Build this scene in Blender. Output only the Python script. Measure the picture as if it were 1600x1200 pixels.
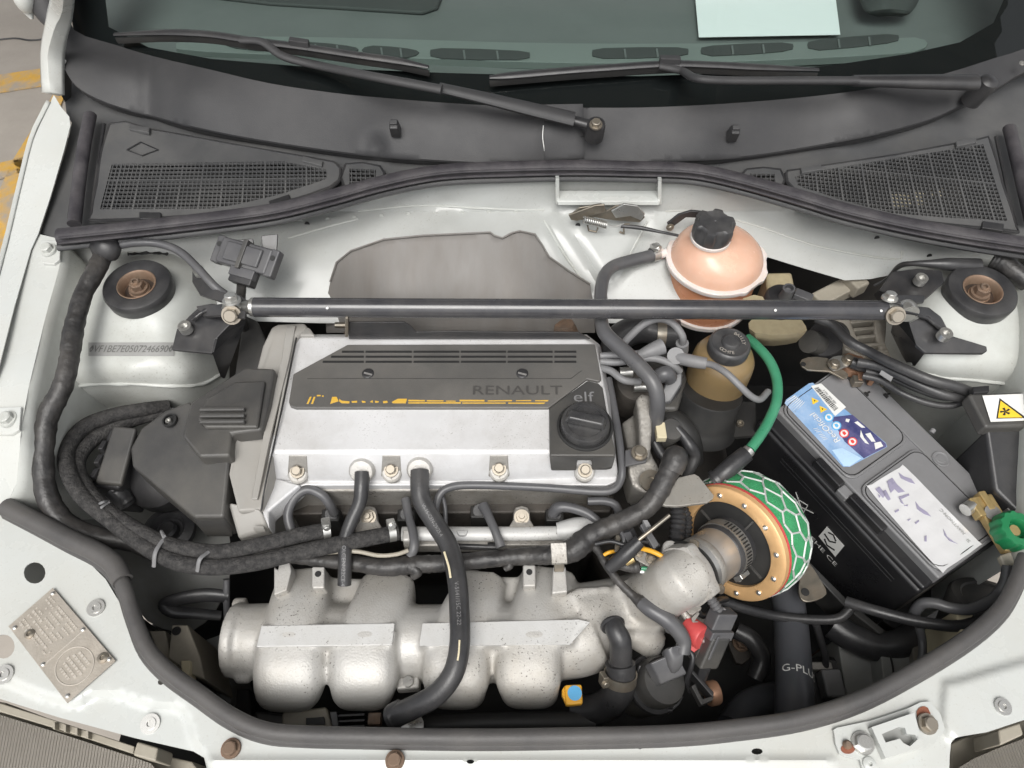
import bpy, bmesh, math, random
import numpy as np
from mathutils import Vector, Matrix
from mathutils.geometry import delaunay_2d_cdt

for o in list(bpy.data.objects): bpy.data.objects.remove(o)
SC = bpy.context.scene
COL = SC.collection
random.seed(4)
R = math.radians

# ---------------------------------------------------------------- camera
F = 1121.0                       # focal length in pixels of a 1600 wide picture
PITCH = R(55.0)                  # looking down
CAM = Vector((0.0, 0.0, 1.53))
FWD = Vector((0, math.cos(PITCH), -math.sin(PITCH)))
UP = Vector((0, math.sin(PITCH), math.cos(PITCH)))
RIGHT = Vector((1, 0, 0))
cd = bpy.data.cameras.new('camera')
cd.sensor_fit = 'HORIZONTAL'
cd.angle_x = 2 * math.atan(800 / F)
cd.clip_start = 0.01
cd.clip_end = 500
cam = bpy.data.objects.new('camera', cd)
COL.objects.link(cam)
cam.location = CAM
cam.rotation_euler = (math.pi / 2 - PITCH, 0, 0)
SC.camera = cam

# ---------------------------------------------------------------- sky and sun (bright overcast)
SUN_EL, SUN_AZ = R(61), R(190)   # azimuth clockwise from +Y
world = bpy.data.worlds.new("World")
SC.world = world
world.use_nodes = True
wn = world.node_tree.nodes; wl = world.node_tree.links
wn.clear()
sky = wn.new('ShaderNodeTexSky'); sky.sky_type = 'NISHITA'; sky.sun_disc = False
sky.sun_elevation = SUN_EL; sky.sun_rotation = SUN_AZ
sky.air_density = 1.0; sky.dust_density = 4.0; sky.ozone_density = 1.0
hs = wn.new('ShaderNodeHueSaturation'); hs.inputs['Saturation'].default_value = 0.12
bg = wn.new('ShaderNodeBackground'); bg.inputs['Strength'].default_value = 0.15
wo = wn.new('ShaderNodeOutputWorld')
wl.new(sky.outputs[0], hs.inputs['Color']); wl.new(hs.outputs[0], bg.inputs['Color']); wl.new(bg.outputs[0], wo.inputs['Surface'])
sd = bpy.data.lights.new('sun', 'SUN')
sd.energy = 1.5; sd.angle = R(38); sd.color = (1.0, 0.97, 0.92)
sun = bpy.data.objects.new('sun', sd); COL.objects.link(sun)
sdir = Vector((math.sin(SUN_AZ) * math.cos(SUN_EL), math.cos(SUN_AZ) * math.cos(SUN_EL), math.sin(SUN_EL)))
sun.rotation_euler = sdir.to_track_quat('Z', 'Y').to_euler()
sun.location = (0, 0, 4)
SC.view_settings.view_transform = 'Standard'
SC.view_settings.look = 'None'
SC.view_settings.exposure = 0.35
SC.view_settings.gamma = 1.0
SC.view_settings.use_curve_mapping = False
SC.render.engine = 'CYCLES'

# ---------------------------------------------------------------- pixels to places
def ray(px, py):
    return FWD + RIGHT * ((px - 800) / F) + UP * ((600 - py) / F)
def P(px, py, z):
    d = ray(px, py)
    return CAM + d * ((z - CAM.z) / d.z)
def PY(px, py, y):
    d = ray(px, py)
    return CAM + d * ((y - CAM.y) / d.y)
def W(p):
    return p.copy() if isinstance(p, Vector) else P(*p)
def V3(ix, iy, into):            # a direction: right / up in the picture / away from the viewer
    return (RIGHT * ix + UP * iy + FWD * into).normalized()
def mmpx(px, py, z):             # metres a pixel covers there
    d = ray(px, py); return abs((z - CAM.z) / d.z) / F

# ---------------------------------------------------------------- materials
MATS = {}
def mat(name, col, rough=0.5, metal=0.0, dirt=None, damt=0.0, dscale=12.0, var=0.08, bump=0.0, bscale=200.0,
        coat=0.0, speck=None, spamt=0.0, spscale=300.0, spec=0.5, sss=0.0, alpha=1.0, trans=0.0, rvar=0.1, aniso=None):
    m = bpy.data.materials.new(name); m.use_nodes = True
    nt = m.node_tree; N = nt.nodes; L = nt.links
    b = N['Principled BSDF']
    b.inputs['Roughness'].default_value = rough
    b.inputs['Metallic'].default_value = metal
    b.inputs['Specular IOR Level'].default_value = spec
    b.inputs['Coat Weight'].default_value = coat
    b.inputs['Coat Roughness'].default_value = 0.08
    if sss:
        b.inputs['Subsurface Weight'].default_value = sss
        b.inputs['Subsurface Radius'].default_value = (0.02, 0.012, 0.008)
        b.inputs['Subsurface Scale'].default_value = 0.5
    if trans: b.inputs['Transmission Weight'].default_value = trans
    b.inputs['Alpha'].default_value = alpha
    tc = N.new('ShaderNodeTexCoord')
    co = tc.outputs['Object']
    if aniso:
        mp = N.new('ShaderNodeMapping'); mp.inputs['Scale'].default_value = aniso
        L.new(co, mp.inputs['Vector']); co = mp.outputs[0]
    n1 = N.new('ShaderNodeTexNoise'); n1.inputs['Scale'].default_value = dscale; n1.inputs['Detail'].default_value = 8
    n1.inputs['Roughness'].default_value = 0.65
    L.new(co, n1.inputs['Vector'])
    mr = N.new('ShaderNodeMapRange'); mr.inputs['From Min'].default_value = 0.3; mr.inputs['From Max'].default_value = 0.7
    mr.inputs['To Min'].default_value = 1 - var; mr.inputs['To Max'].default_value = 1 + var
    L.new(n1.outputs['Fac'], mr.inputs['Value'])
    mul = N.new('ShaderNodeVectorMath'); mul.operation = 'SCALE'
    mul.inputs[0].default_value = col[:3]
    L.new(mr.outputs[0], mul.inputs['Scale'])
    cur = mul.outputs[0]
    if dirt is not None:
        n2 = N.new('ShaderNodeTexNoise'); n2.inputs['Scale'].default_value = dscale * 0.6; n2.inputs['Detail'].default_value = 10
        n2.inputs['Roughness'].default_value = 0.7
        L.new(co, n2.inputs['Vector'])
        r2 = N.new('ShaderNodeMapRange'); r2.inputs['From Min'].default_value = 0.42; r2.inputs['From Max'].default_value = 0.72
        r2.inputs['To Min'].default_value = 0; r2.inputs['To Max'].default_value = damt
        L.new(n2.outputs['Fac'], r2.inputs['Value'])
        mx = N.new('ShaderNodeMix'); mx.data_type = 'RGBA'
        L.new(r2.outputs[0], mx.inputs['Factor']); L.new(cur, mx.inputs[6]); mx.inputs[7].default_value = (*dirt, 1)
        cur = mx.outputs[2]
    if speck is not None:
        n3 = N.new('ShaderNodeTexNoise'); n3.inputs['Scale'].default_value = spscale; n3.inputs['Detail'].default_value = 2
        L.new(co, n3.inputs['Vector'])
        r3 = N.new('ShaderNodeMapRange'); r3.inputs['From Min'].default_value = 0.68 - 0.06; r3.inputs['From Max'].default_value = 0.70
        r3.inputs['To Min'].default_value = 0; r3.inputs['To Max'].default_value = spamt
        L.new(n3.outputs['Fac'], r3.inputs['Value'])
        m3 = N.new('ShaderNodeMath'); m3.operation = 'MULTIPLY'; m3.use_clamp = True
        r4 = N.new('ShaderNodeMapRange'); r4.inputs['From Min'].default_value = 0.45; r4.inputs['From Max'].default_value = 0.6
        L.new(n1.outputs['Fac'], r4.inputs['Value'])
        L.new(r3.outputs[0], m3.inputs[0]); L.new(r4.outputs[0], m3.inputs[1])
        mx = N.new('ShaderNodeMix'); mx.data_type = 'RGBA'
        L.new(m3.outputs[0], mx.inputs['Factor']); L.new(cur, mx.inputs[6]); mx.inputs[7].default_value = (*speck, 1)
        cur = mx.outputs[2]
    L.new(cur, b.inputs['Base Color'])
    rr = N.new('ShaderNodeMapRange'); rr.inputs['From Min'].default_value = 0.3; rr.inputs['From Max'].default_value = 0.7
    rr.inputs['To Min'].default_value = max(0.03, rough - rvar); rr.inputs['To Max'].default_value = min(1, rough + rvar)
    L.new(n1.outputs['Fac'], rr.inputs['Value']); L.new(rr.outputs[0], b.inputs['Roughness'])
    if bump:
        nb = N.new('ShaderNodeTexNoise'); nb.inputs['Scale'].default_value = bscale; nb.inputs['Detail'].default_value = 4
        L.new(co, nb.inputs['Vector'])
        bp = N.new('ShaderNodeBump'); bp.inputs['Strength'].default_value = bump; bp.inputs['Distance'].default_value = 0.002
        L.new(nb.outputs['Fac'], bp.inputs['Height']); L.new(bp.outputs[0], b.inputs['Normal'])
    MATS[name] = m
    return m

DUST = (0.30, 0.28, 0.25)
mat('white_paint', (0.545, 0.562, 0.543), 0.28, dirt=(0.50, 0.48, 0.42), damt=0.42, dscale=8, var=0.03, coat=0.4, speck=(0.35, 0.32, 0.27), spamt=0.3, spscale=520)
mat('dirty_white_paint', (0.52, 0.535, 0.508), 0.38, dirt=(0.27, 0.25, 0.21), damt=0.5, dscale=9, var=0.04, coat=0.2, speck=(0.2, 0.18, 0.15), spamt=0.4, spscale=420)
mat('net_wire', (0.50, 0.52, 0.50), 0.5, metal=0.2, var=0.1)
mat('faint_lettering', (0.066, 0.063, 0.060), 0.45, var=0.1)  # lettering of the panel's own plastic, toned slightly darker
mat('shaded_paint', (0.27, 0.275, 0.265), 0.45, dirt=(0.14, 0.13, 0.11), damt=0.7, dscale=9, var=0.06)  # the car's white paint darkened, shade of the inner panels put into the colour
mat('trim_plastic', (0.032, 0.032, 0.034), 0.58, dirt=(0.085, 0.082, 0.08), damt=0.4, dscale=6, var=0.12, bump=0.15, bscale=900)
mat('tray_plastic', (0.075, 0.076, 0.078), 0.45, dirt=(0.17, 0.165, 0.155), damt=0.45, dscale=9, var=0.12, bump=0.1, bscale=900)
mat('black_plastic', (0.024, 0.024, 0.026), 0.38, dirt=(0.10, 0.095, 0.09), damt=0.35, dscale=16, var=0.2, bump=0.1, bscale=700)
mat('grey_plastic', (0.100, 0.097, 0.092), 0.40, dirt=(0.19, 0.175, 0.155), damt=0.45, dscale=10, var=0.1, bump=0.12, bscale=800)
mat('cover_plastic', (0.055, 0.054, 0.053), 0.38, dirt=(0.14, 0.13, 0.11), damt=0.5, dscale=10, var=0.12, bump=0.12, bscale=800)
mat('seal_rubber', (0.032, 0.029, 0.034), 0.6, dirt=(0.15, 0.14, 0.14), damt=0.45, dscale=30, var=0.25, bump=0.2, bscale=600)
mat('front_seal_rubber', (0.068, 0.065, 0.064), 0.55, dirt=(0.14, 0.13, 0.12), damt=0.4, dscale=20, var=0.12, bump=0.15, bscale=500)
mat('rubber', (0.030, 0.030, 0.032), 0.36, dirt=(0.12, 0.115, 0.11), damt=0.4, dscale=22, var=0.2, bump=0.12, bscale=500)
mat('grey_rubber', (0.085, 0.085, 0.090), 0.36, dirt=(0.16, 0.155, 0.145), damt=0.35, dscale=25, var=0.12)
mat('tape', (0.024, 0.023, 0.023), 0.45, dirt=(0.13, 0.12, 0.11), damt=0.5, dscale=45, var=0.35, bump=1.0, bscale=70)
mat('braid', (0.024, 0.023, 0.023), 0.85, dirt=(0.10, 0.095, 0.09), damt=0.7, dscale=220, var=0.4, bump=1.0, bscale=420)
mat('lead_rubber', (0.20, 0.20, 0.205), 0.5, dirt=(0.12, 0.11, 0.10), damt=0.5, dscale=30, var=0.1)
mat('cast_alu', (0.50, 0.49, 0.468), 0.5, metal=0.28, dirt=(0.33, 0.29, 0.23), damt=0.55, dscale=14, var=0.08, bump=0.25, bscale=500, speck=(0.10, 0.09, 0.08), spamt=0.9, spscale=420)
mat('machined_alu', (0.56, 0.56, 0.55), 0.52, metal=0.15, dirt=(0.40, 0.385, 0.35), damt=0.5, dscale=20, var=0.05, bump=0.1, bscale=600, speck=(0.12, 0.11, 0.1), spamt=0.8, spscale=450)
mat('dull_alu', (0.36, 0.345, 0.32), 0.5, metal=0.5, dirt=(0.16, 0.14, 0.11), damt=0.7, dscale=22, var=0.12, bump=0.3, bscale=350, speck=(0.06, 0.05, 0.045), spamt=0.8, spscale=320)
mat('silver_paint', (0.66, 0.66, 0.665), 0.45, metal=0.15, dirt=(0.36, 0.34, 0.31), damt=0.5, dscale=16, var=0.05, bump=0.08, bscale=900, speck=(0.22, 0.21, 0.19), spamt=0.55, spscale=500)
mat('pipe_alu', (0.50, 0.50, 0.49), 0.33, metal=0.75, dirt=(0.3, 0.28, 0.25), damt=0.35, dscale=18, var=0.05)
mat('zinc', (0.60, 0.60, 0.58), 0.32, metal=0.85, dirt=(0.3, 0.26, 0.2), damt=0.4, dscale=60, var=0.1)
mat('steel', (0.32, 0.295, 0.25), 0.4, metal=0.8, dirt=(0.22, 0.14, 0.08), damt=0.5, dscale=60, var=0.15)
mat('rusty_steel', (0.20, 0.15, 0.115), 0.65, metal=0.4, dirt=(0.30, 0.16, 0.08), damt=0.7, dscale=80, var=0.25, bump=0.4, bscale=400)
mat('rust', (0.26, 0.09, 0.05), 0.8, dirt=(0.12, 0.06, 0.04), damt=0.6, dscale=120, var=0.3, bump=0.4, bscale=600)
mat('heat_steel', (0.175, 0.166, 0.156), 0.55, metal=0.12, dirt=(0.14, 0.122, 0.105), damt=0.6, dscale=14, var=0.12, aniso=(2.5, 1, 0.2))
mat('brace_paint', (0.045, 0.045, 0.050), 0.2, dirt=(0.16, 0.15, 0.14), damt=0.3, dscale=30, var=0.1, coat=0.3)
mat('bracket_paint', (0.030, 0.030, 0.032), 0.34, dirt=(0.11, 0.10, 0.09), damt=0.35, dscale=30, var=0.2, coat=0.15)
mat('tank_plastic', (0.70, 0.42, 0.30), 0.22, dirt=(0.76, 0.54, 0.42), damt=0.6, dscale=14, var=0.06, sss=0.25)
mat('tank_low', (0.62, 0.28, 0.15), 0.3, dirt=(0.62, 0.28, 0.16), damt=0.6, dscale=14, var=0.1, sss=0.2)
mat('tank_flange', (0.75, 0.70, 0.67), 0.4, dirt=(0.55, 0.42, 0.34), damt=0.5, dscale=20, var=0.05, sss=0.2)
mat('oil_plastic', (0.25, 0.175, 0.085), 0.35, dirt=(0.20, 0.14, 0.07), damt=0.6, dscale=10, var=0.1, sss=0.15)
mat('brake_plastic', (0.42, 0.36, 0.23), 0.42, dirt=(0.16, 0.12, 0.08), damt=0.8, dscale=20, var=0.1, sss=0.1)
mat('beige_plastic', (0.36, 0.33, 0.27), 0.5, dirt=(0.20, 0.17, 0.13), damt=0.6, dscale=16, var=0.1)
mat('battery_case', (0.016, 0.016, 0.018), 0.32, dirt=(0.05, 0.048, 0.045), damt=0.4, dscale=14, var=0.2)
mat('battery_lid', (0.20, 0.20, 0.205), 0.36, dirt=(0.12, 0.115, 0.11), damt=0.4, dscale=12, var=0.1, bump=0.08, bscale=900)
mat('green_hose', (0.045, 0.235, 0.125), 0.35, dirt=(0.10, 0.30, 0.19), damt=0.4, dscale=30, var=0.1)
mat('green_foam', (0.035, 0.27, 0.10), 0.8, dirt=(0.06, 0.36, 0.16), damt=0.5, dscale=60, var=0.15, bump=0.8, bscale=700)
mat('green_knob', (0.01, 0.17, 0.06), 0.45, dirt=(0.02, 0.13, 0.06), damt=0.5, dscale=40, var=0.15)
mat('gold', (0.80, 0.50, 0.24), 0.36, metal=0.35, dirt=(0.45, 0.27, 0.12), damt=0.4, dscale=30, var=0.06)
mat('red_plastic', (0.55, 0.07, 0.07), 0.4, dirt=(0.4, 0.12, 0.1), damt=0.4, dscale=40, var=0.1)
mat('brass', (0.55, 0.41, 0.19), 0.42, metal=0.7, dirt=(0.36, 0.27, 0.14), damt=0.5, dscale=60, var=0.12)
mat('copper', (0.44, 0.25, 0.16), 0.5, metal=0.55, dirt=(0.30, 0.18, 0.12), damt=0.6, dscale=60, var=0.15)
mat('lead', (0.33, 0.32, 0.31), 0.5, metal=0.5, var=0.1, dscale=60)
mat('yellow_paint', (0.66, 0.40, 0.05), 0.6, dirt=(0.30, 0.22, 0.1), damt=0.5, dscale=60, var=0.15)
mat('yellow_plastic', (0.78, 0.40, 0.035), 0.4, dirt=(0.5, 0.27, 0.05), damt=0.4, dscale=40, var=0.06)
mat('blue_print', (0.12, 0.42, 0.72), 0.4, var=0.05)
mat('yellow_print', (0.85, 0.55, 0.04), 0.45, var=0.05)
mat('black_print', (0.02, 0.02, 0.02), 0.5, var=0.1)
mat('white_print', (0.72, 0.72, 0.70), 0.45, var=0.04)
mat('grey_print', (0.30, 0.30, 0.29), 0.5, var=0.06, dscale=60)
mat('stamp_print', (0.13, 0.13, 0.125), 0.5, var=0.1)
mat('red_print', (0.70, 0.07, 0.06), 0.4, var=0.06)
mat('label_white', (0.78, 0.78, 0.76), 0.35, dirt=(0.6, 0.58, 0.54), damt=0.3, dscale=30, var=0.03)
mat('plate_alu', (0.46, 0.42, 0.365), 0.45, metal=0.4, dirt=(0.33, 0.29, 0.24), damt=0.6, dscale=40, var=0.08, bump=0.15, bscale=500)
mat('plate_relief', (0.60, 0.56, 0.50), 0.42, metal=0.4, dirt=(0.4, 0.35, 0.3), damt=0.4, dscale=60, var=0.08)
mat('strip_plastic', (0.17, 0.19, 0.18), 0.6, var=0.05)
mat('dash_plastic', (0.135, 0.143, 0.14), 0.7, dirt=(0.10, 0.11, 0.105), damt=0.4, dscale=10, var=0.05)
mat('dark_interior', (0.050, 0.053, 0.052), 0.7, var=0.1)
mat('frit', (0.010, 0.010, 0.011), 0.8, var=0.1, dscale=20, spec=0.1)
mat('deep_black', (0.020, 0.020, 0.020), 0.55, dirt=(0.05, 0.046, 0.04), damt=0.5, dscale=18, var=0.2)
mat('block_iron', (0.055, 0.050, 0.045), 0.6, metal=0.3, dirt=(0.10, 0.085, 0.07), damt=0.6, dscale=24, var=0.2, bump=0.3, bscale=300)
mat('concrete', (0.37, 0.335, 0.295), 0.8, dirt=(0.26, 0.235, 0.205), damt=0.7, dscale=3, var=0.1, bump=0.3, bscale=80)
mat('cream', (0.62, 0.55, 0.38), 0.45, var=0.06)
mat('paper', (0.82, 0.84, 0.84), 0.6, var=0.01)
mat('seat_cloth', (0.06, 0.065, 0.065), 0.9, var=0.1)

# worn road paint: patches where the concrete shows through
m = mat('line_paint', (0.62, 0.36, 0.06), 0.75, dirt=(0.36, 0.31, 0.25), damt=1.6, dscale=14, var=0.12)
# foil label: wrinkled, glossy
m = mat('foil', (0.80, 0.80, 0.81), 0.12, metal=0.25, var=0.03, bump=0.35, bscale=60, rvar=0.05)
# tinted windscreen glass
def glass_mat(name, tint, rough=0.0):
    m = bpy.data.materials.new(name); m.use_nodes = True
    N = m.node_tree.nodes; L = m.node_tree.links; N.clear()
    tr = N.new('ShaderNodeBsdfTransparent'); tr.inputs[0].default_value = (*tint, 1)
    gl = N.new('ShaderNodeBsdfGlossy'); gl.inputs['Roughness'].default_value = rough
    fr = N.new('ShaderNodeFresnel'); fr.inputs['IOR'].default_value = 1.5
    mx = N.new('ShaderNodeMixShader'); out = N.new('ShaderNodeOutputMaterial')
    L.new(fr.outputs[0], mx.inputs[0]); L.new(tr.outputs[0], mx.inputs[1]); L.new(gl.outputs[0], mx.inputs[2])
    L.new(mx.outputs[0], out.inputs['Surface']); MATS[name] = m
glass_mat('windscreen_glass', (0.82, 0.91, 0.885))
glass_mat('lamp_glass', (0.80, 0.79, 0.76), 0.08)

# ---------------------------------------------------------------- mesh helpers
def finish(o, label, cat, group, kind):
    if label: o['label'] = label
    if cat: o['category'] = cat
    if group: o['group'] = group
    if kind: o['kind'] = kind
    return o
def wloc(o):
    l = o.location.copy()
    while o.parent: o = o.parent; l = l + o.location
    return l
def thing(name, label, cat, loc, group=None):
    o = bpy.data.objects.new(name, None); COL.objects.link(o)
    o.empty_display_size = 0.02
    o.location = W(loc)
    return finish(o, label, cat, group, None)
def mk(name, verts, faces, m, parent=None, smooth=True, label=None, cat=None, group=None, kind=None,
       bevel=0.0, bseg=2, solid=0.0, soff=-1.0, sub=0, sharp=40):
    verts = [Vector(v) for v in verts]
    c = sum(verts, Vector()) / len(verts)
    if parent is None: c.z = min(v.z for v in verts)
    me = bpy.data.meshes.new(name)
    me.from_pydata([v - c for v in verts], [], faces)
    me.materials.append(MATS[m]); me.update()
    bm = bmesh.new(); bm.from_mesh(me); bmesh.ops.recalc_face_normals(bm, faces=bm.faces); bm.to_mesh(me); bm.free()
    if smooth:
        for p in me.polygons: p.use_smooth = True
        me.set_sharp_from_angle(angle=R(sharp))
    o = bpy.data.objects.new(name, me); COL.objects.link(o)
    if parent is not None:
        o.parent = parent; o.location = c - wloc(parent)
    else: o.location = c
    if solid:
        s = o.modifiers.new('solid', 'SOLIDIFY'); s.thickness = solid; s.offset = soff
    if bevel:
        b = o.modifiers.new('bevel', 'BEVEL'); b.width = bevel; b.segments = bseg; b.limit_method = 'ANGLE'; b.angle_limit = R(35)
        b.harden_normals = smooth
    if sub:
        s = o.modifiers.new('sub', 'SUBSURF'); s.levels = sub; s.render_levels = sub
    return finish(o, label, cat, group, kind)
def place(name, mesh, loc, parent=None, axis=None, spin=0.0, scale=1.0, **kw):
    o = bpy.data.objects.new(name, mesh); COL.objects.link(o)
    o.rotation_mode = 'QUATERNION'
    if axis is not None:
        q = Vector(axis).normalized().to_track_quat('Z', 'Y')
        o.rotation_quaternion = q @ Matrix.Rotation(spin, 3, 'Z').to_quaternion()
    o.scale = (scale,) * 3 if not isinstance(scale, tuple) else scale
    if parent is not None:
        o.parent = parent; o.location = Vector(loc) - wloc(parent)
    else: o.location = loc
    return finish(o, kw.get('label'), kw.get('cat'), kw.get('group'), kw.get('kind'))

def catmull(pts, n):
    pts = [Vector(p) for p in pts]
    if len(pts) == 2: return [pts[0].lerp(pts[1], i / n) for i in range(n + 1)]
    e = [pts[0] * 2 - pts[1]] + pts + [pts[-1] * 2 - pts[-2]]
    out = []
    for i in range(1, len(e) - 2):
        p0, p1, p2, p3 = e[i - 1], e[i], e[i + 1], e[i + 2]
        for k in range(n):
            t = k / n
            out.append(0.5 * ((2 * p1) + (p2 - p0) * t + (2 * p0 - 5 * p1 + 4 * p2 - p3) * t * t + (3 * p1 - p0 - 3 * p2 + p3) * t ** 3))
    out.append(pts[-1]); return out
def tube(name, pts, r, m, parent=None, seg=12, n=8, hollow=False, ripple=None, wob=0.0, flat=None, smoothpath=True, **kw):
    """swept hose; r a radius or a list (one per point); ripple=(amplitude, pitch); flat=(w scale, h scale)"""
    P3 = [W(p) for p in pts]
    rl = r if isinstance(r, (list, tuple)) else [r] * len(P3)
    if smoothpath:
        path = catmull(P3, n); rad = [v.x for v in catmull([Vector((a, 0, 0)) for a in rl], n)]
    else: path = P3; rad = list(rl)
    if ripple:
        fine = []; fr = []
        Ls = [0.0]
        for a, b in zip(path, path[1:]): Ls.append(Ls[-1] + (b - a).length)
        step = ripple[1] / 4; k = int(Ls[-1] / step)
        j = 0
        for i in range(k + 1):
            s = i * step
            while j < len(Ls) - 2 and Ls[j + 1] < s: j += 1
            t = (s - Ls[j]) / max(1e-9, Ls[j + 1] - Ls[j])
            fine.append(path[j].lerp(path[j + 1], t))
            fr.append(rad[j] * (1 - t) + rad[j + 1] * t + ripple[0] * math.cos(i * math.pi / 2))
        path, rad = fine, fr
    rng = random.Random(name + str(len(pts)) + str(round(P3[0].x, 4)))
    tang = []
    for i in range(len(path)):
        a = path[max(0, i - 1)]; b = path[min(len(path) - 1, i + 1)]
        d = b - a; tang.append(d.normalized() if d.length > 1e-9 else Vector((0, 0, 1)))
    nrm = Vector((0, 0, 1)); nrm = nrm - tang[0] * nrm.dot(tang[0])
    if nrm.length < 0.05: nrm = Vector((0, 1, 0)) - tang[0] * tang[0].y
    nrm.normalize()
    vs = []; fs = []
    for i, p in enumerate(path):
        t = tang[i]; nrm = (nrm - t * nrm.dot(t)).normalized(); bi = t.cross(nrm)
        rr = rad[i] * (1 + (rng.uniform(-wob, wob) if wob else 0))
        fw, fh = flat if flat else (1, 1)
        for k in range(seg):
            a = 2 * math.pi * k / seg
            w = rng.uniform(-wob, wob) * 0.5 * rr if wob else 0
            vs.append(p + bi * (math.cos(a) * (rr + w) * fw) + nrm * (math.sin(a) * (rr + w) * fh))
    for i in range(len(path) - 1):
        for k in range(seg):
            k2 = (k + 1) % seg
            fs.append((i * seg + k, i * seg + k2, (i + 1) * seg + k2, (i + 1) * seg + k))
    if hollow:
        for base in (0, (len(path) - 1) * seg):
            p = path[0] if base == 0 else path[-1]; t = tang[0] if base == 0 else -tang[-1]
            j = len(vs)
            for k in range(seg): vs.append(p + (vs[base + k] - p) * 0.72)
            for k in range(seg): vs.append(p + (vs[base + k] - p) * 0.72 + t * rad[0] * 2)
            for k in range(seg):
                k2 = (k + 1) % seg
                fs.append((base + k, base + k2, j + k2, j + k)); fs.append((j + k, j + k2, j + seg + k2, j + seg + k))
            fs.append(tuple(range(j + seg, j + 2 * seg)))
    else:
        fs.append(tuple(range(seg))[::-1]); fs.append(tuple(range((len(path) - 1) * seg, len(path) * seg)))
    return mk(name, vs, fs, m, parent, sharp=50, **kw)
def frame(axis):
    a = Vector(axis).normalized()
    h = Vector((1, 0, 0)) if abs(a.x) < 0.8 else Vector((0, 1, 0))
    u = (h - a * h.dot(a)).normalized(); return a, u, a.cross(u)
def lathe(name, prof, c, axis, m, parent=None, seg=28, rfun=None, caps=True, **kw):
    a, u, v = frame(axis); c = W(c)
    vs = []; fs = []
    for (r, h) in prof:
        for k in range(seg):
            t = 2 * math.pi * k / seg
            q = r * (rfun(t, r, h) if rfun else 1)
            vs.append(c + a * h + (u * math.cos(t) + v * math.sin(t)) * q)
    for i in range(len(prof) - 1):
        for k in range(seg):
            k2 = (k + 1) % seg
            fs.append((i * seg + k, i * seg + k2, (i + 1) * seg + k2, (i + 1) * seg + k))
    if prof[0] == prof[-1]: caps = False
    if caps and prof[0][0] > 1e-6: fs.append(tuple(range(seg)))
    if caps and prof[-1][0] > 1e-6: fs.append(tuple(range((len(prof) - 1) * seg, len(prof) * seg)))
    bmv = mk(name, vs, fs, m, parent, **kw)
    bm = bmesh.new(); bm.from_mesh(bmv.data); bmesh.ops.remove_doubles(bm, verts=bm.verts, dist=1e-6); bm.to_mesh(bmv.data); bm.free()
    return bmv
def prism(name, pts, z, depth, m, parent=None, ext=None, bevel=0.002, **kw):
    """outline (pixels, its own z per point if given) extruded downwards by depth"""
    top = [W(p) if (isinstance(p, Vector) or len(p) == 3) else P(p[0], p[1], z) for p in pts]
    n = len(top); e = Vector(ext) if ext is not None else Vector((0, 0, -1))
    vs = top + [p + e * depth for p in top]
    fs = [tuple(range(n)), tuple(range(n, 2 * n))[::-1]] + [(i, n + i, n + (i + 1) % n, (i + 1) % n) for i in range(n)]
    return mk(name, vs, fs, m, parent, bevel=bevel, **kw)
def boxw(name, c, ax, ay, az, m, parent=None, bevel=0.001, taper=1.0, **kw):
    """box about a world centre with half-axis vectors"""
    c = Vector(c); vs = []
    for sz in (-1, 1):
        for sx, sy in ((-1, -1), (1, -1), (1, 1), (-1, 1)):
            k = taper if sz > 0 else 1
            vs.append(c + ax * (sx * k) + ay * (sy * k) + az * sz)
    fs = [(0, 3, 2, 1), (4, 5, 6, 7), (0, 1, 5, 4), (1, 2, 6, 5), (2, 3, 7, 6), (3, 0, 4, 7)]
    return mk(name, vs, fs, m, parent, bevel=bevel, **kw)
def tps(ctrl, lam=1e-5):
    """smooth surface through control points (px, py, value)"""
    A = np.array(ctrl, float); X = A[:, :2] / 400; v = A[:, 2]; n = len(X)
    def U(d): return np.where(d > 1e-12, d * np.log(np.maximum(d, 1e-12)), 0)
    D = ((X[:, None] - X[None]) ** 2).sum(2); K = U(D) + np.eye(n) * lam
    Pm = np.hstack([np.ones((n, 1)), X]); Lm = np.zeros((n + 3, n + 3)); Lm[:n, :n] = K; Lm[:n, n:] = Pm; Lm[n:, :n] = Pm.T
    w = np.linalg.solve(Lm, np.concatenate([v, np.zeros(3)]))
    def f(px, py):
        q = np.array([px, py]) / 400; d = ((X - q) ** 2).sum(1)
        return float(U(d) @ w[:n] + w[n] + w[n + 1] * q[0] + w[n + 2] * q[1])
    return f
def inside(x, y, poly):
    r = False; j = len(poly) - 1
    for i in range(len(poly)):
        xi, yi = poly[i][:2]; xj, yj = poly[j][:2]
        if (yi > y) != (yj > y) and x < (xj - xi) * (y - yi) / (yj - yi) + xi: r = not r
        j = i
    return r
def smooth_loop(poly, n=4, closed=True):
    pts = [Vector((p[0], p[1], 0)) for p in poly]
    if closed:
        ex = [pts[-1]] + pts + [pts[0], pts[1]]
        out = []
        for i in range(1, len(ex) - 2):
            p0, p1, p2, p3 = ex[i - 1], ex[i], ex[i + 1], ex[i + 2]
            for k in range(n):
                t = k / n
                q = 0.5 * ((2 * p1) + (p2 - p0) * t + (2 * p0 - 5 * p1 + 4 * p2 - p3) * t * t + (3 * p1 - p0 - 3 * p2 + p3) * t ** 3)
                out.append((q.x, q.y))
        return out
    return [(q.x, q.y) for q in catmull(pts, n)]
def circ(cx, cy, rx, ry=None, n=16, rot=0.0):
    ry = ry or rx; c, s = math.cos(rot), math.sin(rot)
    return [(cx + rx * math.cos(a) * c - ry * math.sin(a) * s, cy + rx * math.cos(a) * s + ry * math.sin(a) * c) for a in (2 * math.pi * k / n for k in range(n))]
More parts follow.
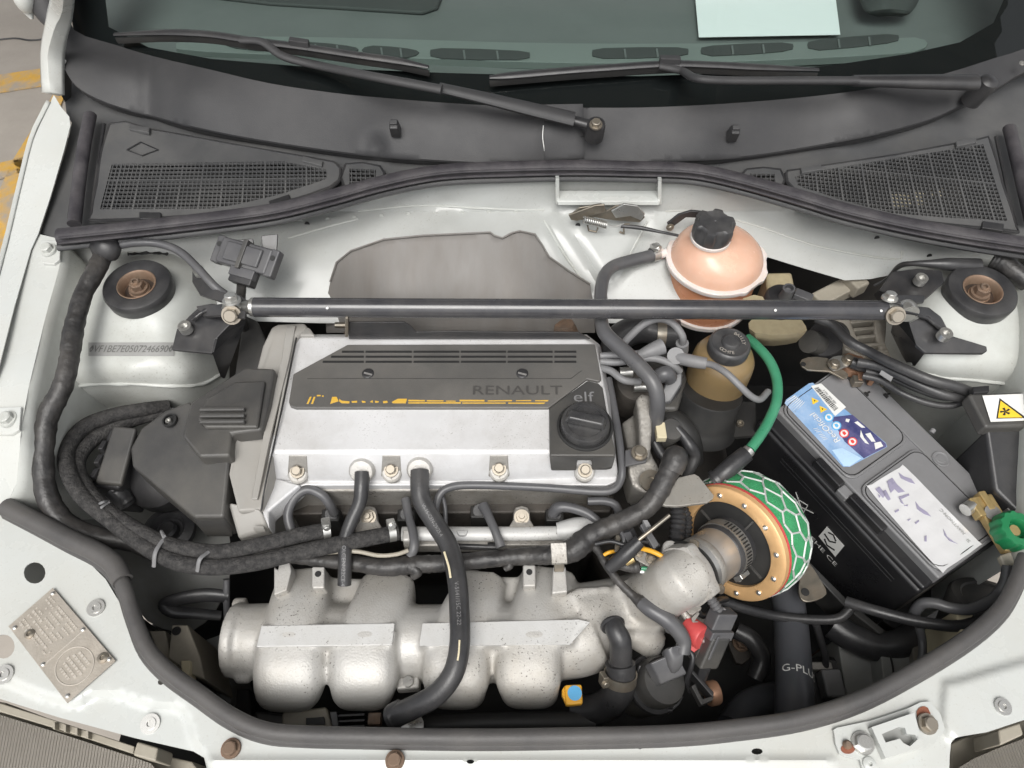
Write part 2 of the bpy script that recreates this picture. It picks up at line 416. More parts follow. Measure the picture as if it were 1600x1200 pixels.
def sheet(name, outline, fn, m, parent=None, holes=(), res=14, solid=0.002, soff=-1.0, mapf=None, **kw):
    """pressed sheet: outline and holes in pixels, filled with a grid, each point carried to fn's height there"""
    def dens(poly):
        out = []
        for i, p in enumerate(poly):
            q = poly[(i + 1) % len(poly)]; d = math.hypot(q[0] - p[0], q[1] - p[1]); k = max(1, int(d / res))
            for j in range(k): out.append((p[0] + (q[0] - p[0]) * j / k, p[1] + (q[1] - p[1]) * j / k))
        return out
    outer = dens(outline); hl = [dens(h) for h in holes]
    co = [Vector(p) for p in outer]; ed = [(i, (i + 1) % len(outer)) for i in range(len(outer))]
    for h in hl:
        b = len(co); co += [Vector(p) for p in h]; ed += [(b + i, b + (i + 1) % len(h)) for i in range(len(h))]
    ring = []                    # a row of points just inside every edge keeps the rim triangles well shaped
    for lp in [outer] + hl:
        n_ = len(lp)
        for i in range(n_):
            a, b = lp[i], lp[(i + 1) % n_]; ex, ey = b[0] - a[0], b[1] - a[1]; l = math.hypot(ex, ey)
            if l < 1e-6: continue
            for sg in (1, -1):
                d_ = max(2.0, .85 * l); q = ((a[0] + b[0]) / 2 - ey / l * d_ * sg, (a[1] + b[1]) / 2 + ex / l * d_ * sg)
                if inside(q[0], q[1], outer) and not any(inside(q[0], q[1], h) for h in hl) and all((q[0] - r_[0]) ** 2 + (q[1] - r_[1]) ** 2 > (.5 * d_) ** 2 for r_ in ring[-6:]):
                    ring.append(q)
    bnd0 = np.array([(c.x, c.y) for c in co])
    keep = [q for q in ring if ((bnd0 - q) ** 2).sum(1).min() > 1.2 ** 2]
    co += [Vector(q) for q in keep]
    bnd = np.array([(c.x, c.y) for c in co])
    x0 = min(p[0] for p in outer); x1 = max(p[0] for p in outer); y0 = min(p[1] for p in outer); y1 = max(p[1] for p in outer)
    yy = y0 + res / 2; row = 0
    while yy < y1:
        xx = x0 + (res / 2 if row % 2 else 0)
        while xx < x1:
            if inside(xx, yy, outer) and not any(inside(xx, yy, h) for h in hl) and ((bnd - (xx, yy)) ** 2).sum(1).min() > (res * 0.45) ** 2:
                co.append(Vector((xx, yy)))
            xx += res
        yy += res * 0.87; row += 1
    ov, oe, of, *_ = delaunay_2d_cdt(co, ed, [], 1, 1e-4)
    fs = []
    for f in of:
        cx = sum(ov[i].x for i in f) / len(f); cy = sum(ov[i].y for i in f) / len(f)
        if inside(cx, cy, outer) and not any(inside(cx, cy, h) for h in hl): fs.append(tuple(f))
    mp = mapf or (lambda x, y: P(x, y, fn(x, y)))
    vs = [mp(v.x, v.y) for v in ov]
    if solid:                    # real thickness: a second skin shifted away, rims bridged
        sh = (Vector((0, 1, 0)) if mapf else Vector((0, 0, -1))) * solid; n_ = len(vs); cnt = {}
        for f in fs:
            for a, b in zip(f, f[1:] + f[:1]): cnt[(a, b)] = 1
        rim = [(a, b) for (a, b) in cnt if (b, a) not in cnt]
        vs = vs + [v + sh for v in vs]
        fs = fs + [tuple(i + n_ for i in reversed(f)) for f in fs] + [(b, a, a + n_, b + n_) for a, b in rim]
        return mk(name, vs, fs, m, parent, **kw)
    o = mk(name, vs, fs, m, parent, **kw)
    # make the normals face the camera, so that thickness goes away from it
    me = o.data; tot = 0.0; loc = wloc(o)
    for p in me.polygons: tot += p.area * p.normal.dot((CAM - (loc + p.center)).normalized())
    if tot < 0: me.flip_normals()
    return o
def loft(name, rows, m, parent=None, nu=3, nv=3, closed=False, **kw):
    """smooth skin through rows of points"""
    rows = [[W(p) for p in r] for r in rows]
    fine = []
    for r in rows:
        if closed:
            rr = r + [r[0]]; c = catmull([r[-1]] + rr + [r[1]], nu); fine.append(c[nu:nu + nu * len(r)])
        else: fine.append(catmull(r, nu))
    cols = list(zip(*fine)); cols = [catmull(list(c), nv) for c in cols]
    nr = len(cols[0]); nc = len(cols)
    vs = [cols[j][i] for i in range(nr) for j in range(nc)]
    fs = []
    for i in range(nr - 1):
        for j in range(nc if closed else nc - 1):
            j2 = (j + 1) % nc
            fs.append((i * nc + j, i * nc + j2, (i + 1) * nc + j2, (i + 1) * nc + j))
    if closed: fs += [tuple(range(nc)), tuple(range((nr - 1) * nc, nr * nc))]
    return mk(name, vs, fs, m, parent, **kw)
def text(name, s, o, xd, yd, size, m, parent, depth=0.0003, squash=1.0, lift=0.0003, center=True):
    cu = bpy.data.curves.new('t', 'FONT'); cu.body = s; cu.size = 1.0; cu.extrude = 0.0
    cu.align_x = 'CENTER' if center else 'LEFT'; cu.align_y = 'CENTER'; cu.resolution_u = 3
    ob = bpy.data.objects.new('t', cu); COL.objects.link(ob)
    dg = bpy.context.evaluated_depsgraph_get(); dg.update()
    me = ob.evaluated_get(dg).to_mesh()
    o = W(o); xd = Vector(xd).normalized(); n = xd.cross(Vector(yd)).normalized(); yd = n.cross(xd)
    vs = [o + xd * (v.co.x * size * squash) + yd * (v.co.y * size) + n * (lift + depth) for v in me.vertices]
    fs = [tuple(p.vertices) for p in me.polygons]
    bpy.data.objects.remove(ob)
    ob = mk(name, vs, fs, m, parent, smooth=False)
    # face outwards
    t = sum(p.normal.dot(n) * p.area for p in ob.data.polygons)
    if t < 0: ob.data.flip_normals()
    return ob
def quadmap(c):                  # bilinear map over four world corners (u along 0-1, v along 0-3)
    a, b, c2, d = [W(q) for q in c]
    return lambda u, v: a * ((1 - u) * (1 - v)) + b * (u * (1 - v)) + c2 * (u * v) + d * ((1 - u) * v)
def patch(name, poly, mp, m, parent, lift=0.0005, n=None, thick=0.0003, bevel=0.0, **kw):
    """flat piece given in u,v of a quad map"""
    nn = Vector(n) if n is not None else (mp(1, 0) - mp(0, 0)).cross(mp(0, 1) - mp(0, 0)).normalized()
    if nn.dot(CAM - mp(.5, .5)) < 0: nn = -nn
    top = [mp(u, v) + nn * (lift + thick) for u, v in poly]
    return prism(name, top, 0, thick, m, parent, ext=-nn, bevel=bevel, smooth=bevel > 0, **kw)

# shared fastener meshes (unit: radius 1 of the head, axis +Z)
def shared(name, parts, m):
    bm = bmesh.new()
    for (r0, r1, z0, z1, seg) in parts:
        bmesh.ops.create_cone(bm, cap_ends=True, segments=seg, radius1=r0, radius2=r1, depth=z1 - z0, matrix=Matrix.Translation((0, 0, (z0 + z1) / 2)))
    me = bpy.data.meshes.new(name); bm.to_mesh(me); bm.free()
    me.materials.append(MATS[m])
    for p in me.polygons: p.use_smooth = True
    me.set_sharp_from_angle(angle=R(30))
    return me
def ringpart(bm, r0, r1, z0, z1, seg=20):
    vs = []
    for (r, z) in ((r1, z0), (r1, z1), (r0, z1), (r0, z0)):
        vs.append([bm.verts.new((r * math.cos(2 * math.pi * k / seg), r * math.sin(2 * math.pi * k / seg), z)) for k in range(seg)])
    for i in range(4):
        a, b = vs[i], vs[(i + 1) % 4]
        for k in range(seg): bm.faces.new((a[k], a[(k + 1) % seg], b[(k + 1) % seg], b[k]))
def shared2(name, build, m):
    bm = bmesh.new(); build(bm); bmesh.ops.recalc_face_normals(bm, faces=bm.faces)
    me = bpy.data.meshes.new(name); bm.to_mesh(me); bm.free(); me.materials.append(MATS[m])
    for p in me.polygons: p.use_smooth = True
    me.set_sharp_from_angle(angle=R(30)); return me
HEX = {}
for mm in ('zinc', 'steel', 'rusty_steel', 'dirty_white_paint', 'brass'):
    HEX[mm] = shared('hex_bolt', [(1.35, 1.3, -0.1, 0.22, 24), (1.0, 0.97, 0.22, 0.95, 6), (0.9, 0.75, 0.95, 1.08, 16)], mm)
STUD = shared('stud_nut', [(1.35, 1.3, -0.1, 0.2, 24), (1.0, 0.95, 0.2, 0.9, 6), (0.5, 0.45, 0.9, 1.7, 12)], 'steel')
def _wash(bm):
    ringpart(bm, 0.62, 1.0, -0.02, 0.14, 24); ringpart(bm, 0.3, 0.62, -0.02, 0.26, 20)
    bmesh.ops.create_cone(bm, cap_ends=True, segments=6, radius1=0.3, radius2=0.3, depth=0.1, matrix=Matrix.Translation((0, 0, 0.05)))
WASHER = shared2('washer_screw', _wash, 'zinc')
def _allen(bm):
    ringpart(bm, 0.5, 1.0, -0.1, 1.1, 24)
    bmesh.ops.create_cone(bm, cap_ends=True, segments=24, radius1=0.6, radius2=0.6, depth=0.5, matrix=Matrix.Translation((0, 0, 0.25)))
ALLEN = shared2('cap_screw', _allen, 'zinc')
def hexbolt(parent, c, r, axis=(0, 0, 1), m='zinc', spin=0.3, name='bolt'):
    return place(name, HEX[m], W(c), parent, axis, spin, r)
def washer(parent, c, r, axis=(0, 0, 1), name='screw'):
    return place(name, WASHER, W(c), parent, axis, random.uniform(0, 1), r)
def allen(parent, c, r, axis=(0, 0, 1), name='screw'):
    return place(name, ALLEN, W(c), parent, axis, 0, r)
# ================================================================ the setting
mat('roof_sheet', (.17, .155, .135), .6, dirt=(.10, .09, .08), damt=.6, dscale=3, var=.2)
g = mk('ground', [(-30, -30, 0), (30, -30, 0), (30, 30, 0), (-30, 30, 0)], [(0, 1, 2, 3)], 'concrete', smooth=False, kind='structure')
for pl in ([(-40, 122), (90, 103), (90, 130), (-40, 150)], [(100, 120), (100, 150), (40, 300), (-60, 560), (-120, 560), (20, 250)],
           [(-60, 268), (60, 240), (60, 262), (-60, 296)]):
    prism('painted_line', [P(x, y, 0.006) for x, y in pl], 0, 0.004, 'line_paint', bevel=0, smooth=False, kind='structure')
tube('ground_crack', [P(-30, 66, .002), P(20, 60, .002), P(50, 63, .002), P(95, 58, .002)], 0.004, 'black_print', seg=5, kind='structure')

# corrugated roof of the yard, seen only as a reflection in the windscreen
rv = []; rf = []
NX = 160
for i in range(NX + 1):
    y = .35 + i * .04; zc = 4.1 + .03 * math.cos(i * math.pi / 2)
    rv += [(-4, y, zc), (4, y, zc)]
for i in range(NX): rf.append((2 * i, 2 * i + 1, 2 * i + 3, 2 * i + 2))
roof = mk('yard_roof', rv, rf, 'roof_sheet', kind='structure')
for x in (-2.6, -1.3, 0.1, 1.4, 2.7):
    boxw('roof_beam', Vector((x, 3.5, 3.98)), Vector((.05, 0, 0)), Vector((0, 3.2, 0)), Vector((0, 0, .08)), 'roof_sheet', roof, bevel=0)
# ================================================================ car body
car = thing('car_body', 'white painted car body with its bonnet open, framing the engine bay', 'car', Vector((0, .45, 0)))

# front panel (slam panel)
fp_top = [(-140, 770), (8, 797), (60, 825), (120, 860), (165, 905), (195, 955), (212, 1005), (235, 1040), (290, 1080), (350, 1125), (410, 1150),
          (500, 1160), (700, 1165), (900, 1165), (1100, 1155), (1250, 1132), (1360, 1092), (1450, 1042), (1530, 988), (1575, 935), (1600, 880), (1740, 860)]
fp_low = [(1780, 1085), (1600, 1125), (1542, 1144), (1505, 1150), (1493, 1153), (1486, 1161), (1484, 1180), (1481, 1260), (324, 1260), (324, 1205), (319, 1184), (302, 1174),
          (210, 1153), (92, 1121), (0, 1092), (-140, 1050)]
def dseg(x, y, a, b):
    ax, ay = a; bx, by = b; t = max(0, min(1, ((x - ax) * (bx - ax) + (y - ay) * (by - ay)) / ((bx - ax) ** 2 + (by - ay) ** 2)))
    return math.hypot(x - ax - t * (bx - ax), y - ay - t * (by - ay))
def sstep(a, b, x):
    t = max(0, min(1, (x - a) / (b - a))); return t * t * (3 - 2 * t)
press = smooth_loop([(-40, 1060), (60, 1085), (118, 1100), (142, 1086), (180, 1084), (230, 1100), (275, 1104), (292, 1120), (300, 1150), (302, 1230), (-40, 1230)], 3)
press2 = smooth_loop([(1475, 1075), (1500, 1062), (1700, 1020), (1700, 1160), (1550, 1160), (1480, 1150)], 3)
def dpoly(x, y, poly):
    d = min(dseg(x, y, poly[i], poly[(i + 1) % len(poly)]) for i in range(len(poly)))
    return d if inside(x, y, poly) else -d
def z_front(x, y):
    z = 0.775
    z -= 0.010 * sstep(-7, 9, dpoly(x, y, press))
    z += 0.007 * sstep(-8, 8, dpoly(x, y, press2))
    z += 0.0035 * math.exp(-(dseg(x, y, (330, 1190), (1300, 1190)) / 7) ** 2)
    z -= 0.02 * sstep(60, 0, x + 140)
    return z
holes = [circ(54, 895, 17, 17), circ(5, 1010, 18, 19), circ(251, 1066, 4.5, n=10), circ(1183, 1174, 9, 5, n=12), circ(1000, 1167, 4, n=8), circ(735, 1190, 6, 3.5, n=10)]
fpan = sheet('front_panel', fp_top + fp_low, z_front, 'white_paint', car, holes=holes, res=7, solid=0.0015)
for (x, y, r) in ((150, 950, 14.5), (6, 1054, 15), (235, 1131, 15), (1567, 1104, 13)):
    washer(fpan, P(x, y, z_front(x, y) + 0.001), r * 0.00062, (0.05, -0.1, 1))
hexbolt(fpan, P(361, 1170, .777), 0.0068, m='rusty_steel'); hexbolt(fpan, P(617, 1188, .779), 0.0068, m='rusty_steel', spin=.8)
lathe('rust_ring', [(0.0095, 0), (0.0095, 0.0006), (0, .0006)], P(361, 1170, .7755), (0, 0, 1), 'rust', fpan, seg=20)
# headlamp adjuster bracket on the front panel
br = sheet('bracket', smooth_loop([(1304, 1146), (1308, 1137), (1360, 1126), (1420, 1106), (1453, 1096), (1477, 1140), (1441, 1176), (1390, 1200), (1350, 1206), (1344, 1187), (1312, 1178)], 2),
           lambda x, y: .7795, 'white_paint', fpan, res=12, solid=0.0025)
keyh = [(1378, 1147), (1404, 1136), (1414, 1137), (1417, 1147), (1430, 1148), (1434, 1155), (1422, 1166), (1412, 1161), (1406, 1154), (1384, 1160)]
sheet('raised_plate', [(1362, 1136), (1429, 1113), (1443, 1168), (1384, 1185)], lambda x, y: .789, 'white_paint', fpan, holes=[keyh], res=7, solid=0.009, bevel=0.001)
sheet('plate_backing', [(1374, 1140), (1428, 1124), (1436, 1166), (1386, 1178)], lambda x, y: .7803, 'shaded_paint', fpan, res=20, solid=0.0004)
hexbolt(fpan, P(1348, 1161, .781), 0.0078, m='zinc', axis=(-.08, 0, 1)); hexbolt(fpan, P(1449, 1131, .782), 0.0072, m='steel', axis=(.1, -.15, 1))
sheet('rust_patch', smooth_loop([(1432, 1112), (1440, 1104), (1450, 1106), (1455, 1122), (1447, 1128), (1436, 1126)], 2), lambda x, y: .7805, 'rust', fpan, res=20, solid=0.0003)
sheet('rust_patch', circ(1325, 1170, 11, 8), lambda x, y: .7803, 'rust', fpan, res=20, solid=0.0003)
lathe('rivet', [(0.004, 0), (0.004, .003), (.0025, .005), (0, .005)], P(1323, 1164, .7805), (0, 0, 1), 'rusty_steel', fpan, seg=16)
lathe('rivet', [(0.0062, 0), (0.006, .002), (.004, .0032), (.002, .0032), (.0018, .001), (0, .001)], P(1358, 1194, .7798), (0, 0, 1), 'white_paint', fpan, seg=18)

# chassis plate riveted to the front panel
pq = quadmap([P(83, 919, .7775), P(181, 1033, .7775), P(106, 1099, .7775), P(14, 979, .7775)])
pl = thing('chassis_plate', 'stamped aluminium chassis plate riveted to the white front panel', 'plate', P(98, 1008, .776))
patch('plate', [(0, 0), (1, 0), (1, 1), (0, 1)], pq, 'plate_alu', pl, lift=0.0, thick=0.0010)
rng = random.Random(7)
vs = []; fs = []
def dash(u0, u1, v0, v1):
    nn = Vector((0, 0, 1)); b = len(vs)
    for h in (.0010, .0017):
        for (u, v) in ((u0, v0), (u1, v0), (u1, v1), (u0, v1)): vs.append(pq(u, v) + nn * h)
    fs.extend([(b + 4, b + 5, b + 6, b + 7), (b, b + 1, b + 5, b + 4), (b + 1, b + 2, b + 6, b + 5), (b + 2, b + 3, b + 7, b + 6), (b + 3, b, b + 4, b + 7)])
for row in range(8):
    v = 0.10 + row * 0.098 + (0.02 if row % 3 == 0 else 0)
    u = 0.05
    while u < 0.50:
        w = rng.uniform(.010, .028)
        if rng.random() < .82: dash(u, u + w, v, v + rng.uniform(.030, .055))
        u += w + .012
mk('stamped_characters', vs, fs, 'plate_relief', pl, smooth=False, kind='stuff')
def plate_loop(name, pts, r=0.0006):
    tube(name, [pq(u, v) + Vector((0, 0, .0012)) for u, v in pts], r, 'plate_relief', pl, seg=6, n=2)
plate_loop('relief_line', [(.56, .04), (.56, .96)])
plate_loop('relief_oval', [(.77 + .17 * math.cos(a), .55 + .34 * math.sin(a)) for a in [i * math.pi / 10 for i in range(21)]])
vs = []; fs = []
for row in range(5):
    v = .33 + row * .10; u = .66 + abs(row - 2) * .02
    while u < .88 - abs(row - 2) * .02:
        w = rng.uniform(.012, .03); dash(u, u + w, v, v + .05); u += w + .012
mk('stamped_characters', vs, fs, 'plate_relief', pl, smooth=False, kind='stuff')
for (u, v) in ((.05, .06), (.06, .93), (.95, .06), (.95, .93), (.55, .07), (.55, .93)):
    lathe('rivet', [(0.0022, 0), (.0022, .0012), (.0012, .002), (0, .002)], pq(u, v) + Vector((0, 0, .001)), (0, 0, 1), 'zinc', pl, seg=12)
lathe('rivet', [(0.0055, 0), (.0055, .0016), (.0026, .0022), (.0024, .001), (0, .001)], pq(.90, .12) + Vector((0, 0, .001)), (0, 0, 1), 'steel', pl, seg=16)
lathe('rivet', [(0.0050, 0), (.005, .0016), (.0026, .0022), (.0024, .001), (0, .001)], pq(.22, .80) + Vector((0, 0, .001)), (0, 0, 1), 'steel', pl, seg=16)

# fender with outer skin, rail, inner wing (left of the picture)
fz = tps([(79, 150, .935), (110, 190, .925), (62, 362, .885), (51, 220, .915), (7, 400, .872), (40, 420, .878), (0, 568, .868), (-60, 600, .85), (-140, 800, .80), (-60, 780, .81)])
fo = [(-160, 860), (-95, 700), (-35, 545), (7, 400), (30, 305), (51, 220), (70, 178), (79, 160)]
fi = [(84, 148), (96, 168), (108, 182), (110, 196), (100, 235), (78, 310), (60, 364), (48, 390), (22, 480), (0, 566), (-40, 690), (-90, 800)]
fen = sheet('fender', fo + fi, fz, 'white_paint', car, res=12, solid=0.0015)
edge = [P(x, y, fz(x, y)) for x, y in smooth_loop(fo, 3, closed=False)]
rows = [[p + Vector((0, 0, .0)) for p in edge], [p + Vector((-.004, 0, -.006)) for p in edge], [p + Vector((.0, 0, -.10)) for p in edge], [p + Vector((.05, 0, -.45)) for p in edge]]
loft('outer_skin', rows, 'white_paint', fen, nu=1, nv=3, solid=.0015)
rz = tps([(62, 364, .884), (96, 374, .884), (93, 415, .879), (70, 500, .871), (45, 604, .862), (31, 680, .85), (22, 760, .81), (8, 797, .785), (-40, 600, .853), (0, 575, .862), (-120, 770, .78), (20, 640, .855)])
rail_in = [(96, 374), (96, 392), (92, 420), (70, 500), (45, 604), (33, 670), (31, 700), (26, 755), (8, 793)]
rail = sheet('wing_rail', [(50, 392), (62, 366)] + rail_in + [(-120, 765), (-90, 798), (-38, 690), (2, 566), (24, 480)], lambda x, y: rz(x, y) - .003, 'white_paint', car, res=10, solid=.0015)
for (x, y) in ((76, 391), (13, 655)):
    sheet('pad', [(x - 13, y - 16), (x + 19, y - 16), (x + 17, y + 14), (x + 8, y + 21), (x - 10, y + 20)] if y < 500 else [(x - 20, y - 18), (x + 20, y - 20), (x + 17, y + 16), (x + 5, y + 24), (x - 20, y + 24)],
          lambda a, b: rz(a, b) + .001, 'white_paint', rail, res=12, solid=.004, bevel=.001)
    hexbolt(rail, P(x, y, rz(x, y) + .002), .0075, m='dirty_white_paint', axis=(-.1, -.1, 1))
inn = [P(x, y, rz(x, y) - .003) for x, y in smooth_loop(rail_in, 3, closed=False)]
loft('inner_wing', [inn, [p + Vector((.012, 0, -.05)) for p in inn], [p + Vector((.03, 0, -.16)) for p in inn], [p + Vector((.04, .02, -.42)) for p in inn]], 'dirty_white_paint', car, nu=1, nv=3, solid=.002)
# panel below the front seal on the left and lower left closing sheet
fi2 = [P(x, y, .772) for x, y in smooth_loop(fp_top[1:-1], 2, closed=False)]
loft('front_closing_sheet', [fi2, [p + Vector((0, -.012, -.03)) for p in fi2], [p + Vector((0, -.02, -.14)) for p in fi2], [p + Vector((0, -.02, -.40)) for p in fi2]], 'shaded_paint', car, nu=1, nv=2, solid=.002)

# right-hand fender, mostly out of the picture
rz2 = tps([(1610, 380, .885), (1650, 600, .865), (1640, 860, .785), (1800, 380, .90), (1900, 800, .82)])
fen2 = sheet('fender', [(1612, 392), (1800, 380), (1980, 700), (1960, 900), (1700, 872), (1620, 868), (1640, 760), (1650, 640), (1640, 520)], rz2, 'white_paint', car, res=26, solid=.0015)
in2 = [P(x, y, rz2(x, y) - .002) for x, y in smooth_loop([(1612, 392), (1640, 520), (1650, 640), (1640, 760), (1620, 866)], 3, closed=False)]
loft('inner_wing', [in2, [p + Vector((-.01, 0, -.05)) for p in in2], [p + Vector((-.02, 0, -.42)) for p in in2]], 'dirty_white_paint', car, nu=1, nv=3, solid=.002)
# A-pillar and the pale side strip beside the windscreen corner
loft('pillar', [[(91, -70, 1.17), (97, -70, 1.175), (104, -70, 1.17)], [(92, 0, 1.06), (97, 0, 1.065), (103, 0, 1.06)], [(86, 40, 1.01), (90, 40, 1.015), (97, 42, 1.01)],
               [(78, 85, .965), (82, 86, .97), (89, 88, .965)], [(80, 148, .93), (84, 148, .934), (90, 150, .93)]], 'white_paint', car, nu=2, nv=3, solid=.012)
prism('pillar_gap_fill', [(92, 70, .958), (97, 90, .95), (95, 125, .938), (90, 140, .93), (87, 120, .938), (88, 85, .955)], 0, .03, 'deep_black', car, bevel=.001)  # black strip put in for the dark gap beside the pillar
# door mirror at the corner
mir = thing('door_mirror', 'black door mirror with a white cap at the windscreen corner', 'mirror', P(60, 20, .98))
tube('mirror_housing', [P(92, 54, .99), P(84, 36, 1.0), P(74, 10, 1.01), P(66, -30, 1.03), P(60, -80, 1.05)], [.003, .012, .022, .030, .03], 'trim_plastic', mir, seg=18)
tube('mirror_cap', [P(50, 30, 1.0), P(44, 16, 1.01), P(36, -6, 1.03), P(26, -60, 1.06)], [.002, .008, .014, .02], 'white_paint', mir, seg=16)

# strut towers
tz = tps([(220, 452, .853), (180, 440, .853), (262, 445, .853), (220, 485, .852), (220, 420, .852), (150, 450, .842), (295, 452, .838), (210, 520, .838), (140, 530, .83), (270, 535, .828), (205, 550, .832),
          (205, 582, .822), (120, 585, .812), (290, 590, .80), (200, 604, .795), (190, 640, .735), (190, 690, .66), (100, 620, .765), (90, 680, .68), (330, 520, .79), (345, 600, .74), (340, 680, .64), (90, 450, .815), (80, 520, .80),
          (70, 580, .785), (130, 405, .83), (220, 400, .842), (310, 415, .82), (345, 460, .80)])
tow = sheet('strut_tower', smooth_loop([(100, 404), (150, 396), (220, 393), (300, 402), (330, 420), (352, 470), (358, 540), (356, 620), (345, 690), (250, 715), (150, 710), (20, 700), (10, 615), (40, 520), (76, 440)], 3),
            tz, 'dirty_white_paint', car, res=8, solid=.002)
# vehicle number stamped into a grey strip
sheet('number_strip', [(138, 535), (272, 535), (272, 556), (138, 556)], lambda x, y: tz(x, y) + .0007, 'grey_print', tow, res=6, solid=.0003)
vin = text('stamped_number', '\u25CAVF1BE7E0507246690\u25CA', P(205, 546, .84), (1, 0, 0), (0, 1, 0), .0150, 'stamp_print', tow, squash=.70)
wl0 = wloc(vin)
for v in vin.data.vertices:
    w = wl0 + v.co; px = 800 + F * (w - CAM).x / (w - CAM).dot(FWD); py = 600 - F * (w - CAM).dot(UP) / (w - CAM).dot(FWD)
    v.co = P(px, py, tz(px, py) + .0011) - wl0
tz2 = tps([(1528, 459, .853), (1490, 450, .853), (1565, 455, .853), (1528, 490, .852), (1528, 428, .852), (1450, 480, .845), (1600, 470, .845), (1500, 530, .838), (1580, 530, .838), (1440, 545, .825), (1430, 572, .80),
           (1520, 575, .818), (1600, 580, .815), (1520, 596, .795), (1600, 604, .79), (1500, 640, .72), (1600, 650, .70), (1400, 470, .81), (1400, 560, .77), (1380, 600, .70), (1470, 420, .835), (1600, 410, .84)])
tow2 = sheet('strut_tower', smooth_loop([(1395, 430), (1440, 415), (1520, 405), (1600, 405), (1660, 430), (1680, 560), (1665, 660), (1560, 690), (1450, 690), (1380, 640), (1385, 520)], 3), tz2, 'dirty_white_paint', car, res=9, solid=.002)

# firewall and plenum face
mat('firewall_paint', (.42, .432, .418), .34, dirt=(.27, .26, .235), damt=.5, dscale=7, var=.04, coat=.25, speck=(.2, .18, .15), spamt=.4, spscale=420)
yf0 = tps([(100, 390, .725), (300, 370, .735), (480, 330, .765), (480, 400, .735), (560, 310, .77), (560, 350, .755), (560, 450, .73), (700, 288, .775), (700, 318, .77), (700, 345, .752), (700, 460, .735), (860, 290, .775),
          (860, 320, .77), (860, 345, .755), (900, 460, .735), (1040, 290, .775), (1040, 330, .765), (1040, 450, .735), (1200, 330, .76), (1200, 400, .745), (1350, 365, .75), (1350, 425, .735), (1500, 385, .735), (1600, 400, .73), (1600, 460, .72), (100, 470, .71)])
def fw(x, y):
    v = yf0(x, y) + .012 - .00055 * max(0, y - 330)
    for a, b in (((855, 340), (925, 460)), ((870, 330), (945, 445)), ((1010, 360), (960, 440))):
        v += .004 * math.exp(-(dseg(x, y, a, b) / 5) ** 2)
    return v
sheet('firewall', [(92, 384), (200, 372), (330, 352), (430, 338), (520, 318), (620, 292), (700, 282), (872, 282), (872, 314), (878, 319), (1024, 319), (1030, 314), (1030, 282), (1080, 284), (1160, 300), (1250, 330), (1330, 352), (1450, 374), (1620, 398), (1640, 440),
                   (1480, 436), (1400, 428), (1360, 436), (1320, 438), (1255, 419), (1200, 402), (1130, 440), (1040, 505), (700, 505), (500, 505), (330, 500), (300, 450), (92, 450)],
      None, 'firewall_paint', car, res=10, solid=.002, mapf=lambda x, y: PY(x, y, fw(x, y)))
# pocket above the bonnet catch
prism('catch_pocket', [PY(868, 280, .79), PY(1034, 280, .79), PY(1034, 322, .79), PY(868, 322, .79)], 0, .004, 'shaded_paint', car, ext=(0, 1, 0), bevel=0)
for s in ((868, 874), (1028, 1034)):
    prism('pocket_side', [PY(s[0], 280, .772), PY(s[1], 280, .772), PY(s[1], 320, .772), PY(s[0], 320, .772)], 0, .018, 'white_paint', car, ext=(0, 1, 0), bevel=.0008)
prism('pocket_lip', [PY(870, 314, .768), PY(1032, 314, .768), PY(1030, 321, .766), PY(872, 321, .766)], 0, .022, 'white_paint', car, ext=(0, 1, 0), bevel=.001)
# black backing put in for the shaded void behind; undertray closes the bay below
mk('void_backing', [(-.56, .815, .35), (.72, .815, .35), (.72, .815, .88), (-.56, .815, .88)], [(0, 1, 2, 3)], 'deep_black', car, smooth=False, solid=.003)
mk('undertray', [(-.58, -.06, .36), (.72, -.06, .36), (.72, .83, .36), (-.58, .83, .36)], [(0, 1, 2, 3)], 'deep_black', car, smooth=False, solid=.004)
mat('bucket_plastic', (.17, .16, .135), .5, dirt=(.10, .085, .07), damt=.6, dscale=16, var=.1)
# lower right: inner panel, headlamp bucket pieces
prism('inner_panel', [(1308, 995, .60), (1345, 985, .60), (1372, 1000, .60), (1384, 1060, .60), (1375, 1125, .60), (1330, 1135, .60)], 0, .2, 'shaded_paint', car, bevel=.002)
prism('inner_panel', [(1374, 1005, .63), (1420, 1012, .63), (1432, 1050, .63), (1426, 1090, .63), (1386, 1112, .63)], 0, .2, 'shaded_paint', car, bevel=.002)
tube('panel_seam', [P(1388, 1012, .632), P(1396, 1050, .632), P(1394, 1095, .632)], .0012, 'deep_black', car, seg=6)
prism('inner_panel', [(1283, 1010, .50), (1310, 1000, .50), (1330, 1090, .50), (1300, 1110, .50)], 0, .05, 'rusty_steel', car, bevel=.003)
prism('inner_panel', [(1425, 1005), (1500, 980), (1590, 960), (1592, 1000), (1540, 1050), (1460, 1090), (1432, 1090)], .64, .2, 'bucket_plastic', car, bevel=.002)
prism('lamp_bucket', [(1500, 985), (1528, 983), (1540, 1020), (1512, 1035)], .69, .06, 'beige_plastic', car, bevel=.002)
prism('lamp_bucket', [(1492, 1012), (1503, 1008), (1513, 1030), (1501, 1042)], .70, .06, 'beige_plastic', car, bevel=.001)
prism('lamp_bucket', [(1493, 952), (1520, 952), (1524, 985), (1502, 992)], .72, .09, 'cream', car, bevel=.002)
prism('lamp_bucket', [(232, 985), (258, 985), (268, 1030), (300, 1060), (255, 1040)], .70, .1, 'beige_plastic', car, bevel=.002)
b1 = prism('lamp_bucket', [(268, 976), (293, 976), (312, 1025), (320, 1062), (296, 1052), (262, 1028)], .705, .1, 'beige_plastic', car, bevel=.002)
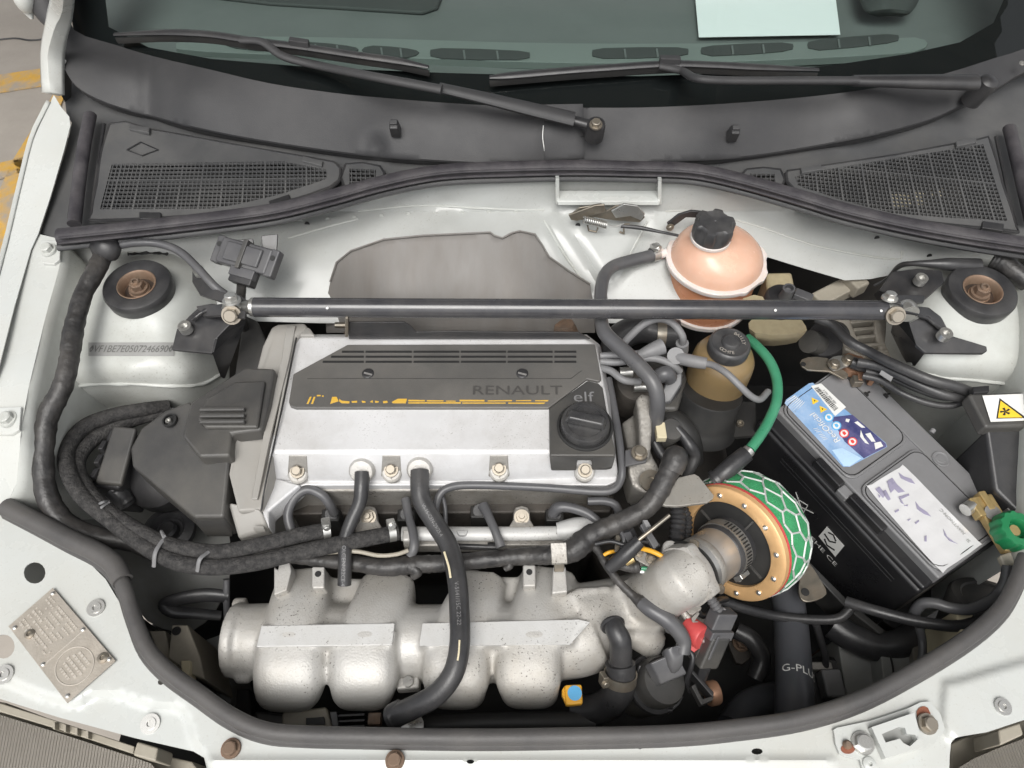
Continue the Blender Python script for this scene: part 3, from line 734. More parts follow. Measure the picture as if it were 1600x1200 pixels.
lathe('screw_hole', [(.005, 0), (.005, .001), (.003, .001), (.003, -.004), (0, -.004)], P(276, 986, .706), (0, 0, 1), 'black_print', car, seg=16)
prism('lamp_bucket', [(282, 1032), (298, 1032), (296, 1060), (284, 1054)], .71, .02, 'cream', car, bevel=.001)
prism('chassis_leg', [(318, 1000), (345, 990), (362, 1075), (360, 1100), (330, 1090)], .60, .1, 'shaded_paint', car, bevel=.003)

# headlamps
def headlamp(pts_h, pts_l, lbl, zl):
    h = thing('headlamp', lbl, 'headlamp', P(*pts_l[0][:2], .60))
    prism('lamp_housing', pts_h, .672, .10, 'beige_plastic', h, bevel=.002)
    le = sheet('lens', pts_l, lambda x, y: zl(x, y), 'lamp_glass', h, res=7, solid=.003)
    sheet('reflector', pts_l, lambda x, y: zl(x, y) - .03, 'lamp_reflector', h, res=40, solid=.002)
    return h
m = mat('lamp_reflector', (.40, .37, .32), .35, metal=.5, var=.1, dscale=8)
nt = MATS['lamp_glass'].node_tree
tc = nt.nodes.new('ShaderNodeTexCoord'); wv = nt.nodes.new('ShaderNodeTexWave'); wv.bands_direction = 'X'; wv.inputs['Scale'].default_value = 100; wv.inputs['Distortion'].default_value = .4
bp = nt.nodes.new('ShaderNodeBump'); bp.inputs['Strength'].default_value = .9; bp.inputs['Distance'].default_value = .004
nt.links.new(tc.outputs['Object'], wv.inputs['Vector']); nt.links.new(wv.outputs['Fac'], bp.inputs['Height'])
for nd in nt.nodes:
    if nd.type in ('BSDF_GLOSSY', 'FRESNEL'): nt.links.new(bp.outputs[0], nd.inputs['Normal'])
df = nt.nodes.new('ShaderNodeBsdfDiffuse'); df.inputs[0].default_value = (.50, .46, .40, 1); nt.links.new(bp.outputs[0], df.inputs['Normal'])
mx2 = nt.nodes.new('ShaderNodeMixShader'); mx2.inputs[0].default_value = .5
out = [n for n in nt.nodes if n.type == 'OUTPUT_MATERIAL'][0]; old = out.inputs[0].links[0].from_socket
nt.links.new(old, mx2.inputs[1]); nt.links.new(df.outputs[0], mx2.inputs[2]); nt.links.new(mx2.outputs[0], out.inputs[0])
h1 = headlamp([(-60, 1085), (10, 1098), (14, 1110), (92, 1135), (210, 1170), (300, 1190), (330, 1230), (-60, 1230)],
              [(-60, 1100), (0, 1117), (100, 1148), (210, 1184), (236, 1193), (252, 1215), (240, 1290), (-60, 1270)],
              'ribbed glass headlamp under the panel corner with the chassis plate', lambda x, y: .722 - .000175 * (y - 1117))
for (x, y) in ((84, 1133), (101, 1137), (119, 1142), (136, 1147)):
    prism('housing_rib', [(x - 2, y - 6), (x + 2, y - 5), (x + 2, y + 7), (x - 2, y + 6)], .735, .03, 'beige_plastic', h1, bevel=.0005)
prism('housing_step', [(214, 1158), (247, 1168), (243, 1190), (207, 1180)], .742, .04, 'beige_plastic', h1, bevel=.002)
prism('housing_lip', [(-60, 1084), (2, 1099), (100, 1130), (210, 1166), (208, 1178), (100, 1142), (0, 1112), (-60, 1096)], .728, .02, 'beige_plastic', h1, bevel=.001)
h2 = headlamp([(1486, 1162), (1510, 1151), (1600, 1126), (1700, 1090), (1700, 1260), (1484, 1260)],
              [(1494, 1202), (1522, 1185), (1560, 1169), (1600, 1154), (1700, 1120), (1700, 1290), (1470, 1290)],
              'ribbed glass headlamp under the panel corner with the latch bracket', lambda x, y: .715)
prism('housing_step', [(1560, 1140), (1594, 1129), (1600, 1148), (1563, 1165)], .742, .05, 'beige_plastic', h2, bevel=.002)

# ================================================================ scuttle, windscreen, cabin
gl_base = [(-40, -150), (60, -60), (108, 0), (116, 45), (180, 68), (240, 86), (330, 107), (420, 128), (520, 143), (600, 151), (700, 159), (800, 164), (900, 166), (1000, 166), (1100, 162), (1200, 155), (1300, 145), (1400, 130), (1480, 112), (1550, 90), (1600, 74), (1700, 30)]
def zg(px, py):
    """where the pixel's ray meets the raked, bowed screen: z = .943 + .577 (y - .874 - .25 x^2)"""
    d = ray(px, py); lo, hi = .3, 4.0
    def g(t):
        p = CAM + d * t; return p.z - (.943 + .577 * (p.y - .874 - .25 * (p.x - .08) ** 2))
    for _ in range(50):
        mid = (lo + hi) / 2
        if g(mid) > 0: lo = mid
        else: hi = mid
    return (CAM + d * lo).z
scr = sheet('windscreen', [(106, -150)] + [(x, y + 8) for x, y in gl_base[2:]] + [(1720, -150)], zg, 'windscreen_glass', car, res=24, solid=0)
fr_in = [(165, -150), (165, 0), (170, 42), (232, 74), (330, 92), (500, 106), (700, 114), (850, 118), (1000, 119), (1150, 114), (1300, 102), (1420, 84), (1500, 66), (1552, 36), (1568, 0), (1575, -150)]
sheet('black_border', [(106, -150)] + [(x, y + 8) for x, y in gl_base[2:]] + [(1720, -150)] + fr_in[::-1], lambda x, y: zg(x, y) - .003, 'frit', scr, res=18, solid=0)
# dashboard seen through the glass
dash_o = sheet('dashboard', [(125, 90), (200, 140), (300, 180), (800, 200), (1300, 190), (1600, 130), (1660, -200), (1650, -260), (116, -260), (112, 0)], lambda x, y: .905 + .010 * math.sin(x / 260) * .3, 'dash_plastic', car, res=40, solid=.004)
vq = lambda y: .918
strip = sheet('vent_strip', smooth_loop([(275, 76), (300, 60), (380, 56), (600, 60), (800, 66), (1000, 68), (1200, 66), (1360, 62), (1430, 58), (1450, 68), (1430, 80), (1360, 86), (1200, 94), (1000, 99), (800, 96), (600, 89), (400, 84)], 2),
              lambda x, y: .917, 'strip_plastic', car, res=20, solid=.012, bevel=.001)
for k, (x0, x1, yc, sl) in enumerate([(350, 450, 68, .06), (458, 560, 74, .05), (565, 655, 80, .04), (672, 828, 84, .02), (925, 1076, 84, -.015), (1095, 1240, 80, -.04), (1262, 1405, 71, -.07)]):
    prism('vent_slot', smooth_loop([(x0, yc - 2), (x0 + 18, yc - 9), (x1 - 18, yc - 8 + sl * (x1 - x0)), (x1, yc - 2 + sl * (x1 - x0)), (x1 - 18, yc + 6 + sl * (x1 - x0)), (x0 + 18, yc + 7)], 2), .9185, .0012, 'dark_interior', car, bevel=0)
    for j in (1, 2):
        xx = x0 + (x1 - x0) * j / 3
        prism('vent_vane', [(xx - 1, yc - 7 + sl * (xx - x0)), (xx + 2, yc - 7 + sl * (xx - x0)), (xx + 4, yc + 6 + sl * (xx - x0)), (xx + 1, yc + 6 + sl * (xx - x0))], .920, .002, 'dash_plastic', car, bevel=0)
prism('sheet_of_paper', [(1083, -40), (1300, -48), (1313, 54), (1092, 58)], .9115, .0006, 'paper', bevel=0, smooth=False, label='blank white sheet of paper lying on the dashboard behind the windscreen', cat='paper')
loft('instrument_hood', [[(1335, -60, .93), (1390, -70, .97), (1450, -60, .93)], [(1340, -10, .93), (1385, -18, .955), (1440, -10, .93)], [(1352, 18, .93), (1390, 14, .94), (1425, 18, .93)], [(1370, 26, .92), (1390, 25, .922), (1410, 26, .92)]],
     'dark_interior', car, nu=3, nv=3, solid=.002)
prism('roof_reflection_slab', [(200, -250), (690, -250), (690, -6), (684, 10), (660, 18), (420, 4), (300, -10), (260, -40)], .914, .008, 'dark_interior', car, bevel=.006, bseg=4)  # dark slab standing in for the roof's reflection in the glass

# scuttle cover: long black moulding at the foot of the windscreen
cz = tps([(x, y + 2, zg(x, y) + .005) for x, y in gl_base[3:22]] + [
          (95, 85, .962), (108, 125, .945), (150, 152, .93), (240, 180, .912), (400, 216, .903), (550, 238, .900), (700, 250, .898), (850, 255, .897), (1000, 250, .898), (1150, 243, .900), (1300, 220, .905), (1450, 186, .915), (1560, 135, .935), (1640, 90, .955),
          (600, 205, .930), (850, 215, .930), (1100, 212, .930), (300, 150, .942), (1350, 180, .938), (180, 110, .955), (1520, 125, .952)], .012)
scut_top = [(x, y + 2) for x, y in gl_base[2:]]
scut_low = [(1660, 95), (1600, 112), (1560, 136), (1500, 165), (1450, 187), (1380, 206), (1300, 222), (1220, 236), (1150, 245), (1080, 249), (1000, 252), (850, 256), (700, 251), (550, 239), (400, 217), (300, 197), (240, 181), (190, 168), (150, 153), (118, 133), (100, 105), (94, 80), (97, 40), (102, 0)]
def scz(x, y):
    z = cz(x, y)
    z -= .003 * math.exp(-((x - 232) / 14) ** 2)
    z += .0025 * sstep(842, 850, x) * sstep(916, 908, x)
    z -= .006 * sstep(610, 590, x) * sstep(560, 590, x) * sstep(195, 235, y)
    return z
scut = thing('scuttle_cover', 'black plastic scuttle moulding along the foot of the windscreen', 'scuttle', P(850, 256, .88))
scut_top = smooth_loop(scut_top, 3, closed=False); scut_low = smooth_loop(scut_low, 3, closed=False)
sheet('moulding', scut_top + scut_low, scz, 'trim_plastic', scut, res=9, solid=.003)
low = scut_low[2:60]
e0 = [P(x, y - 4, scz(x, y - 4) - .0035) for x, y in low]
loft('moulding_edge', [e0, [p + Vector((0, -.002, -.006)) for p in e0], [p + Vector((0, .002, -.016)) for p in e0]], 'black_plastic', scut, nu=1, nv=2)
for (x, y) in ((617, 200), (1146, 208)):
    c = P(x, y, cz(x, y) + .008); boxw('hook', c, Vector((.0068, 0, 0)), Vector((0, .007, .004)), Vector((0, -.005, .010)), 'black_plastic', scut, bevel=.002, taper=.85)
    boxw('hook_tip', c + Vector((0, -.004, .011)), Vector((.005, 0, 0)), Vector((0, .003, .0015)), Vector((0, -.001, .002)), 'trim_plastic', scut, bevel=.001)
washer(scut, P(100, 97, .957), .004, (-.2, -.3, 1)); washer(scut, P(1597, 99, .962), .004, (0, -.3, 1))
# air-inlet tray between moulding and rear seal
trz = tps([(150, 160, .915), (60, 362, .886), (95, 370, .888), (160, 340, .890), (500, 240, .893), (500, 300, .892), (800, 256, .895), (1000, 253, .895), (1250, 240, .895), (1300, 320, .892), (1560, 150, .912), (1600, 370, .888), (110, 200, .915)])
MESHES = [[(172, 258), (443, 254), (512, 266), (512, 278), (440, 302), (378, 317), (330, 325), (158, 326)], [(1244, 277), (1270, 269), (1400, 248), (1535, 227), (1572, 344), (1480, 339), (1394, 332), (1320, 313), (1247, 289)],
          [(546, 263), (588, 265), (586, 282), (546, 290)], [(1172, 271), (1211, 271), (1213, 290), (1172, 278)]]
tray = thing('inlet_tray', 'dark grey plastic air-inlet tray between the scuttle moulding and rear seal', 'tray', P(850, 256, .87))
sheet('tray_panel', [(96, 108), (118, 132), (150, 152), (240, 180), (400, 216), (550, 238), (700, 250), (850, 257), (1000, 252), (1150, 245), (1300, 222), (1450, 187), (1560, 136), (1640, 95), (1660, 380), (1500, 372), (1330, 335), (1150, 285), (1060, 270), (900, 268), (720, 272), (600, 292), (480, 324), (300, 352), (150, 366), (95, 376), (63, 364), (84, 296), (104, 230), (112, 192), (104, 178)],
      lambda x, y: trz(x, y) - .009, 'tray_plastic', tray, res=14, solid=.003, holes=[[(x, y) for x, y in h] for h in MESHES])
for pth in ([(141, 180), (132, 225), (124, 280), (116, 350)], [(1577, 200), (1587, 240), (1599, 290), (1612, 345)]):
    tube('side_seal', [P(x, y, trz(x, y) + .008) for x, y in pth], .0085, 'seal_rubber', tray, seg=12, flat=(1.0, .9))
for pth in ([(163, 194), (157, 230), (150, 280), (143, 335)], [(1556, 214), (1566, 260), (1577, 310), (1588, 352)]):
    tube('tray_groove_lip', [P(x, y, trz(x, y) + .002) for x, y in pth], .0022, 'black_plastic', tray, seg=8)

def grille(label, outer, meshp, solidz, vdir, hdir, ribs_every, step, group=None, tabs=(), clips=()):
    gr = thing('air_grille', label, 'grille', P(sum(p[0] for p in outer) / len(outer), sum(p[1] for p in outer) / len(outer), .888))
    zf = lambda x, y: trz(x, y) + solidz
    sheet('grille_frame', smooth_loop(outer, 2), zf, 'tray_plastic', gr, holes=[meshp], res=12, solid=.004)
    ol = smooth_loop(outer, 2); ol.append(ol[0])
    tube('frame_groove', [P(x, y, zf(x, y) - .0015) for x, y in ol], .0025, 'black_plastic', gr, seg=6, n=1, smoothpath=False)
    prism('dark_well', [P(x, y, zf(x, y) - .035) for x, y in meshp], 0, .001, 'deep_black', gr, bevel=0, smooth=False)
    bm_v = []; bm_f = []
    def bar(a, b, wd, h):
        pa = P(a[0], a[1], zf(*a)); pb = P(b[0], b[1], zf(*b)); d = (pb - pa)
        if d.length < .001: return None
        s = d.normalized().cross(Vector((0, 0, 1))).normalized() * wd; k = Vector((0, 0, -h))
        v = [pa - s, pa + s, pb + s, pb - s]; v = v + [q + k for q in v]
        return v
    FB = [(0, 1, 2, 3), (7, 6, 5, 4), (0, 4, 5, 1), (1, 5, 6, 2), (2, 6, 7, 3), (3, 7, 4, 0)]
    def cuts(o, d):
        ts = []
        for i in range(len(meshp)):
            a = meshp[i]; b = meshp[(i + 1) % len(meshp)]
            ex, ey = b[0] - a[0], b[1] - a[1]; den = d[0] * ey - d[1] * ex
            if abs(den) < 1e-9: continue
            t = ((a[0] - o[0]) * ey - (a[1] - o[1]) * ex) / den; s = ((a[0] - o[0]) * d[1] - (a[1] - o[1]) * d[0]) / den
            if 0 <= s < 1: ts.append(t)
        ts.sort(); return [((o[0] + d[0] * ts[i], o[1] + d[1] * ts[i]), (o[0] + d[0] * ts[i + 1], o[1] + d[1] * ts[i + 1])) for i in range(0, len(ts) - 1, 2)]
    xs = [p[0] for p in meshp]; ys = [p[1] for p in meshp]; cx = (min(xs) + max(xs)) / 2; cy = (min(ys) + max(ys)) / 2
    k = 0; x = min(xs) - 40
    while x < max(xs) + 40:
        dv = vdir(x)
        for a, b in cuts((x, cy), dv):
            if k % ribs_every == 0 and ribs_every > 1:
                v = bar(a, b, .0011, .006)
                if v: mk('rib', v, FB, 'tray_plastic', gr, smooth=False)
            else:
                v = bar(a, b, .00055, .003)
                if v: j = len(bm_v); bm_v.extend(v); bm_f.extend([tuple(q + j for q in f) for f in FB])
        x += step; k += 1
    y = min(ys) - 40; k = 0
    while y < max(ys) + 40:
        for a, b in cuts((cx, y), hdir(y)):
            if ribs_every > 1 and abs(y - (cy - 12)) < step * .45:
                v = bar(a, b, .0011, .005)
                if v: mk('rib', v, FB, 'tray_plastic', gr, smooth=False)
                continue
            v = bar(a, b, .00055, .003)
            if v: j = len(bm_v); bm_v.extend([q + Vector((0, 0, -.0003)) for q in v]); bm_f.extend([tuple(q + j for q in f) for f in FB])
        y += step * .93; k += 1
    mk('fine_mesh', bm_v, bm_f, 'tray_plastic', gr, smooth=False, kind='stuff')
    for (x, y, a) in tabs:
        dx, dy = math.cos(a), math.sin(a)
        prism('hinge_tab', [(x - 16 * dx + 4 * dy, y - 16 * dy - 4 * dx), (x + 16 * dx + 4 * dy, y + 16 * dy - 4 * dx), (x + 16 * dx - 4 * dy, y + 16 * dy + 4 * dx), (x - 16 * dx - 4 * dy, y - 16 * dy + 4 * dx)], zf(x, y) + .004, .005, 'tray_plastic', gr, bevel=.001)
    for (x, y, a) in clips:
        dx, dy = math.cos(a), math.sin(a)
        prism('clip', [(x - 17 * dx + 5 * dy, y - 17 * dy - 5 * dx), (x + 17 * dx + 5 * dy, y + 17 * dy - 5 * dx), (x + 17 * dx - 6 * dy, y + 17 * dy + 6 * dx), (x - 17 * dx - 6 * dy, y - 17 * dy + 6 * dx)], zf(x, y) + .003, .006, 'black_plastic', gr, bevel=.001)
    return gr
gl = grille('tapered air grille with a plain upper half bearing a faint diamond emblem',
            [(172, 195), (234, 203), (360, 226), (498, 250), (526, 257), (532, 274), (516, 293), (440, 318), (378, 331), (300, 338), (155, 345), (143, 336), (152, 290)],
            [(175, 256), (443, 252), (512, 265), (512, 279), (440, 303), (378, 318), (330, 326), (156, 327)], .003,
            lambda x: (-.26 + .30 * (x - 160) / 350, 1), lambda y: (1, -.01), 5, 6.6, tabs=((217, 200, .18), (488, 251, .25)), clips=((234, 336, .02), (437, 313, -.32)))
# diamond emblem moulded into the plain half
dq = [P(x, y, trz(x, y) + .0045) for x, y in ((198, 234), (220, 222), (247, 234), (222, 243))]
tube('emblem_ridge', dq + [dq[0]], .0009, 'black_plastic', gl, seg=6, smoothpath=False)
tube('emblem_ridge', [P(x, y, .8975) for x, y in ((207, 234), (237, 234))], .0006, 'black_plastic', gl, seg=6, smoothpath=False)
grille('large tapered air grille of open mesh with pale parts showing below it',
       [(1228, 272), (1253, 265), (1400, 243), (1528, 219), (1546, 222), (1566, 290), (1587, 355), (1570, 360), (1394, 341), (1310, 322), (1244, 300)],
       [(1242, 276), (1270, 268), (1400, 247), (1536, 225), (1574, 345), (1480, 340), (1394, 333), (1320, 314), (1246, 290)], .003,
       lambda x: (.10 + .22 * (x - 1240) / 330, 1), lambda y: (1, .10), 6, 6.2, tabs=((1268, 263, -.18), (1510, 221, -.2)), clips=((1552, 352, .15), (1300, 316, .3)))
grille('small square vent beside the tapered grille with the emblem', [(540, 258), (594, 261), (594, 284), (540, 296)], [(546, 263), (588, 265), (586, 282), (546, 290)], .001, lambda x: (0.02, 1), lambda y: (1, .01), 1, 7.2)
grille('small square vent beside the large open-mesh grille', [(1166, 266), (1219, 266), (1219, 296), (1166, 282)], [(1172, 271), (1211, 271), (1213, 290), (1172, 278)], .001, lambda x: (0.02, 1), lambda y: (1, .01), 1, 7.2)

# rubber seals of the bonnet opening
sp = [(92, 373), (200, 362), (330, 347), (430, 333), (520, 311), (600, 289), (690, 272), (800, 267), (900, 265), (1000, 267), (1080, 270), (1150, 284), (1250, 312), (1320, 333), (1420, 356), (1520, 374), (1640, 392)]
rs = thing('rear_bonnet_seal', 'thick ribbed black rubber seal along the rear of the engine bay', 'seal', P(900, 270, .885))
tube('seal_bead', [P(x, y - 3, .908) for x, y in sp], .0115, 'seal_rubber', rs, seg=16, n=5, flat=(1, .8))
for dy, dz in ((-9, .0065), (-1, .0085), (7, .006)):
    tube('seal_rib', [P(x, y + dy, .908 + dz) for x, y in sp], .0017, 'seal_rubber', rs, seg=6, n=4)
tube('seal_foot', [P(x, y + 11, .896) for x, y in sp], .0085, 'black_plastic', rs, seg=10, n=4, flat=(1, .6))
fsp = [(12, 793), (60, 818), (110, 845), (160, 872), (190, 908), (208, 960), (228, 1010), (262, 1048), (310, 1083), (360, 1118), (410, 1140), (470, 1147), (600, 1150), (750, 1152), (900, 1150), (1050, 1146), (1150, 1137), (1250, 1122), (1340, 1094), (1430, 1048), (1510, 998), (1560, 955), (1585, 915), (1602, 870)]
fs_ = thing('front_bonnet_seal', 'long grey rubber seal curving along the front of the engine bay', 'seal', P(750, 1152, .77))
tube('seal_bead', [P(x, y, .789) for x, y in fsp], [.0100] + [.0076] * (len(fsp) - 1), 'front_seal_rubber', fs_, seg=14, n=5)
tube('seal_foot', [P(x - 1 if x < 400 else x, y + 9, .777) for x, y in fsp], .007, 'front_seal_rubber', fs_, seg=10, n=5)
tube('seal_sleeve', [P(x, y, .790) for x, y in ((10, 792), (60, 817), (110, 843), (150, 862), (176, 880), (192, 908))], .0105, 'front_seal_rubber', fs_, seg=14, n=5, hollow=True)

# wipers
def wiper(label, blade, arm, arm_r, zoff, pivot):
    w = thing('wiper', label, 'wiper', P(pivot[0], pivot[1], cz(*pivot)))
    zz = lambda x, y: (zg(x, y) if y < 120 else cz(x, y) + .018)
    bp = [P(x, y, zg(x, y) + .010) for x, y in blade]
    tube('blade_rubber', [p - Vector((0, 0, .006)) for p in bp], .0028, 'deep_black', w, seg=6, n=6, flat=(.7, 1.8))
    tube('blade_frame', [p + Vector((0, 0, .003)) for p in bp], [.0025] + [.005] * (len(bp) - 2) + [.0025], 'black_plastic', w, seg=8, n=6, flat=(1.3, .7))
    mid = len(bp) // 2
    for t in (.2, .27, .36, .62, .7, .78):
        i = t * (len(bp) - 1); k = int(i); q = bp[k].lerp(bp[k + 1], i - k); d = (bp[k + 1] - bp[k]).normalized()
        boxw('blade_slot', q + Vector((0, 0, .0052)), d * .007, Vector((0, 0, 1)).cross(d) * .0016, Vector((0, 0, .0006)), 'deep_black', w, bevel=0)
    boxw('blade_clip', bp[mid] + Vector((0, 0, .008)), (bp[mid + 1] - bp[mid]).normalized() * .014, Vector((0, .005, 0)), Vector((0, 0, .005)), 'trim_plastic', w, bevel=.001)
    tube('arm', [P(x, y, zz(x, y) + zoff) for x, y in arm[:-1]], arm_r[:-1], 'trim_plastic', w, seg=10, n=6, flat=(1, .7))
    a = arm[-2]; b = arm[-1]; mid_p = arm[len(arm) // 2]
    return w, zz
w1, zz1 = wiper('wiper whose arm crosses the scuttle to a bare pivot nut', [(180, 57), (262, 54), (330, 57), (390, 66), (470, 76), (556, 89), (620, 98), (670, 108)],
           [(376, 63), (410, 66), (443, 88), (500, 103), (590, 121), (690, 140), (692, 140)], [.0062, .0064, .0066, .0068, .007, .0074, .0074], .014, (931, 199))
tube('arm_cover', [P(686, 137, .985), P(760, 154, .976), P(830, 171, .966), P(897, 187, .956)], [.0088, .0104, .0120, .0128], 'trim_plastic', w1, seg=10, flat=(1, .6))
tube('arm_link', [P(893, 187, .954), P(912, 192, .952), P(930, 197, .95)], [.0075, .0075, .008], 'black_plastic', w1, seg=10, flat=(1, .7))
lathe('pivot', [(.0125, -.02), (.0125, .002), (.0115, .006), (.009, .007), (0, .007)], P(931, 198, .951), (0, -.25, 1), 'black_plastic', w1, seg=20)
hexbolt(w1, P(931, 195, .960), .0065, (0, -.25, 1), 'steel')
w2, zz2 = wiper('wiper lying level along the screen with a capped arm end', [(765, 124), (800, 121), (881, 114), (950, 109), (1045, 103), (1120, 105), (1180, 108), (1278, 112)],
           [(1030, 103), (1050, 107), (1068, 112), (1091, 123), (1150, 126), (1250, 126), (1340, 126), (1342, 126)], [.006, .0064, .0068, .007, .007, .0072, .0076, .0076], .014, (1540, 132))
tube('arm_cover', [P(1332, 126, .975), P(1400, 127, .975), P(1460, 128, .975), P(1525, 129, .974)], [.0092, .0108, .0122, .0135], 'black_plastic', w2, seg=12, flat=(1, .7))
lathe('pivot_cap', [(.0135, -.03), (.0135, .0), (.012, .008), (.007, .0115), (0, .012)], P(1540, 133, .965), (.1, -.25, 1), 'black_plastic', w2, seg=20)

# bonnet catch with spring and cable
ct = thing('bonnet_catch', 'worn steel bonnet catch with a coil spring under the firewall pocket', 'catch', PY(950, 345, .74))
yc = .752
prism('catch_plate', [PY(x, y, yc) for x, y in ((893, 335), (905, 325), (940, 319), (948, 330), (962, 322), (985, 320), (1000, 330), (1008, 340), (1000, 348), (960, 345), (930, 340), (905, 345))], 0, .003, 'steel', ct, ext=(0, 1, 0), bevel=.001)
prism('catch_lever', [PY(x, y, yc - .005) for x, y in ((955, 330), (975, 319), (996, 322), (1008, 335), (1002, 345), (985, 338), (962, 341))], 0, .003, 'zinc', ct, ext=(0, 1, 0), bevel=.001)
prism('catch_lever', [PY(x, y, yc - .006) for x, y in ((888, 336), (900, 332), (930, 321), (945, 320), (945, 332), (920, 338), (902, 346), (892, 344))], 0, .003, 'steel', ct, ext=(0, 1, 0), bevel=.001)
coil = []
a0 = PY(912, 343, yc - .014); b0 = PY(948, 352, yc - .014); ax, u, v = frame(b0 - a0)
for i in range(12 * 10 + 1):
    t = i / 120; an = t * 12 * 2 * math.pi
    coil.append(a0.lerp(b0, t) + (u * math.cos(an) + v * math.sin(an)) * .0045)
tube('spring', coil, .0011, 'zinc', ct, seg=6, n=1, smoothpath=False)
tube('spring_hook', [PY(948, 352, yc - .012), PY(962, 354, yc - .012), PY(975, 349, yc - .008)], .0011, 'zinc', ct, seg=6)
tube('cable_clip', [PY(968, 362, yc - .004), PY(975, 365, yc - .006), PY(974, 350, yc - .008), PY(984, 350, yc - .008)], .0013, 'steel', ct, seg=6, smoothpath=False)
tube('cable_clip', [PY(918, 352, yc - .004), PY(920, 360, yc - .006), PY(932, 362, yc - .008), PY(934, 356, yc - .008)], .0013, 'steel', ct, seg=6, smoothpath=False)
tube('release_cable', [PY(970, 353, yc - .008), PY(1000, 356, yc - .012), PY(1035, 363, yc - .02), PY(1060, 368, yc - .03)], [.0028, .003, .002, .002], 'rubber', ct, seg=8)

# seams, studs and spot welds of the firewall; overlap piece of the scuttle
def fwp(x, y, o=.0015): return PY(x, y, fw(x, y) - o)
fwall = [o for o in bpy.data.objects if o.name == 'firewall'][0]
for q in ([(560, 330), (640, 322), (690, 322), (760, 326), (850, 328)], [(450, 372), (520, 352), (560, 342)], [(1040, 330), (1090, 330), (1180, 352), (1280, 385), (1395, 405), (1410, 392)], [(850, 345), (880, 395), (915, 445)], [(1012, 345), (985, 395), (960, 440)]):
    tube('pressed_seam', [fwp(x, y, .0002) for x, y in q], .0016, 'dirty_white_paint', fwall, seg=6)
for (x, y) in ((903, 352), (1370, 372), (480, 350), (1452, 400)):
    lathe('hole', [(.0035, 0), (.0035, .0006), (0, .0006)], fwp(x, y, .0), (0, -1, .4), 'black_print', fwall, seg=14)
for k in range(9):
    x, y = 470 + k * 42, 345 - 14 * math.sin(k / 8 * 1.6)
    lathe('spot_weld', [(.003, 0), (.0028, .0006), (.0015, .0003), (0, .0003)], fwp(x, y, .0004), (0, -1, .4), 'dirty_white_paint', fwall, seg=12)
sheet('overlap_piece', [(849, 163), (911, 162), (913, 246), (851, 250)], lambda x, y: scz(x, y) + .0016, 'trim_plastic', scut, res=9, solid=.0025, bevel=.0006)
tube('scratch', [P(849, 196, scz(849, 196) + .0012), P(848, 215, scz(848, 215) + .0012), P(851, 236, scz(851, 236) + .0012)], .0006, 'label_white', scut, seg=5)
for (x, y, w, h) in ((1405, 312, 15, 9), (1432, 308, 12, 10), (1465, 300, 9, 6)):
    prism('heater_part', [P(x - w, y - h, .868), P(x + w, y - h, .868), P(x + w, y + h, .868), P(x - w, y + h, .868)], 0, .003, 'cream', tray, bevel=.001)

# sealer beads and grime along the tower edges
for twr, fz_, q in ((tow, tz, [(62, 602), (95, 606), (140, 601), (205, 600), (270, 603), (315, 600), (345, 585)]), (tow, tz, [(100, 628), (150, 640), (220, 636), (300, 640)]), (tow2, tz2, [(1430, 578), (1470, 590), (1520, 594), (1580, 600), (1640, 604)])):
    tube('sealer_bead', [P(x, y, fz_(x, y) + .0004) for x, y in smooth_loop(q, 4, closed=False)], .0026, 'dirty_white_paint', twr, seg=8, wob=.25, smoothpath=False)
for q in ([(110, 407), (128, 402), (150, 399)], [(200, 398), (230, 396), (262, 398)], [(84, 470), (78, 500), (72, 520)]):
    tube('grime', [P(x, y, tz(x, y) + .0003) for x, y in q], .0022, 'deep_black', tow, seg=6, wob=.5)
# bumper and front grille below the panel edge (just out of the picture)
def bow(x): return .16 * (abs(x - .03) / .75) ** 3
bxs = [-.78 + i * .156 for i in range(11)]
loft('bumper', [[Vector((x, y + bow(x), z)) for x in bxs] for (y, z) in ((.045, .664), (-.01, .655), (-.05, .60), (-.06, .50), (-.04, .38), (.0, .30))], 'white_paint', car, nu=3, nv=3, solid=.003)
gxs = [-.30 + i * .08 for i in range(9)]
loft('front_grille', [[Vector((x, y + bow(x), z)) for x in gxs] for (y, z) in ((.058, .768), (.045, .72), (.035, .664))], 'black_plastic', car, nu=2, nv=2, solid=.003)
# ================================================================ engine: head, covers
def sweep(stations, seg=28, ex=4.0):
    """rounded-box section carried along; stations: (top point, half width, half height)"""
    tops = [W(s[0]) for s in stations]
    fine = catmull(tops, 4); hw = [v.x for v in catmull([Vector((s[1], 0, 0)) for s in stations], 4)]; hh = [v.x for v in catmull([Vector((s[2], 0, 0)) for s in stations], 4)]
    vs = []; fs = []
    for i, p in enumerate(fine):
        t = (fine[min(i + 1, len(fine) - 1)] - fine[max(i - 1, 0)]).normalized()
        x = Vector((1, 0, 0)); x = (x - t * x.dot(t)).normalized(); n = t.cross(x)
        c = p - n * hh[i]
        for k in range(seg):
            a = 2 * math.pi * k / seg; ca, sa = math.cos(a), math.sin(a)
            q = (abs(ca) ** ex + abs(sa) ** ex) ** (-1 / ex)
            vs.append(c + x * (ca * q * hw[i]) + n * (sa * q * hh[i]))
    for i in range(len(fine) - 1):
        for k in range(seg):
            k2 = (k + 1) % seg; fs.append((i * seg + k, i * seg + k2, (i + 1) * seg + k2, (i + 1) * seg + k))
    fs += [tuple(range(seg))[::-1], tuple(range((len(fine) - 1) * seg, len(fine) * seg))]
    return vs, fs
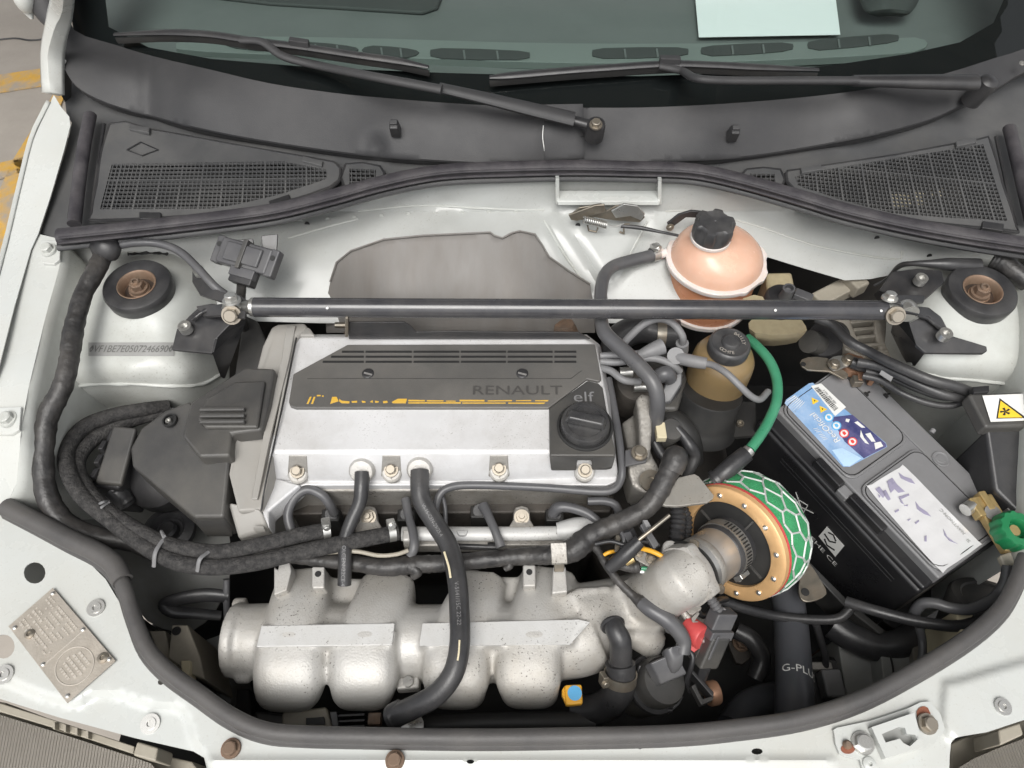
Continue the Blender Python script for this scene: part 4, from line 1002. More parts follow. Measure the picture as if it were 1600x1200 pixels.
def tubegeo(pts, rs, seg=24, n=5):
    path = catmull([W(p) for p in pts], n); rad = [v.x for v in catmull([Vector((a, 0, 0)) for a in rs], n)]
    vs = []; fs = []
    t0 = (path[1] - path[0]).normalized(); a, u, v = frame(t0)
    for i, p in enumerate(path):
        t = (path[min(i + 1, len(path) - 1)] - path[max(i - 1, 0)]).normalized()
        u = (u - t * u.dot(t)).normalized(); w = t.cross(u)
        for k in range(seg):
            an = 2 * math.pi * k / seg; vs.append(p + (u * math.cos(an) + w * math.sin(an)) * rad[i])
    for i in range(len(path) - 1):
        for k in range(seg):
            k2 = (k + 1) % seg; fs.append((i * seg + k, i * seg + k2, (i + 1) * seg + k2, (i + 1) * seg + k))
    fs += [tuple(range(seg))[::-1], tuple(range((len(path) - 1) * seg, len(path) * seg))]
    return vs, fs
def slabgeo(pts, z, depth):
    top = [P(p[0], p[1], p[2] if len(p) > 2 else z) for p in pts]; n = len(top)
    vs = top + [p + Vector((0, 0, -depth)) for p in top]
    return vs, [tuple(range(n)), tuple(range(n, 2 * n))[::-1]] + [(i, n + i, n + (i + 1) % n, (i + 1) % n) for i in range(n)]
def fused(name, geos, m, parent=None, voxel=.003, it=6, **kw):
    """several solids cast into one: voxel union, then smoothed"""
    bm = bmesh.new()
    for vs, fs in geos:
        b2 = bmesh.new(); q = [b2.verts.new(v) for v in vs]
        for f in fs: b2.faces.new([q[i] for i in f])
        bmesh.ops.recalc_face_normals(b2, faces=b2.faces)
        me = bpy.data.meshes.new('t'); b2.to_mesh(me); b2.free(); bm.from_mesh(me); bpy.data.meshes.remove(me)
    me = bpy.data.meshes.new('t'); bm.to_mesh(me); bm.free()
    ob = bpy.data.objects.new('t', me); COL.objects.link(ob)
    r = ob.modifiers.new('r', 'REMESH'); r.mode = 'VOXEL'; r.voxel_size = voxel
    s = ob.modifiers.new('s', 'SMOOTH'); s.factor = .5; s.iterations = it
    dg = bpy.context.evaluated_depsgraph_get(); dg.update()
    me2 = ob.evaluated_get(dg).to_mesh()
    vs = [v.co.copy() for v in me2.vertices]; fs = [tuple(p.vertices) for p in me2.polygons]
    bpy.data.objects.remove(ob); bpy.data.meshes.remove(me)
    return mk(name, vs, fs, m, parent, sharp=60, **kw)

eng = thing('engine', 'grimy engine block and head below the silver engine cover', 'engine', P(700, 700, .40))
prism('head_casting', [(455, 540), (930, 540), (962, 720), (955, 765), (470, 768), (415, 790), (400, 700)], .772, .10, 'dull_alu', eng, bevel=.003)
prism('block_casting', [(470, 560), (930, 560), (965, 760), (930, 800), (450, 800), (400, 740)], .67, .28, 'block_iron', eng, bevel=.01)
prism('gearbox_casting', [(900, 640), (1130, 640), (1160, 820), (1080, 980), (960, 960), (900, 800)], .50, .14, 'block_iron', eng, bevel=.02)
prism('head_face', [(455, 775), (960, 772), (955, 800), (455, 804)], .735, .06, 'block_iron', eng, bevel=.003)

# silver cam cover
cov = thing('engine_cover', 'long silver painted engine cover with a grey inset panel', 'engine cover', P(690, 640, .77))
ztop = .822
c_back = [(463, 527), (915, 527), (930, 540)]
body_v = [P(462, 526, ztop), P(916, 527, ztop), P(930, 541, ztop), P(962, 705, ztop - .003), P(423, 705, ztop - .003)]
# top + front slope as one closed body
ring_top = [P(462, 526, ztop), P(914, 527, ztop), P(931, 541, ztop), P(947, 620, ztop - .001), P(961, 706, ztop - .003), P(700, 706, ztop - .003), P(422, 706, ztop - .003)]
ring_mid = [P(457, 522, ztop - .02), P(917, 522, ztop - .02), P(938, 538, ztop - .02), P(954, 620, ztop - .022), P(966, 742, ztop - .034), P(700, 748, ztop - .034), P(413, 748, ztop - .034)]
ring_low = [p + Vector((0, 0, -.03)) for p in ring_mid]
n = 7
mk('cover_body', ring_top + ring_mid + ring_low, [tuple(range(n))] + [(i, n + i, n + (i + 1) % n, (i + 1) % n) for i in range(n)] + [(n + i, 2 * n + i, 2 * n + (i + 1) % n, n + (i + 1) % n) for i in range(n)] + [tuple(range(2 * n, 3 * n))[::-1]],
   'silver_paint', cov, bevel=.004, bseg=3)
prism('cover_flange', [(412, 747), (470, 744), (600, 746), (780, 745), (950, 742), (966, 738), (964, 752), (948, 758), (475, 758), (440, 776), (418, 796), (406, 797)], .782, .012, 'silver_paint', cov, bevel=.002)
prism('cover_ear', [(407, 748), (430, 746), (470, 757), (420, 798), (420, 826), (409, 800)], .789, .03, 'silver_paint', cov, bevel=.003)
# pockets with bolts along the front slope
def on_slope(x, y): return P(x, y, ztop - .003 - .031 * (y - 706) / 42)
for (x, y) in ((466, 739), (612, 737), (780, 735)):
    q = [on_slope(x - 15, 711), on_slope(x + 14, 711), on_slope(x + 16, 745), on_slope(x - 17, 745)]
    nn = (q[1] - q[0]).cross(q[3] - q[0]).normalized()
    if nn.z < 0: nn = -nn
    prism('bolt_pocket', [p + nn * .0006 for p in q], 0, .004, 'dull_alu', cov, ext=-nn, bevel=.0015)
    lathe('bolt_boss', [(.0115, -.012), (.0115, .0), (.0095, .002), (0, .002)], on_slope(x, y + 2) + Vector((0, 0, .001)), (0, -.35, 1), 'cast_alu', cov, seg=20)
    hexbolt(cov, on_slope(x, y) + Vector((0, 0, .004)), .0062, (0, -.35, 1), 'steel', spin=random.uniform(0, 1))
for (x, y) in ((566, 734), (656, 732)):
    lathe('breather_boss', [(.0150, -.03), (.0150, .002), (.0125, .006), (.010, .0065), (0, .0065)], on_slope(x, y - 5) + Vector((0, -.004, -.002)), (0, -.75, .8), 'cast_alu', cov, seg=24)
# grey inset panel with slots, screws and worn lettering
ins = thing('inset_panel', 'grey plastic panel set into the engine cover with slots and worn yellow stripe', 'panel', P(690, 590, .82))
zi = ztop + .003
prism('panel', [(543, 538), (930, 537), (940, 592), (936, 596), (917, 592), (858, 637), (462, 637), (453, 634), (451, 627), (458, 584)], zi, .006, 'grey_plastic', ins, bevel=.0015)
for row, (y, x0) in enumerate(((549.5, 533), (557.3, 516), (565.2, 503))):
    xs = [x0, 570, 645, 719, 792, 865, 902]
    for a, b in zip(xs, xs[1:]):
        prism('slot', [(a + 1.5, y - 1.6), (b - 1.5, y - 1.6), (b - 1.5, y + 1.4), (a + 1.0, y + 1.4)], zi + .0005, .0012, 'black_print', ins, bevel=0, smooth=False)
prism('recess_line', [(480, 590.8), (892, 590.8), (908, 579), (909.5, 579), (892.6, 591.8), (480, 591.8)], zi + .0004, .001, 'cover_plastic', ins, bevel=0, smooth=False)
for (x, y) in ((575, 584), (816, 584)):
    lathe('quarter_turn_screw', [(.0072, 0), (.0072, .0012), (.006, .0022), (0, .0022)], P(x, y, zi), (0, 0, 1), 'black_plastic', ins, seg=20)
    boxw('screw_slot', P(x, y, zi + .0026), Vector((.005, -.0016, 0)), Vector((.0003, .0010, 0)), Vector((0, 0, .0005)), 'lead', ins, bevel=0)
text('raised_lettering', 'RENAULT', P(808, 611, zi), (1, 0, 0), (0, 1, 0), .0185, 'faint_lettering', ins, squash=1.35, depth=.0007)
yel = [[(479, 631), (482, 631), (487, 620), (484, 620)], [(486, 631), (489, 631), (493, 620), (490, 620)], [(495, 617), (501, 617), (501, 619), (495, 619)], [(503, 618), (506, 618), (506, 619.5), (503, 619.5)],
       [(516, 631), (519, 620), (526, 620), (529, 627), (522, 629)], [(530, 623), (534, 626), (546, 627), (546, 630), (534, 630), (530, 627)], [(549, 627), (558, 626), (558, 629), (550, 629)], [(565, 626), (571, 627), (571, 629), (566, 629)],
       [(578, 628), (582, 625), (583, 629)], [(586, 626), (592, 627), (591, 629), (586, 629)], [(598, 627), (605, 626), (606, 629), (599, 630)], [(612, 628), (622, 623), (636, 623), (634, 630), (614, 630)],
       [(638, 624.5), (664, 625), (664, 627), (638, 627)], [(638, 628.5), (720, 628.5), (720, 630.3), (638, 630.3)], [(667, 625.2), (693, 625.5), (693, 627), (667, 627)], [(697, 626), (712, 626), (712, 627.2), (697, 627.2)],
       [(718, 624.6), (757, 624.8), (757, 627), (718, 627)], [(722, 628.8), (790, 629), (790, 630.4), (722, 630.4)], [(762, 625.6), (800, 625), (800, 626.6), (762, 627)], [(806, 625.4), (830, 625), (830, 626.4), (806, 626.6)], [(794, 629), (852, 629), (850, 630.8), (794, 630.4)], [(836, 625.4), (857, 625), (856, 627), (836, 626.6)]]
for q in yel: prism('worn_lettering', q, zi + .0004, .0006, 'yellow_paint', ins, bevel=0, smooth=False)

# filler corner with its cap
fil = thing('filler_panel', 'dark grey corner panel round the oil filler with pale lettering', 'panel', P(910, 660, .82))
prism('panel', [(918, 594), (935, 598), (942, 605), (950, 650), (962, 706), (961, 712), (859, 712), (858, 637)], zi + .0005, .008, 'cover_plastic', fil, bevel=.002)
prism('front_lip', [(859, 711, zi), (962, 710, zi), (957, 729, zi - .014), (948, 731, zi - .014), (925, 731, zi - .014), (925, 716, zi - .004), (901, 716, zi - .004), (901, 732, zi - .014), (861, 732, zi - .014)], 0, .006, 'cover_plastic', fil, bevel=.002)
text('pale_lettering', 'elf', P(911, 621, zi + .0008), (1, 0, 0), (0, 1, 0), .0205, 'lead_rubber', fil, squash=1.25)
lathe('well_ring', [(.0325, 0), (.0325, .0018), (.030, .0022), (.0285, .0004), (0, .0004)], P(914, 667, zi + .0005), (0, 0, 1), 'black_print', fil, seg=40)
lathe('bolt_boss', [(.0115, -.012), (.0115, .0), (.0095, .002), (0, .002)], P(914, 737, ztop - .022), (0, -.35, 1), 'cast_alu', cov, seg=20)
hexbolt(cov, P(914, 735, ztop - .018), .0062, (0, -.35, 1), 'steel')
mat('oil_cap_plastic', (.040, .040, .042), .28, dirt=(.10, .097, .09), damt=.5, dscale=40, var=.15)
cap = thing('oil_cap', 'round black oil filler cap with a raised grip bar', 'cap', P(914, 666, zi + .001))
cc = P(914, 665, zi + .002)
lathe('cap_disc', [(.0280, 0), (.0280, .007), (.0262, .0095), (.0215, .0100), (.0205, .0085), (0, .0085)], cc, (0, 0, 1), 'oil_cap_plastic', cap, seg=48)
d = Vector((math.cos(-.25), math.sin(-.25), 0)); s_ = Vector((-d.y, d.x, 0))
boxw('grip_bar', cc + Vector((0, 0, .0135)), d * .0245, s_ * .0075, Vector((0, 0, .0055)), 'oil_cap_plastic', cap, bevel=.003, taper=.82)

# timing cover and air duct covers on the left end
tim = thing('timing_cover', 'tall warm-grey plastic timing cover at the end of the engine', 'cover', P(400, 680, .70))
mat('timing_grey', (.31, .30, .28), .42, dirt=(.30, .27, .23), damt=.4, dscale=10, var=.06, bump=.08, bscale=800)
prism('cover_shell', [(424, 511, .83), (434, 506, .83), (476, 504, .83), (482, 512, .825), (465, 526, .828), (461, 532, .828), (440, 640, .824), (419, 748, .812), (409, 797, .795), (372, 800, .795), (357, 740, .812), (366, 690, .82), (395, 600, .828), (410, 540, .83)], 0, .10, 'timing_grey', tim, bevel=.006, bseg=3)
prism('cover_lower', [(355, 783, .797), (408, 796, .797), (420, 825, .775), (372, 842, .775)], 0, .09, 'timing_grey', tim, bevel=.004)
tube('cover_seam', [P(463, 528, .8305), P(440, 640, .8265), P(416, 750, .814), P(408, 798, .797)], .0011, 'black_print', tim, seg=6)
prism('seam_strip', [(447, 510, .832), (462, 508, .832), (452, 560, .831), (420, 690, .823), (402, 780, .802), (392, 780, .802), (412, 680, .824), (440, 560, .831)], 0, .004, 'timing_grey', tim, bevel=.0012)
prism('cover_clip', [(395, 822, .786), (412, 822, .786), (412, 826, .782), (396, 828, .782)], 0, .01, 'timing_grey', tim, bevel=.0008)
prism('rear_ear', [(470, 508), (484, 512), (492, 524), (466, 524)], .826, .03, 'timing_grey', tim, bevel=.002)

duct = thing('belt_cover', 'black two-piece plastic belt cover with raised ribs beside the timing cover', 'cover', P(300, 710, .70))
prism('lower_piece', [(296, 626, .822), (358, 690, .822), (358, 717, .818), (350, 808, .80), (302, 808, .80), (206, 728, .79), (203, 700, .795), (220, 668, .805), (258, 640, .818)], 0, .05, 'cover_plastic', duct, bevel=.004, bseg=3)
prism('lower_skirt', [(300, 806, .80), (350, 806, .80), (352, 822, .78), (308, 822, .78)], 0, .03, 'cover_plastic', duct, bevel=.003)
prism('upper_piece', [(382, 573, .842), (430, 575, .842), (420, 630, .838), (409, 672, .834), (362, 678, .834), (359, 713, .83), (311, 714, .83), (284, 681, .832), (297, 628, .838)], 0, .022, 'cover_plastic', duct, bevel=.004, bseg=3)
prism('raised_face', [(366, 596, .846), (414, 594, .846), (402, 668, .840), (320, 668, .840), (308, 655, .842), (322, 622, .845)], 0, .006, 'cover_plastic', duct, bevel=.003)
for y in (638, 648, 657):
    prism('rib', [(313, y - 2.5, .848), (382, y - 3.0, .849), (381, y + 3.0, .848), (310, y + 3.5, .847)], 0, .005, 'cover_plastic', duct, bevel=.0014)
lathe('screw_recess', [(.0085, -.002), (.0085, .0015), (.0068, .0015), (.0066, -.003), (0, -.003)], P(265, 657, .8175), (-.1, -.1, 1), 'black_print', duct, seg=24)
allen(duct, P(265, 659, .8155), .0034, (-.1, -.1, 1))
mo = lathe('pulley_cover', [(0, .03), (.025, .028), (.045, .018), (.052, .0), (.052, -.05)], P(252, 735, .735), (-.15, -.5, .9), 'black_plastic', duct, seg=32)

# closed box with hose stub on the inner wing
bx = thing('relay_box', 'small black plastic box with a lid against the inner wing', 'box', P(175, 715, .70))
prism('box_body', [(170, 668, .782), (211, 671, .782), (186, 764, .765), (139, 760, .765)], 0, .07, 'black_plastic', bx, bevel=.004)
prism('box_lid', [(176, 664, .79), (213, 668, .79), (189, 757, .772), (147, 754, .772)], 0, .008, 'cover_plastic', bx, bevel=.003)
for t in (.3, .55, .8): boxw('lid_catch', P(171 - 26 * t, 672 + 88 * t, .785 - .016 * t), Vector((.003, 0, 0)), Vector((.001, .006, 0)), Vector((0, 0, .006)), 'black_plastic', bx)
tube('hose_stub', [P(178, 765, .75), P(188, 775, .745), P(196, 788, .735)], .012, 'rubber', bx, hollow=True, seg=16)
bm_ = thing('bump_stop', 'round black rubber mount in the wheel arch below the braided hoses', 'mount', P(268, 838, .66))
lathe('outer_ring', [(.032, 0), (.032, .008), (.022, .012), (.017, .004), (0, .004)], P(266, 832, .69), (0, 0, 1), 'rubber', bm_, seg=28)
lathe('plug', [(.012, 0), (.012, .01), (.009, .013), (0, .013)], P(266, 832, .694), (0, 0, 1), 'black_plastic', bm_, seg=20)
# wheel-arch sheet under those
sheet('wheel_arch', smooth_loop([(40, 690), (120, 690), (240, 700), (330, 760), (360, 850), (350, 930), (300, 985), (230, 970), (180, 900), (80, 830), (20, 780)], 3),
      tps([(60, 720, .74), (60, 780, .74), (150, 850, .72), (200, 720, .66), (300, 760, .64), (340, 850, .64), (300, 960, .62), (220, 940, .68), (180, 780, .66), (260, 860, .65)]), 'shaded_paint', car, res=14, solid=.002)

# ================================================================ intake manifold
def mpx(w): return w * .00070
lobes = []
RUN = [[(474, 886, .722, 44), (464, 925, .742, 48), (455, 975, .753, 50), (447, 1012, .753, 54), (444, 1050, .749, 56), (444, 1085, .736, 55), (446, 1108, .705, 52), (448, 1114, .66, 48)],
       [(606, 892, .722, 46), (592, 930, .742, 48), (574, 975, .753, 50), (565, 1012, .753, 53), (563, 1050, .749, 54), (563, 1085, .736, 53), (564, 1106, .705, 50), (565, 1112, .66, 48)],
       [(752, 890, .722, 42), (738, 928, .742, 46), (720, 975, .753, 49), (712, 1012, .753, 51), (710, 1050, .749, 52), (711, 1085, .736, 52), (712, 1104, .705, 48), (713, 1110, .66, 48)],
       [(858, 884, .722, 48), (850, 925, .742, 49), (838, 975, .753, 50), (829, 1012, .753, 51), (826, 1050, .749, 52), (826, 1085, .736, 51), (827, 1103, .705, 48), (828, 1109, .66, 48)]]
geos = []
for r in RUN:
    geos.append(sweep([((x, y, z), mpx(w), .028 if i < 2 else .034) for i, (x, y, z, w) in enumerate(r)], ex=3.8))
geos.append(tubegeo([(362, 1000, .70), (400, 1000, .70), (640, 1005, .70), (880, 1000, .705), (930, 985, .71)], [.034, .040, .042, .042, .038]))
geos.append(tubegeo([(362, 1000, .705), (378, 1000, .705)], [.040, .040]))
for (x, y) in ((374, 946), (380, 1055)): geos.append(tubegeo([(x - 10, y, .70), (x + 12, y, .70)], [.009, .009], seg=14))
geos.append(slabgeo([(405, 985), (620, 985), (615, 1008), (400, 1010)], .7515, .03))
geos.append(slabgeo([(660, 985), (905, 980), (895, 1008), (655, 1010)], .7515, .03))
geos.append(slabgeo([(480, 900), (640, 905), (630, 990), (470, 985)], .706, .03))
geos.append(slabgeo([(740, 900), (860, 900), (850, 990), (730, 985)], .706, .03))
geos.append(slabgeo([(900, 918, .745), (952, 914, .742), (966, 965, .742), (945, 985, .735), (880, 1012, .745), (880, 930, .748)], 0, .05))
geos.append(tubegeo([(900, 975, .705), (950, 962, .702), (1000, 945, .70), (1040, 922, .70)], [.044, .041, .037, .033]))
geos.append(slabgeo([(960, 908, .745), (1030, 898, .742), (1068, 905, .742), (1075, 950, .735), (1030, 985, .728), (970, 985, .735)], 0, .06))
geos.append(tubegeo([(985, 985, .715), (1027, 1011, .70)], [.0165, .0165], seg=20))
geos.append(tubegeo([(1050, 925, .715), (1086, 985, .70)], [.022, .016], seg=20))
geos.append(tubegeo([(1045, 905, .735), (1068, 905, .745)], [.0125, .0125], seg=20))
geos.append(tubegeo([(985, 930, .72), (1010, 925, .748)], [.015, .0145], seg=20))
S0c = P(1143, 848, .752) - V3(.75, .27, .60) * .070
geos.append(tubegeo([P(950, 965, .70), P(1000, 942, .715), S0c - V3(.75, .27, .60) * .03, S0c - V3(.75, .27, .60) * .016], [.038, .033, .0305, .0310]))
man = thing('intake_manifold', 'cast aluminium intake manifold with four rounded runners', 'manifold', P(640, 1010, .66))
mb = fused('casting', geos, 'cast_alu', man, voxel=.0026, it=7)
sheet('machined_band', [(408, 977), (617, 973), (613, 1008), (400, 1011)], lambda x, y: .7538, 'machined_alu', man, res=30, solid=.003, bevel=.0012)
sheet('machined_band', [(660, 974), (905, 968), (922, 972), (890, 1007), (655, 1009)], lambda x, y: .7538, 'machined_alu', man, res=30, solid=.003, bevel=.0012)
for (x, y, w, h) in ((497, 900, 10, 15), (827, 897, 10, 15)):
    prism('tab', [(x - w, y - h), (x + w, y - h), (x + w, y + h + 4), (x - w, y + h + 4)], .752, .02, 'cast_alu', man, bevel=.002)
    lathe('tab_hole', [(.0035, 0), (.0035, .0008), (0, .0008)], P(x, y - 3, .752), (0, 0, 1), 'black_print', man, seg=14)
prism('rib_post', [(428, 885), (434, 890), (436, 880), (452, 877), (455, 892), (448, 922), (428, 930)], .753, .03, 'cast_alu', man, bevel=.002)
prism('lug', [(620, 1058), (655, 1056), (655, 1075), (618, 1078)], .715, .02, 'cast_alu', man, bevel=.003)
lathe('lug_bolt', [(.0055, 0), (.0055, .004), (0, .004)], P(638, 1066, .716), (0, 0, 1), 'zinc', man, seg=16)
lathe('boss_bore', [(.0085, 0), (.0085, .001), (.0045, .001), (.0045, -.004), (0, -.004)], P(1070, 905, .7465), V3(.55, -.1, -.8), 'dull_alu', man, seg=20)
prism('clamp_post', [(864, 885), (884, 884), (887, 925), (862, 928)], .757, .03, 'cast_alu', man, bevel=.002)

# fuel rail on the head
fr = thing('fuel_rail', 'cast aluminium fuel rail lying between head and intake runners', 'fuel rail', P(780, 835, .72))
tube('rail', [P(628, 834, .752), P(780, 834, .752), P(880, 833, .752)], .0085, 'machined_alu', fr, seg=14, flat=(1, .8))
tube('rail_end', [P(870, 830, .752), P(900, 828, .753), P(926, 829, .753)], [.010, .0145, .015], 'machined_alu', fr, seg=18)
prism('rail_foot', [(630, 842), (900, 842), (900, 852), (630, 853)], .745, .02, 'dull_alu', fr, bevel=.002)
for (x, y) in ((576, 808), (815, 808)):
    prism('mounting_ear', smooth_loop([(x - 10, y - 16), (x + 10, y - 16), (x + 14, y + 4), (x + 22, y + 26), (x - 22, y + 26), (x - 14, y + 4)], 2), .757, .014, 'dull_alu', fr, bevel=.002)
    place('stud_nut', STUD, P(x, y, .7575), fr, (0, -.3, 1), .3, .0068)
prism('rail_lump', [(628, 826), (650, 826), (655, 845), (628, 845)], .760, .02, 'cast_alu', fr, bevel=.003)
prism('rail_lug', [(712, 828), (732, 828), (728, 836), (716, 836)], .762, .01, 'machined_alu', fr, bevel=.002)
tube('return_pipe', [P(707, 853, .742), P(740, 854, .742), P(765, 855, .742)], .0038, 'rubber', fr, seg=10)
tube('return_pipe_end', [P(762, 855, .742), P(778, 855, .742)], .006, 'black_plastic', fr, seg=10)
for k, (x, y) in enumerate(((520, 800), (637, 800), (750, 795), (866, 800))):
    inj = thing('injector', ('black fuel injector plug under the arched grey hose', 'black fuel injector plug between the two breather hoses', 'black fuel injector plug beside the nut ear nearest the rail lug', 'black fuel injector plug beside the fuel rail end')[k], 'injector', P(x, y, .70), 'injector plugs along the rail')
    lathe('plug_body', [(.011, -.04), (.011, -.01), (.0095, 0), (.008, .006), (0, .006)], P(x, y + 4, .738), (0, -.3, 1), 'black_plastic', inj, seg=16)
    boxw('plug_socket', P(x, y + 12, .728), Vector((.011, 0, 0)), Vector((0, .008, 0)), Vector((0, 0, .014)), 'deep_black', inj, bevel=.002)

# hoses and pipes round the head
def hose(name, label, cat, pts, r, m='rubber', group=None, **kw):
    return tube(name, pts, r, m, None, label=label, cat=cat, group=group, **kw)
hose('breather_hose', 'short black breather hose from the cover down between two runners', 'hose', [(566, 738, .802), (565, 760, .797), (562, 785, .788), (549, 815, .778), (540, 842, .772), (539, 880, .765), (538, 914, .752)], [.0088, .0086, .008, .0078, .0076, .0076, .0076])
bh = hose('breather_hose', 'long black breather hose snaking over the intake manifold to the front', 'hose', [(656, 736, .804), (656, 762, .80), (660, 785, .795), (680, 818, .789), (702, 855, .786), (714, 905, .785), (718, 960, .784), (718, 1010, .783), (708, 1052, .779), (682, 1085, .768), (645, 1106, .755), (610, 1121, .742)],
     [.0108, .0108, .0106, .0105, .0105, .0107, .0107, .0107, .0108, .0110, .0112, .0118], seg=16)
tube('paint_streak', [P(694, 862, .7975), P(701, 885, .7970), P(704, 903, .7965)], .0011, 'cream', bh, seg=6, flat=(1, .4))
tube('paint_streak', [P(718, 1000, .7945), P(717, 1018, .794), P(715, 1032, .793)], .0009, 'cream', bh, seg=6, flat=(1, .4))
lathe('hose_end', [(.0125, 0), (.0125, .012), (.011, .013)], P(612, 1120, .743), V3(.9, .45, 0), 'rubber', bh, seg=18)
hose('steel_pipe', 'thin black pipe running along the front and side of the engine cover', 'pipe', [(679, 822, .76), (680, 800, .768), (686, 775, .778), (702, 762, .782), (740, 758, .782), (850, 762, .782), (930, 768, .783), (958, 765, .784), (970, 750, .787), (972, 730, .792), (968, 690, .797), (960, 640, .80), (951, 592, .803)], .0046, 'grey_rubber', seg=10)
hose('steel_pipe', 'second thin pipe dropping to the rail beside the long breather hose', 'pipe', [(690, 772, .772), (695, 790, .768), (696, 810, .762), (696, 835, .757)], .0026, 'grey_rubber', seg=8)
hose('injector_lead', 'grey hose looping up in an arch beside the timing cover', 'hose', [(457, 835, .755), (450, 805, .765), (460, 778, .775), (480, 765, .778), (502, 773, .775), (515, 788, .765), (522, 802, .75)], .0056, 'grey_rubber')
hose('injector_lead', 'grey injector lead between the two breather hoses', 'hose', [(634, 780, .765), (639, 808, .765), (646, 835, .768), (647, 855, .766), (641, 868, .76)], [.0056, .0048, .0052, .0056, .0056], 'grey_rubber')
hose('injector_lead', 'grey injector lead crossing the rail left of the nut ear', 'hose', [(755, 790, .765), (763, 806, .768), (773, 828, .768), (783, 855, .764)], [.0065, .0055, .0050, .0055], 'grey_rubber')
hose('injector_lead', 'grey injector lead curving over the rail end to the taped loom', 'hose', [(864, 802, .755), (872, 793, .765), (890, 793, .768), (917, 802, .768), (940, 820, .764)], [.007, .0068, .0060, .0056, .0052], 'grey_rubber')
hose('injector_lead', 'short grey lead bending down behind the loom at the head corner', 'hose', [(918, 783, .768), (945, 783, .768), (962, 790, .765), (969, 810, .755)], .005, 'grey_rubber')
loom = hose('wiring_loom', 'long cloth-taped wiring loom running above the intake runners', 'loom', [(455, 872, .748), (550, 880, .752), (600, 886, .754), (650, 882, .755), (700, 880, .755), (760, 874, .757), (820, 869, .760), (870, 866, .768), (898, 858, .772), (922, 838, .778), (965, 818, .785), (1000, 801, .792), (1022, 780, .80), (1040, 748, .812), (1054, 715, .822)],
     [.006, .009, .010, .0105, .0095, .0095, .010, .0115, .0135, .0125, .0115, .0115, .0115, .0115, .012], 'tape', wob=.05, n=14, ripple=(.00018, .013))
tube('branch', [P(640, 884, .757), P(652, 893, .756), P(645, 902, .75)], [.008, .006, .004], 'tape', loom, wob=.06)
tube('branch', [P(786, 868, .755), P(796, 882, .757), P(788, 890, .755)], [.006, .005, .003], 'tape', loom, wob=.06)
tube('tape_end', [P(1048, 735, .822), P(1055, 718, .828), P(1056, 708, .826)], [.0135, .0145, .0125], 'tape', loom, wob=.05, n=4)
prism('loom_clip', [(860, 848, .790), (885, 847, .790), (887, 880, .782), (862, 881, .782)], 0, .004, 'dull_alu', loom, bevel=.001)
prism('loom_clip_foot', [(866, 878, .780), (882, 878, .780), (882, 888, .772), (866, 888, .772)], 0, .012, 'steel', loom, bevel=.001)
tube('branch', [P(925, 850, .772), P(935, 862, .774), P(948, 884, .773), P(968, 910, .77), (990, 932, .768), (1002, 941, .768)], [.0065, .0042, .0044, .0046, .005, .008], 'tape', loom, wob=.05)
tube('branch', [P(1002, 941, .768), (1016, 952, .77), (1040, 967, .768), (1058, 984, .762), (1068, 1002, .754), (1066, 1020, .748)], [.0078, .0085, .009, .0085, .0082, .008], 'grey_rubber', loom)
tube('branch', [P(940, 872, .77), (960, 880, .77), (985, 886, .772), (1000, 884, .775)], [.004, .005, .006, .008], 'tape', loom, wob=.08)
hose('brown_wire', 'thin fawn wire lying over the loom below the braided hoses', 'wire', [(490, 866, .762), (530, 862, .766), (560, 862, .766), (592, 868, .766), (620, 866, .766), (638, 860, .766)], .0025, 'beige_plastic', seg=8)

# braided coolant hoses from the left wing to the head, with ties and clamps
hA = hose('braided_hose', 'braided black hose on the inner side of the paired bend, the shorter one', 'hose', [(265, 650, .755), (230, 650, .765), (180, 668, .77), (142, 690, .775), (122, 720, .78), (128, 752, .782), (158, 790, .785), (205, 823, .785), (255, 848, .784), (300, 859, .783), (350, 862, .782), (420, 848, .78), (470, 836, .778), (515, 828, .772)], .0088, 'braid', n=10, seg=14)
tube('zip_tie', [P(150, 792, .787), P(160, 785, .797), P(170, 783, .787)], .0016, 'lead_rubber', hA, seg=6)
hB = hose('braided_hose', 'braided black hose on the outer side of the paired bend, reaching the breather hoses', 'hose', [(262, 636, .760), (225, 640, .775), (172, 650, .783), (130, 668, .788), (106, 700, .79), (106, 735, .792), (128, 775, .79), (172, 812, .787), (225, 852, .784), (275, 878, .782), (330, 886, .780), (395, 880, .777), (455, 866, .774), (520, 852, .772), (580, 840, .768), (622, 832, .762)], .0090, 'braid', n=10, seg=14)
for q in ([(150, 803), (158, 793), (170, 785)], [(240, 886), (243, 862), (258, 838)], [(308, 893), (312, 874), (326, 862)]):
    tube('zip_tie', [P(q[0][0], q[0][1], .786), P(q[1][0], q[1][1], .7955), P(q[2][0], q[2][1], .79)], .0018, 'lead_rubber', hB, seg=6, flat=(1.3, .7))
tube('tie_tail', [P(256, 840, .794), P(252, 830, .80), P(257, 838, .808)], .0016, 'lead_rubber', hB, seg=6)
def wormclip(name, label, c, axis, r, w=.008, screw=True, m='zinc', group=None, scdir=None, parent=None):
    c = W(c)
    t = thing(name, label, 'clamp', c - Vector((0, 0, r)), group) if parent is None else parent
    lathe('band', [(r, -w / 2), (r + .0014, -w / 2), (r + .0014, w / 2), (r, w / 2), (r, -w / 2)], c, axis, m, t, seg=32)
    if screw:
        a, u, v = frame(axis); k = Vector(scdir).normalized() if scdir is not None else Vector((0, -.3, 1)).normalized(); k = (k - a * k.dot(a)).normalized(); tt = a.cross(k)
        boxw('screw_housing', c + k * (r + .003), tt * .006, a * (w * .6), k * .003, m, t, bevel=.001)
        place('worm_screw', HEX[m if m in HEX else 'zinc'], c + k * (r + .0035) + tt * .006, t, tt, 0, .0036)
    return t
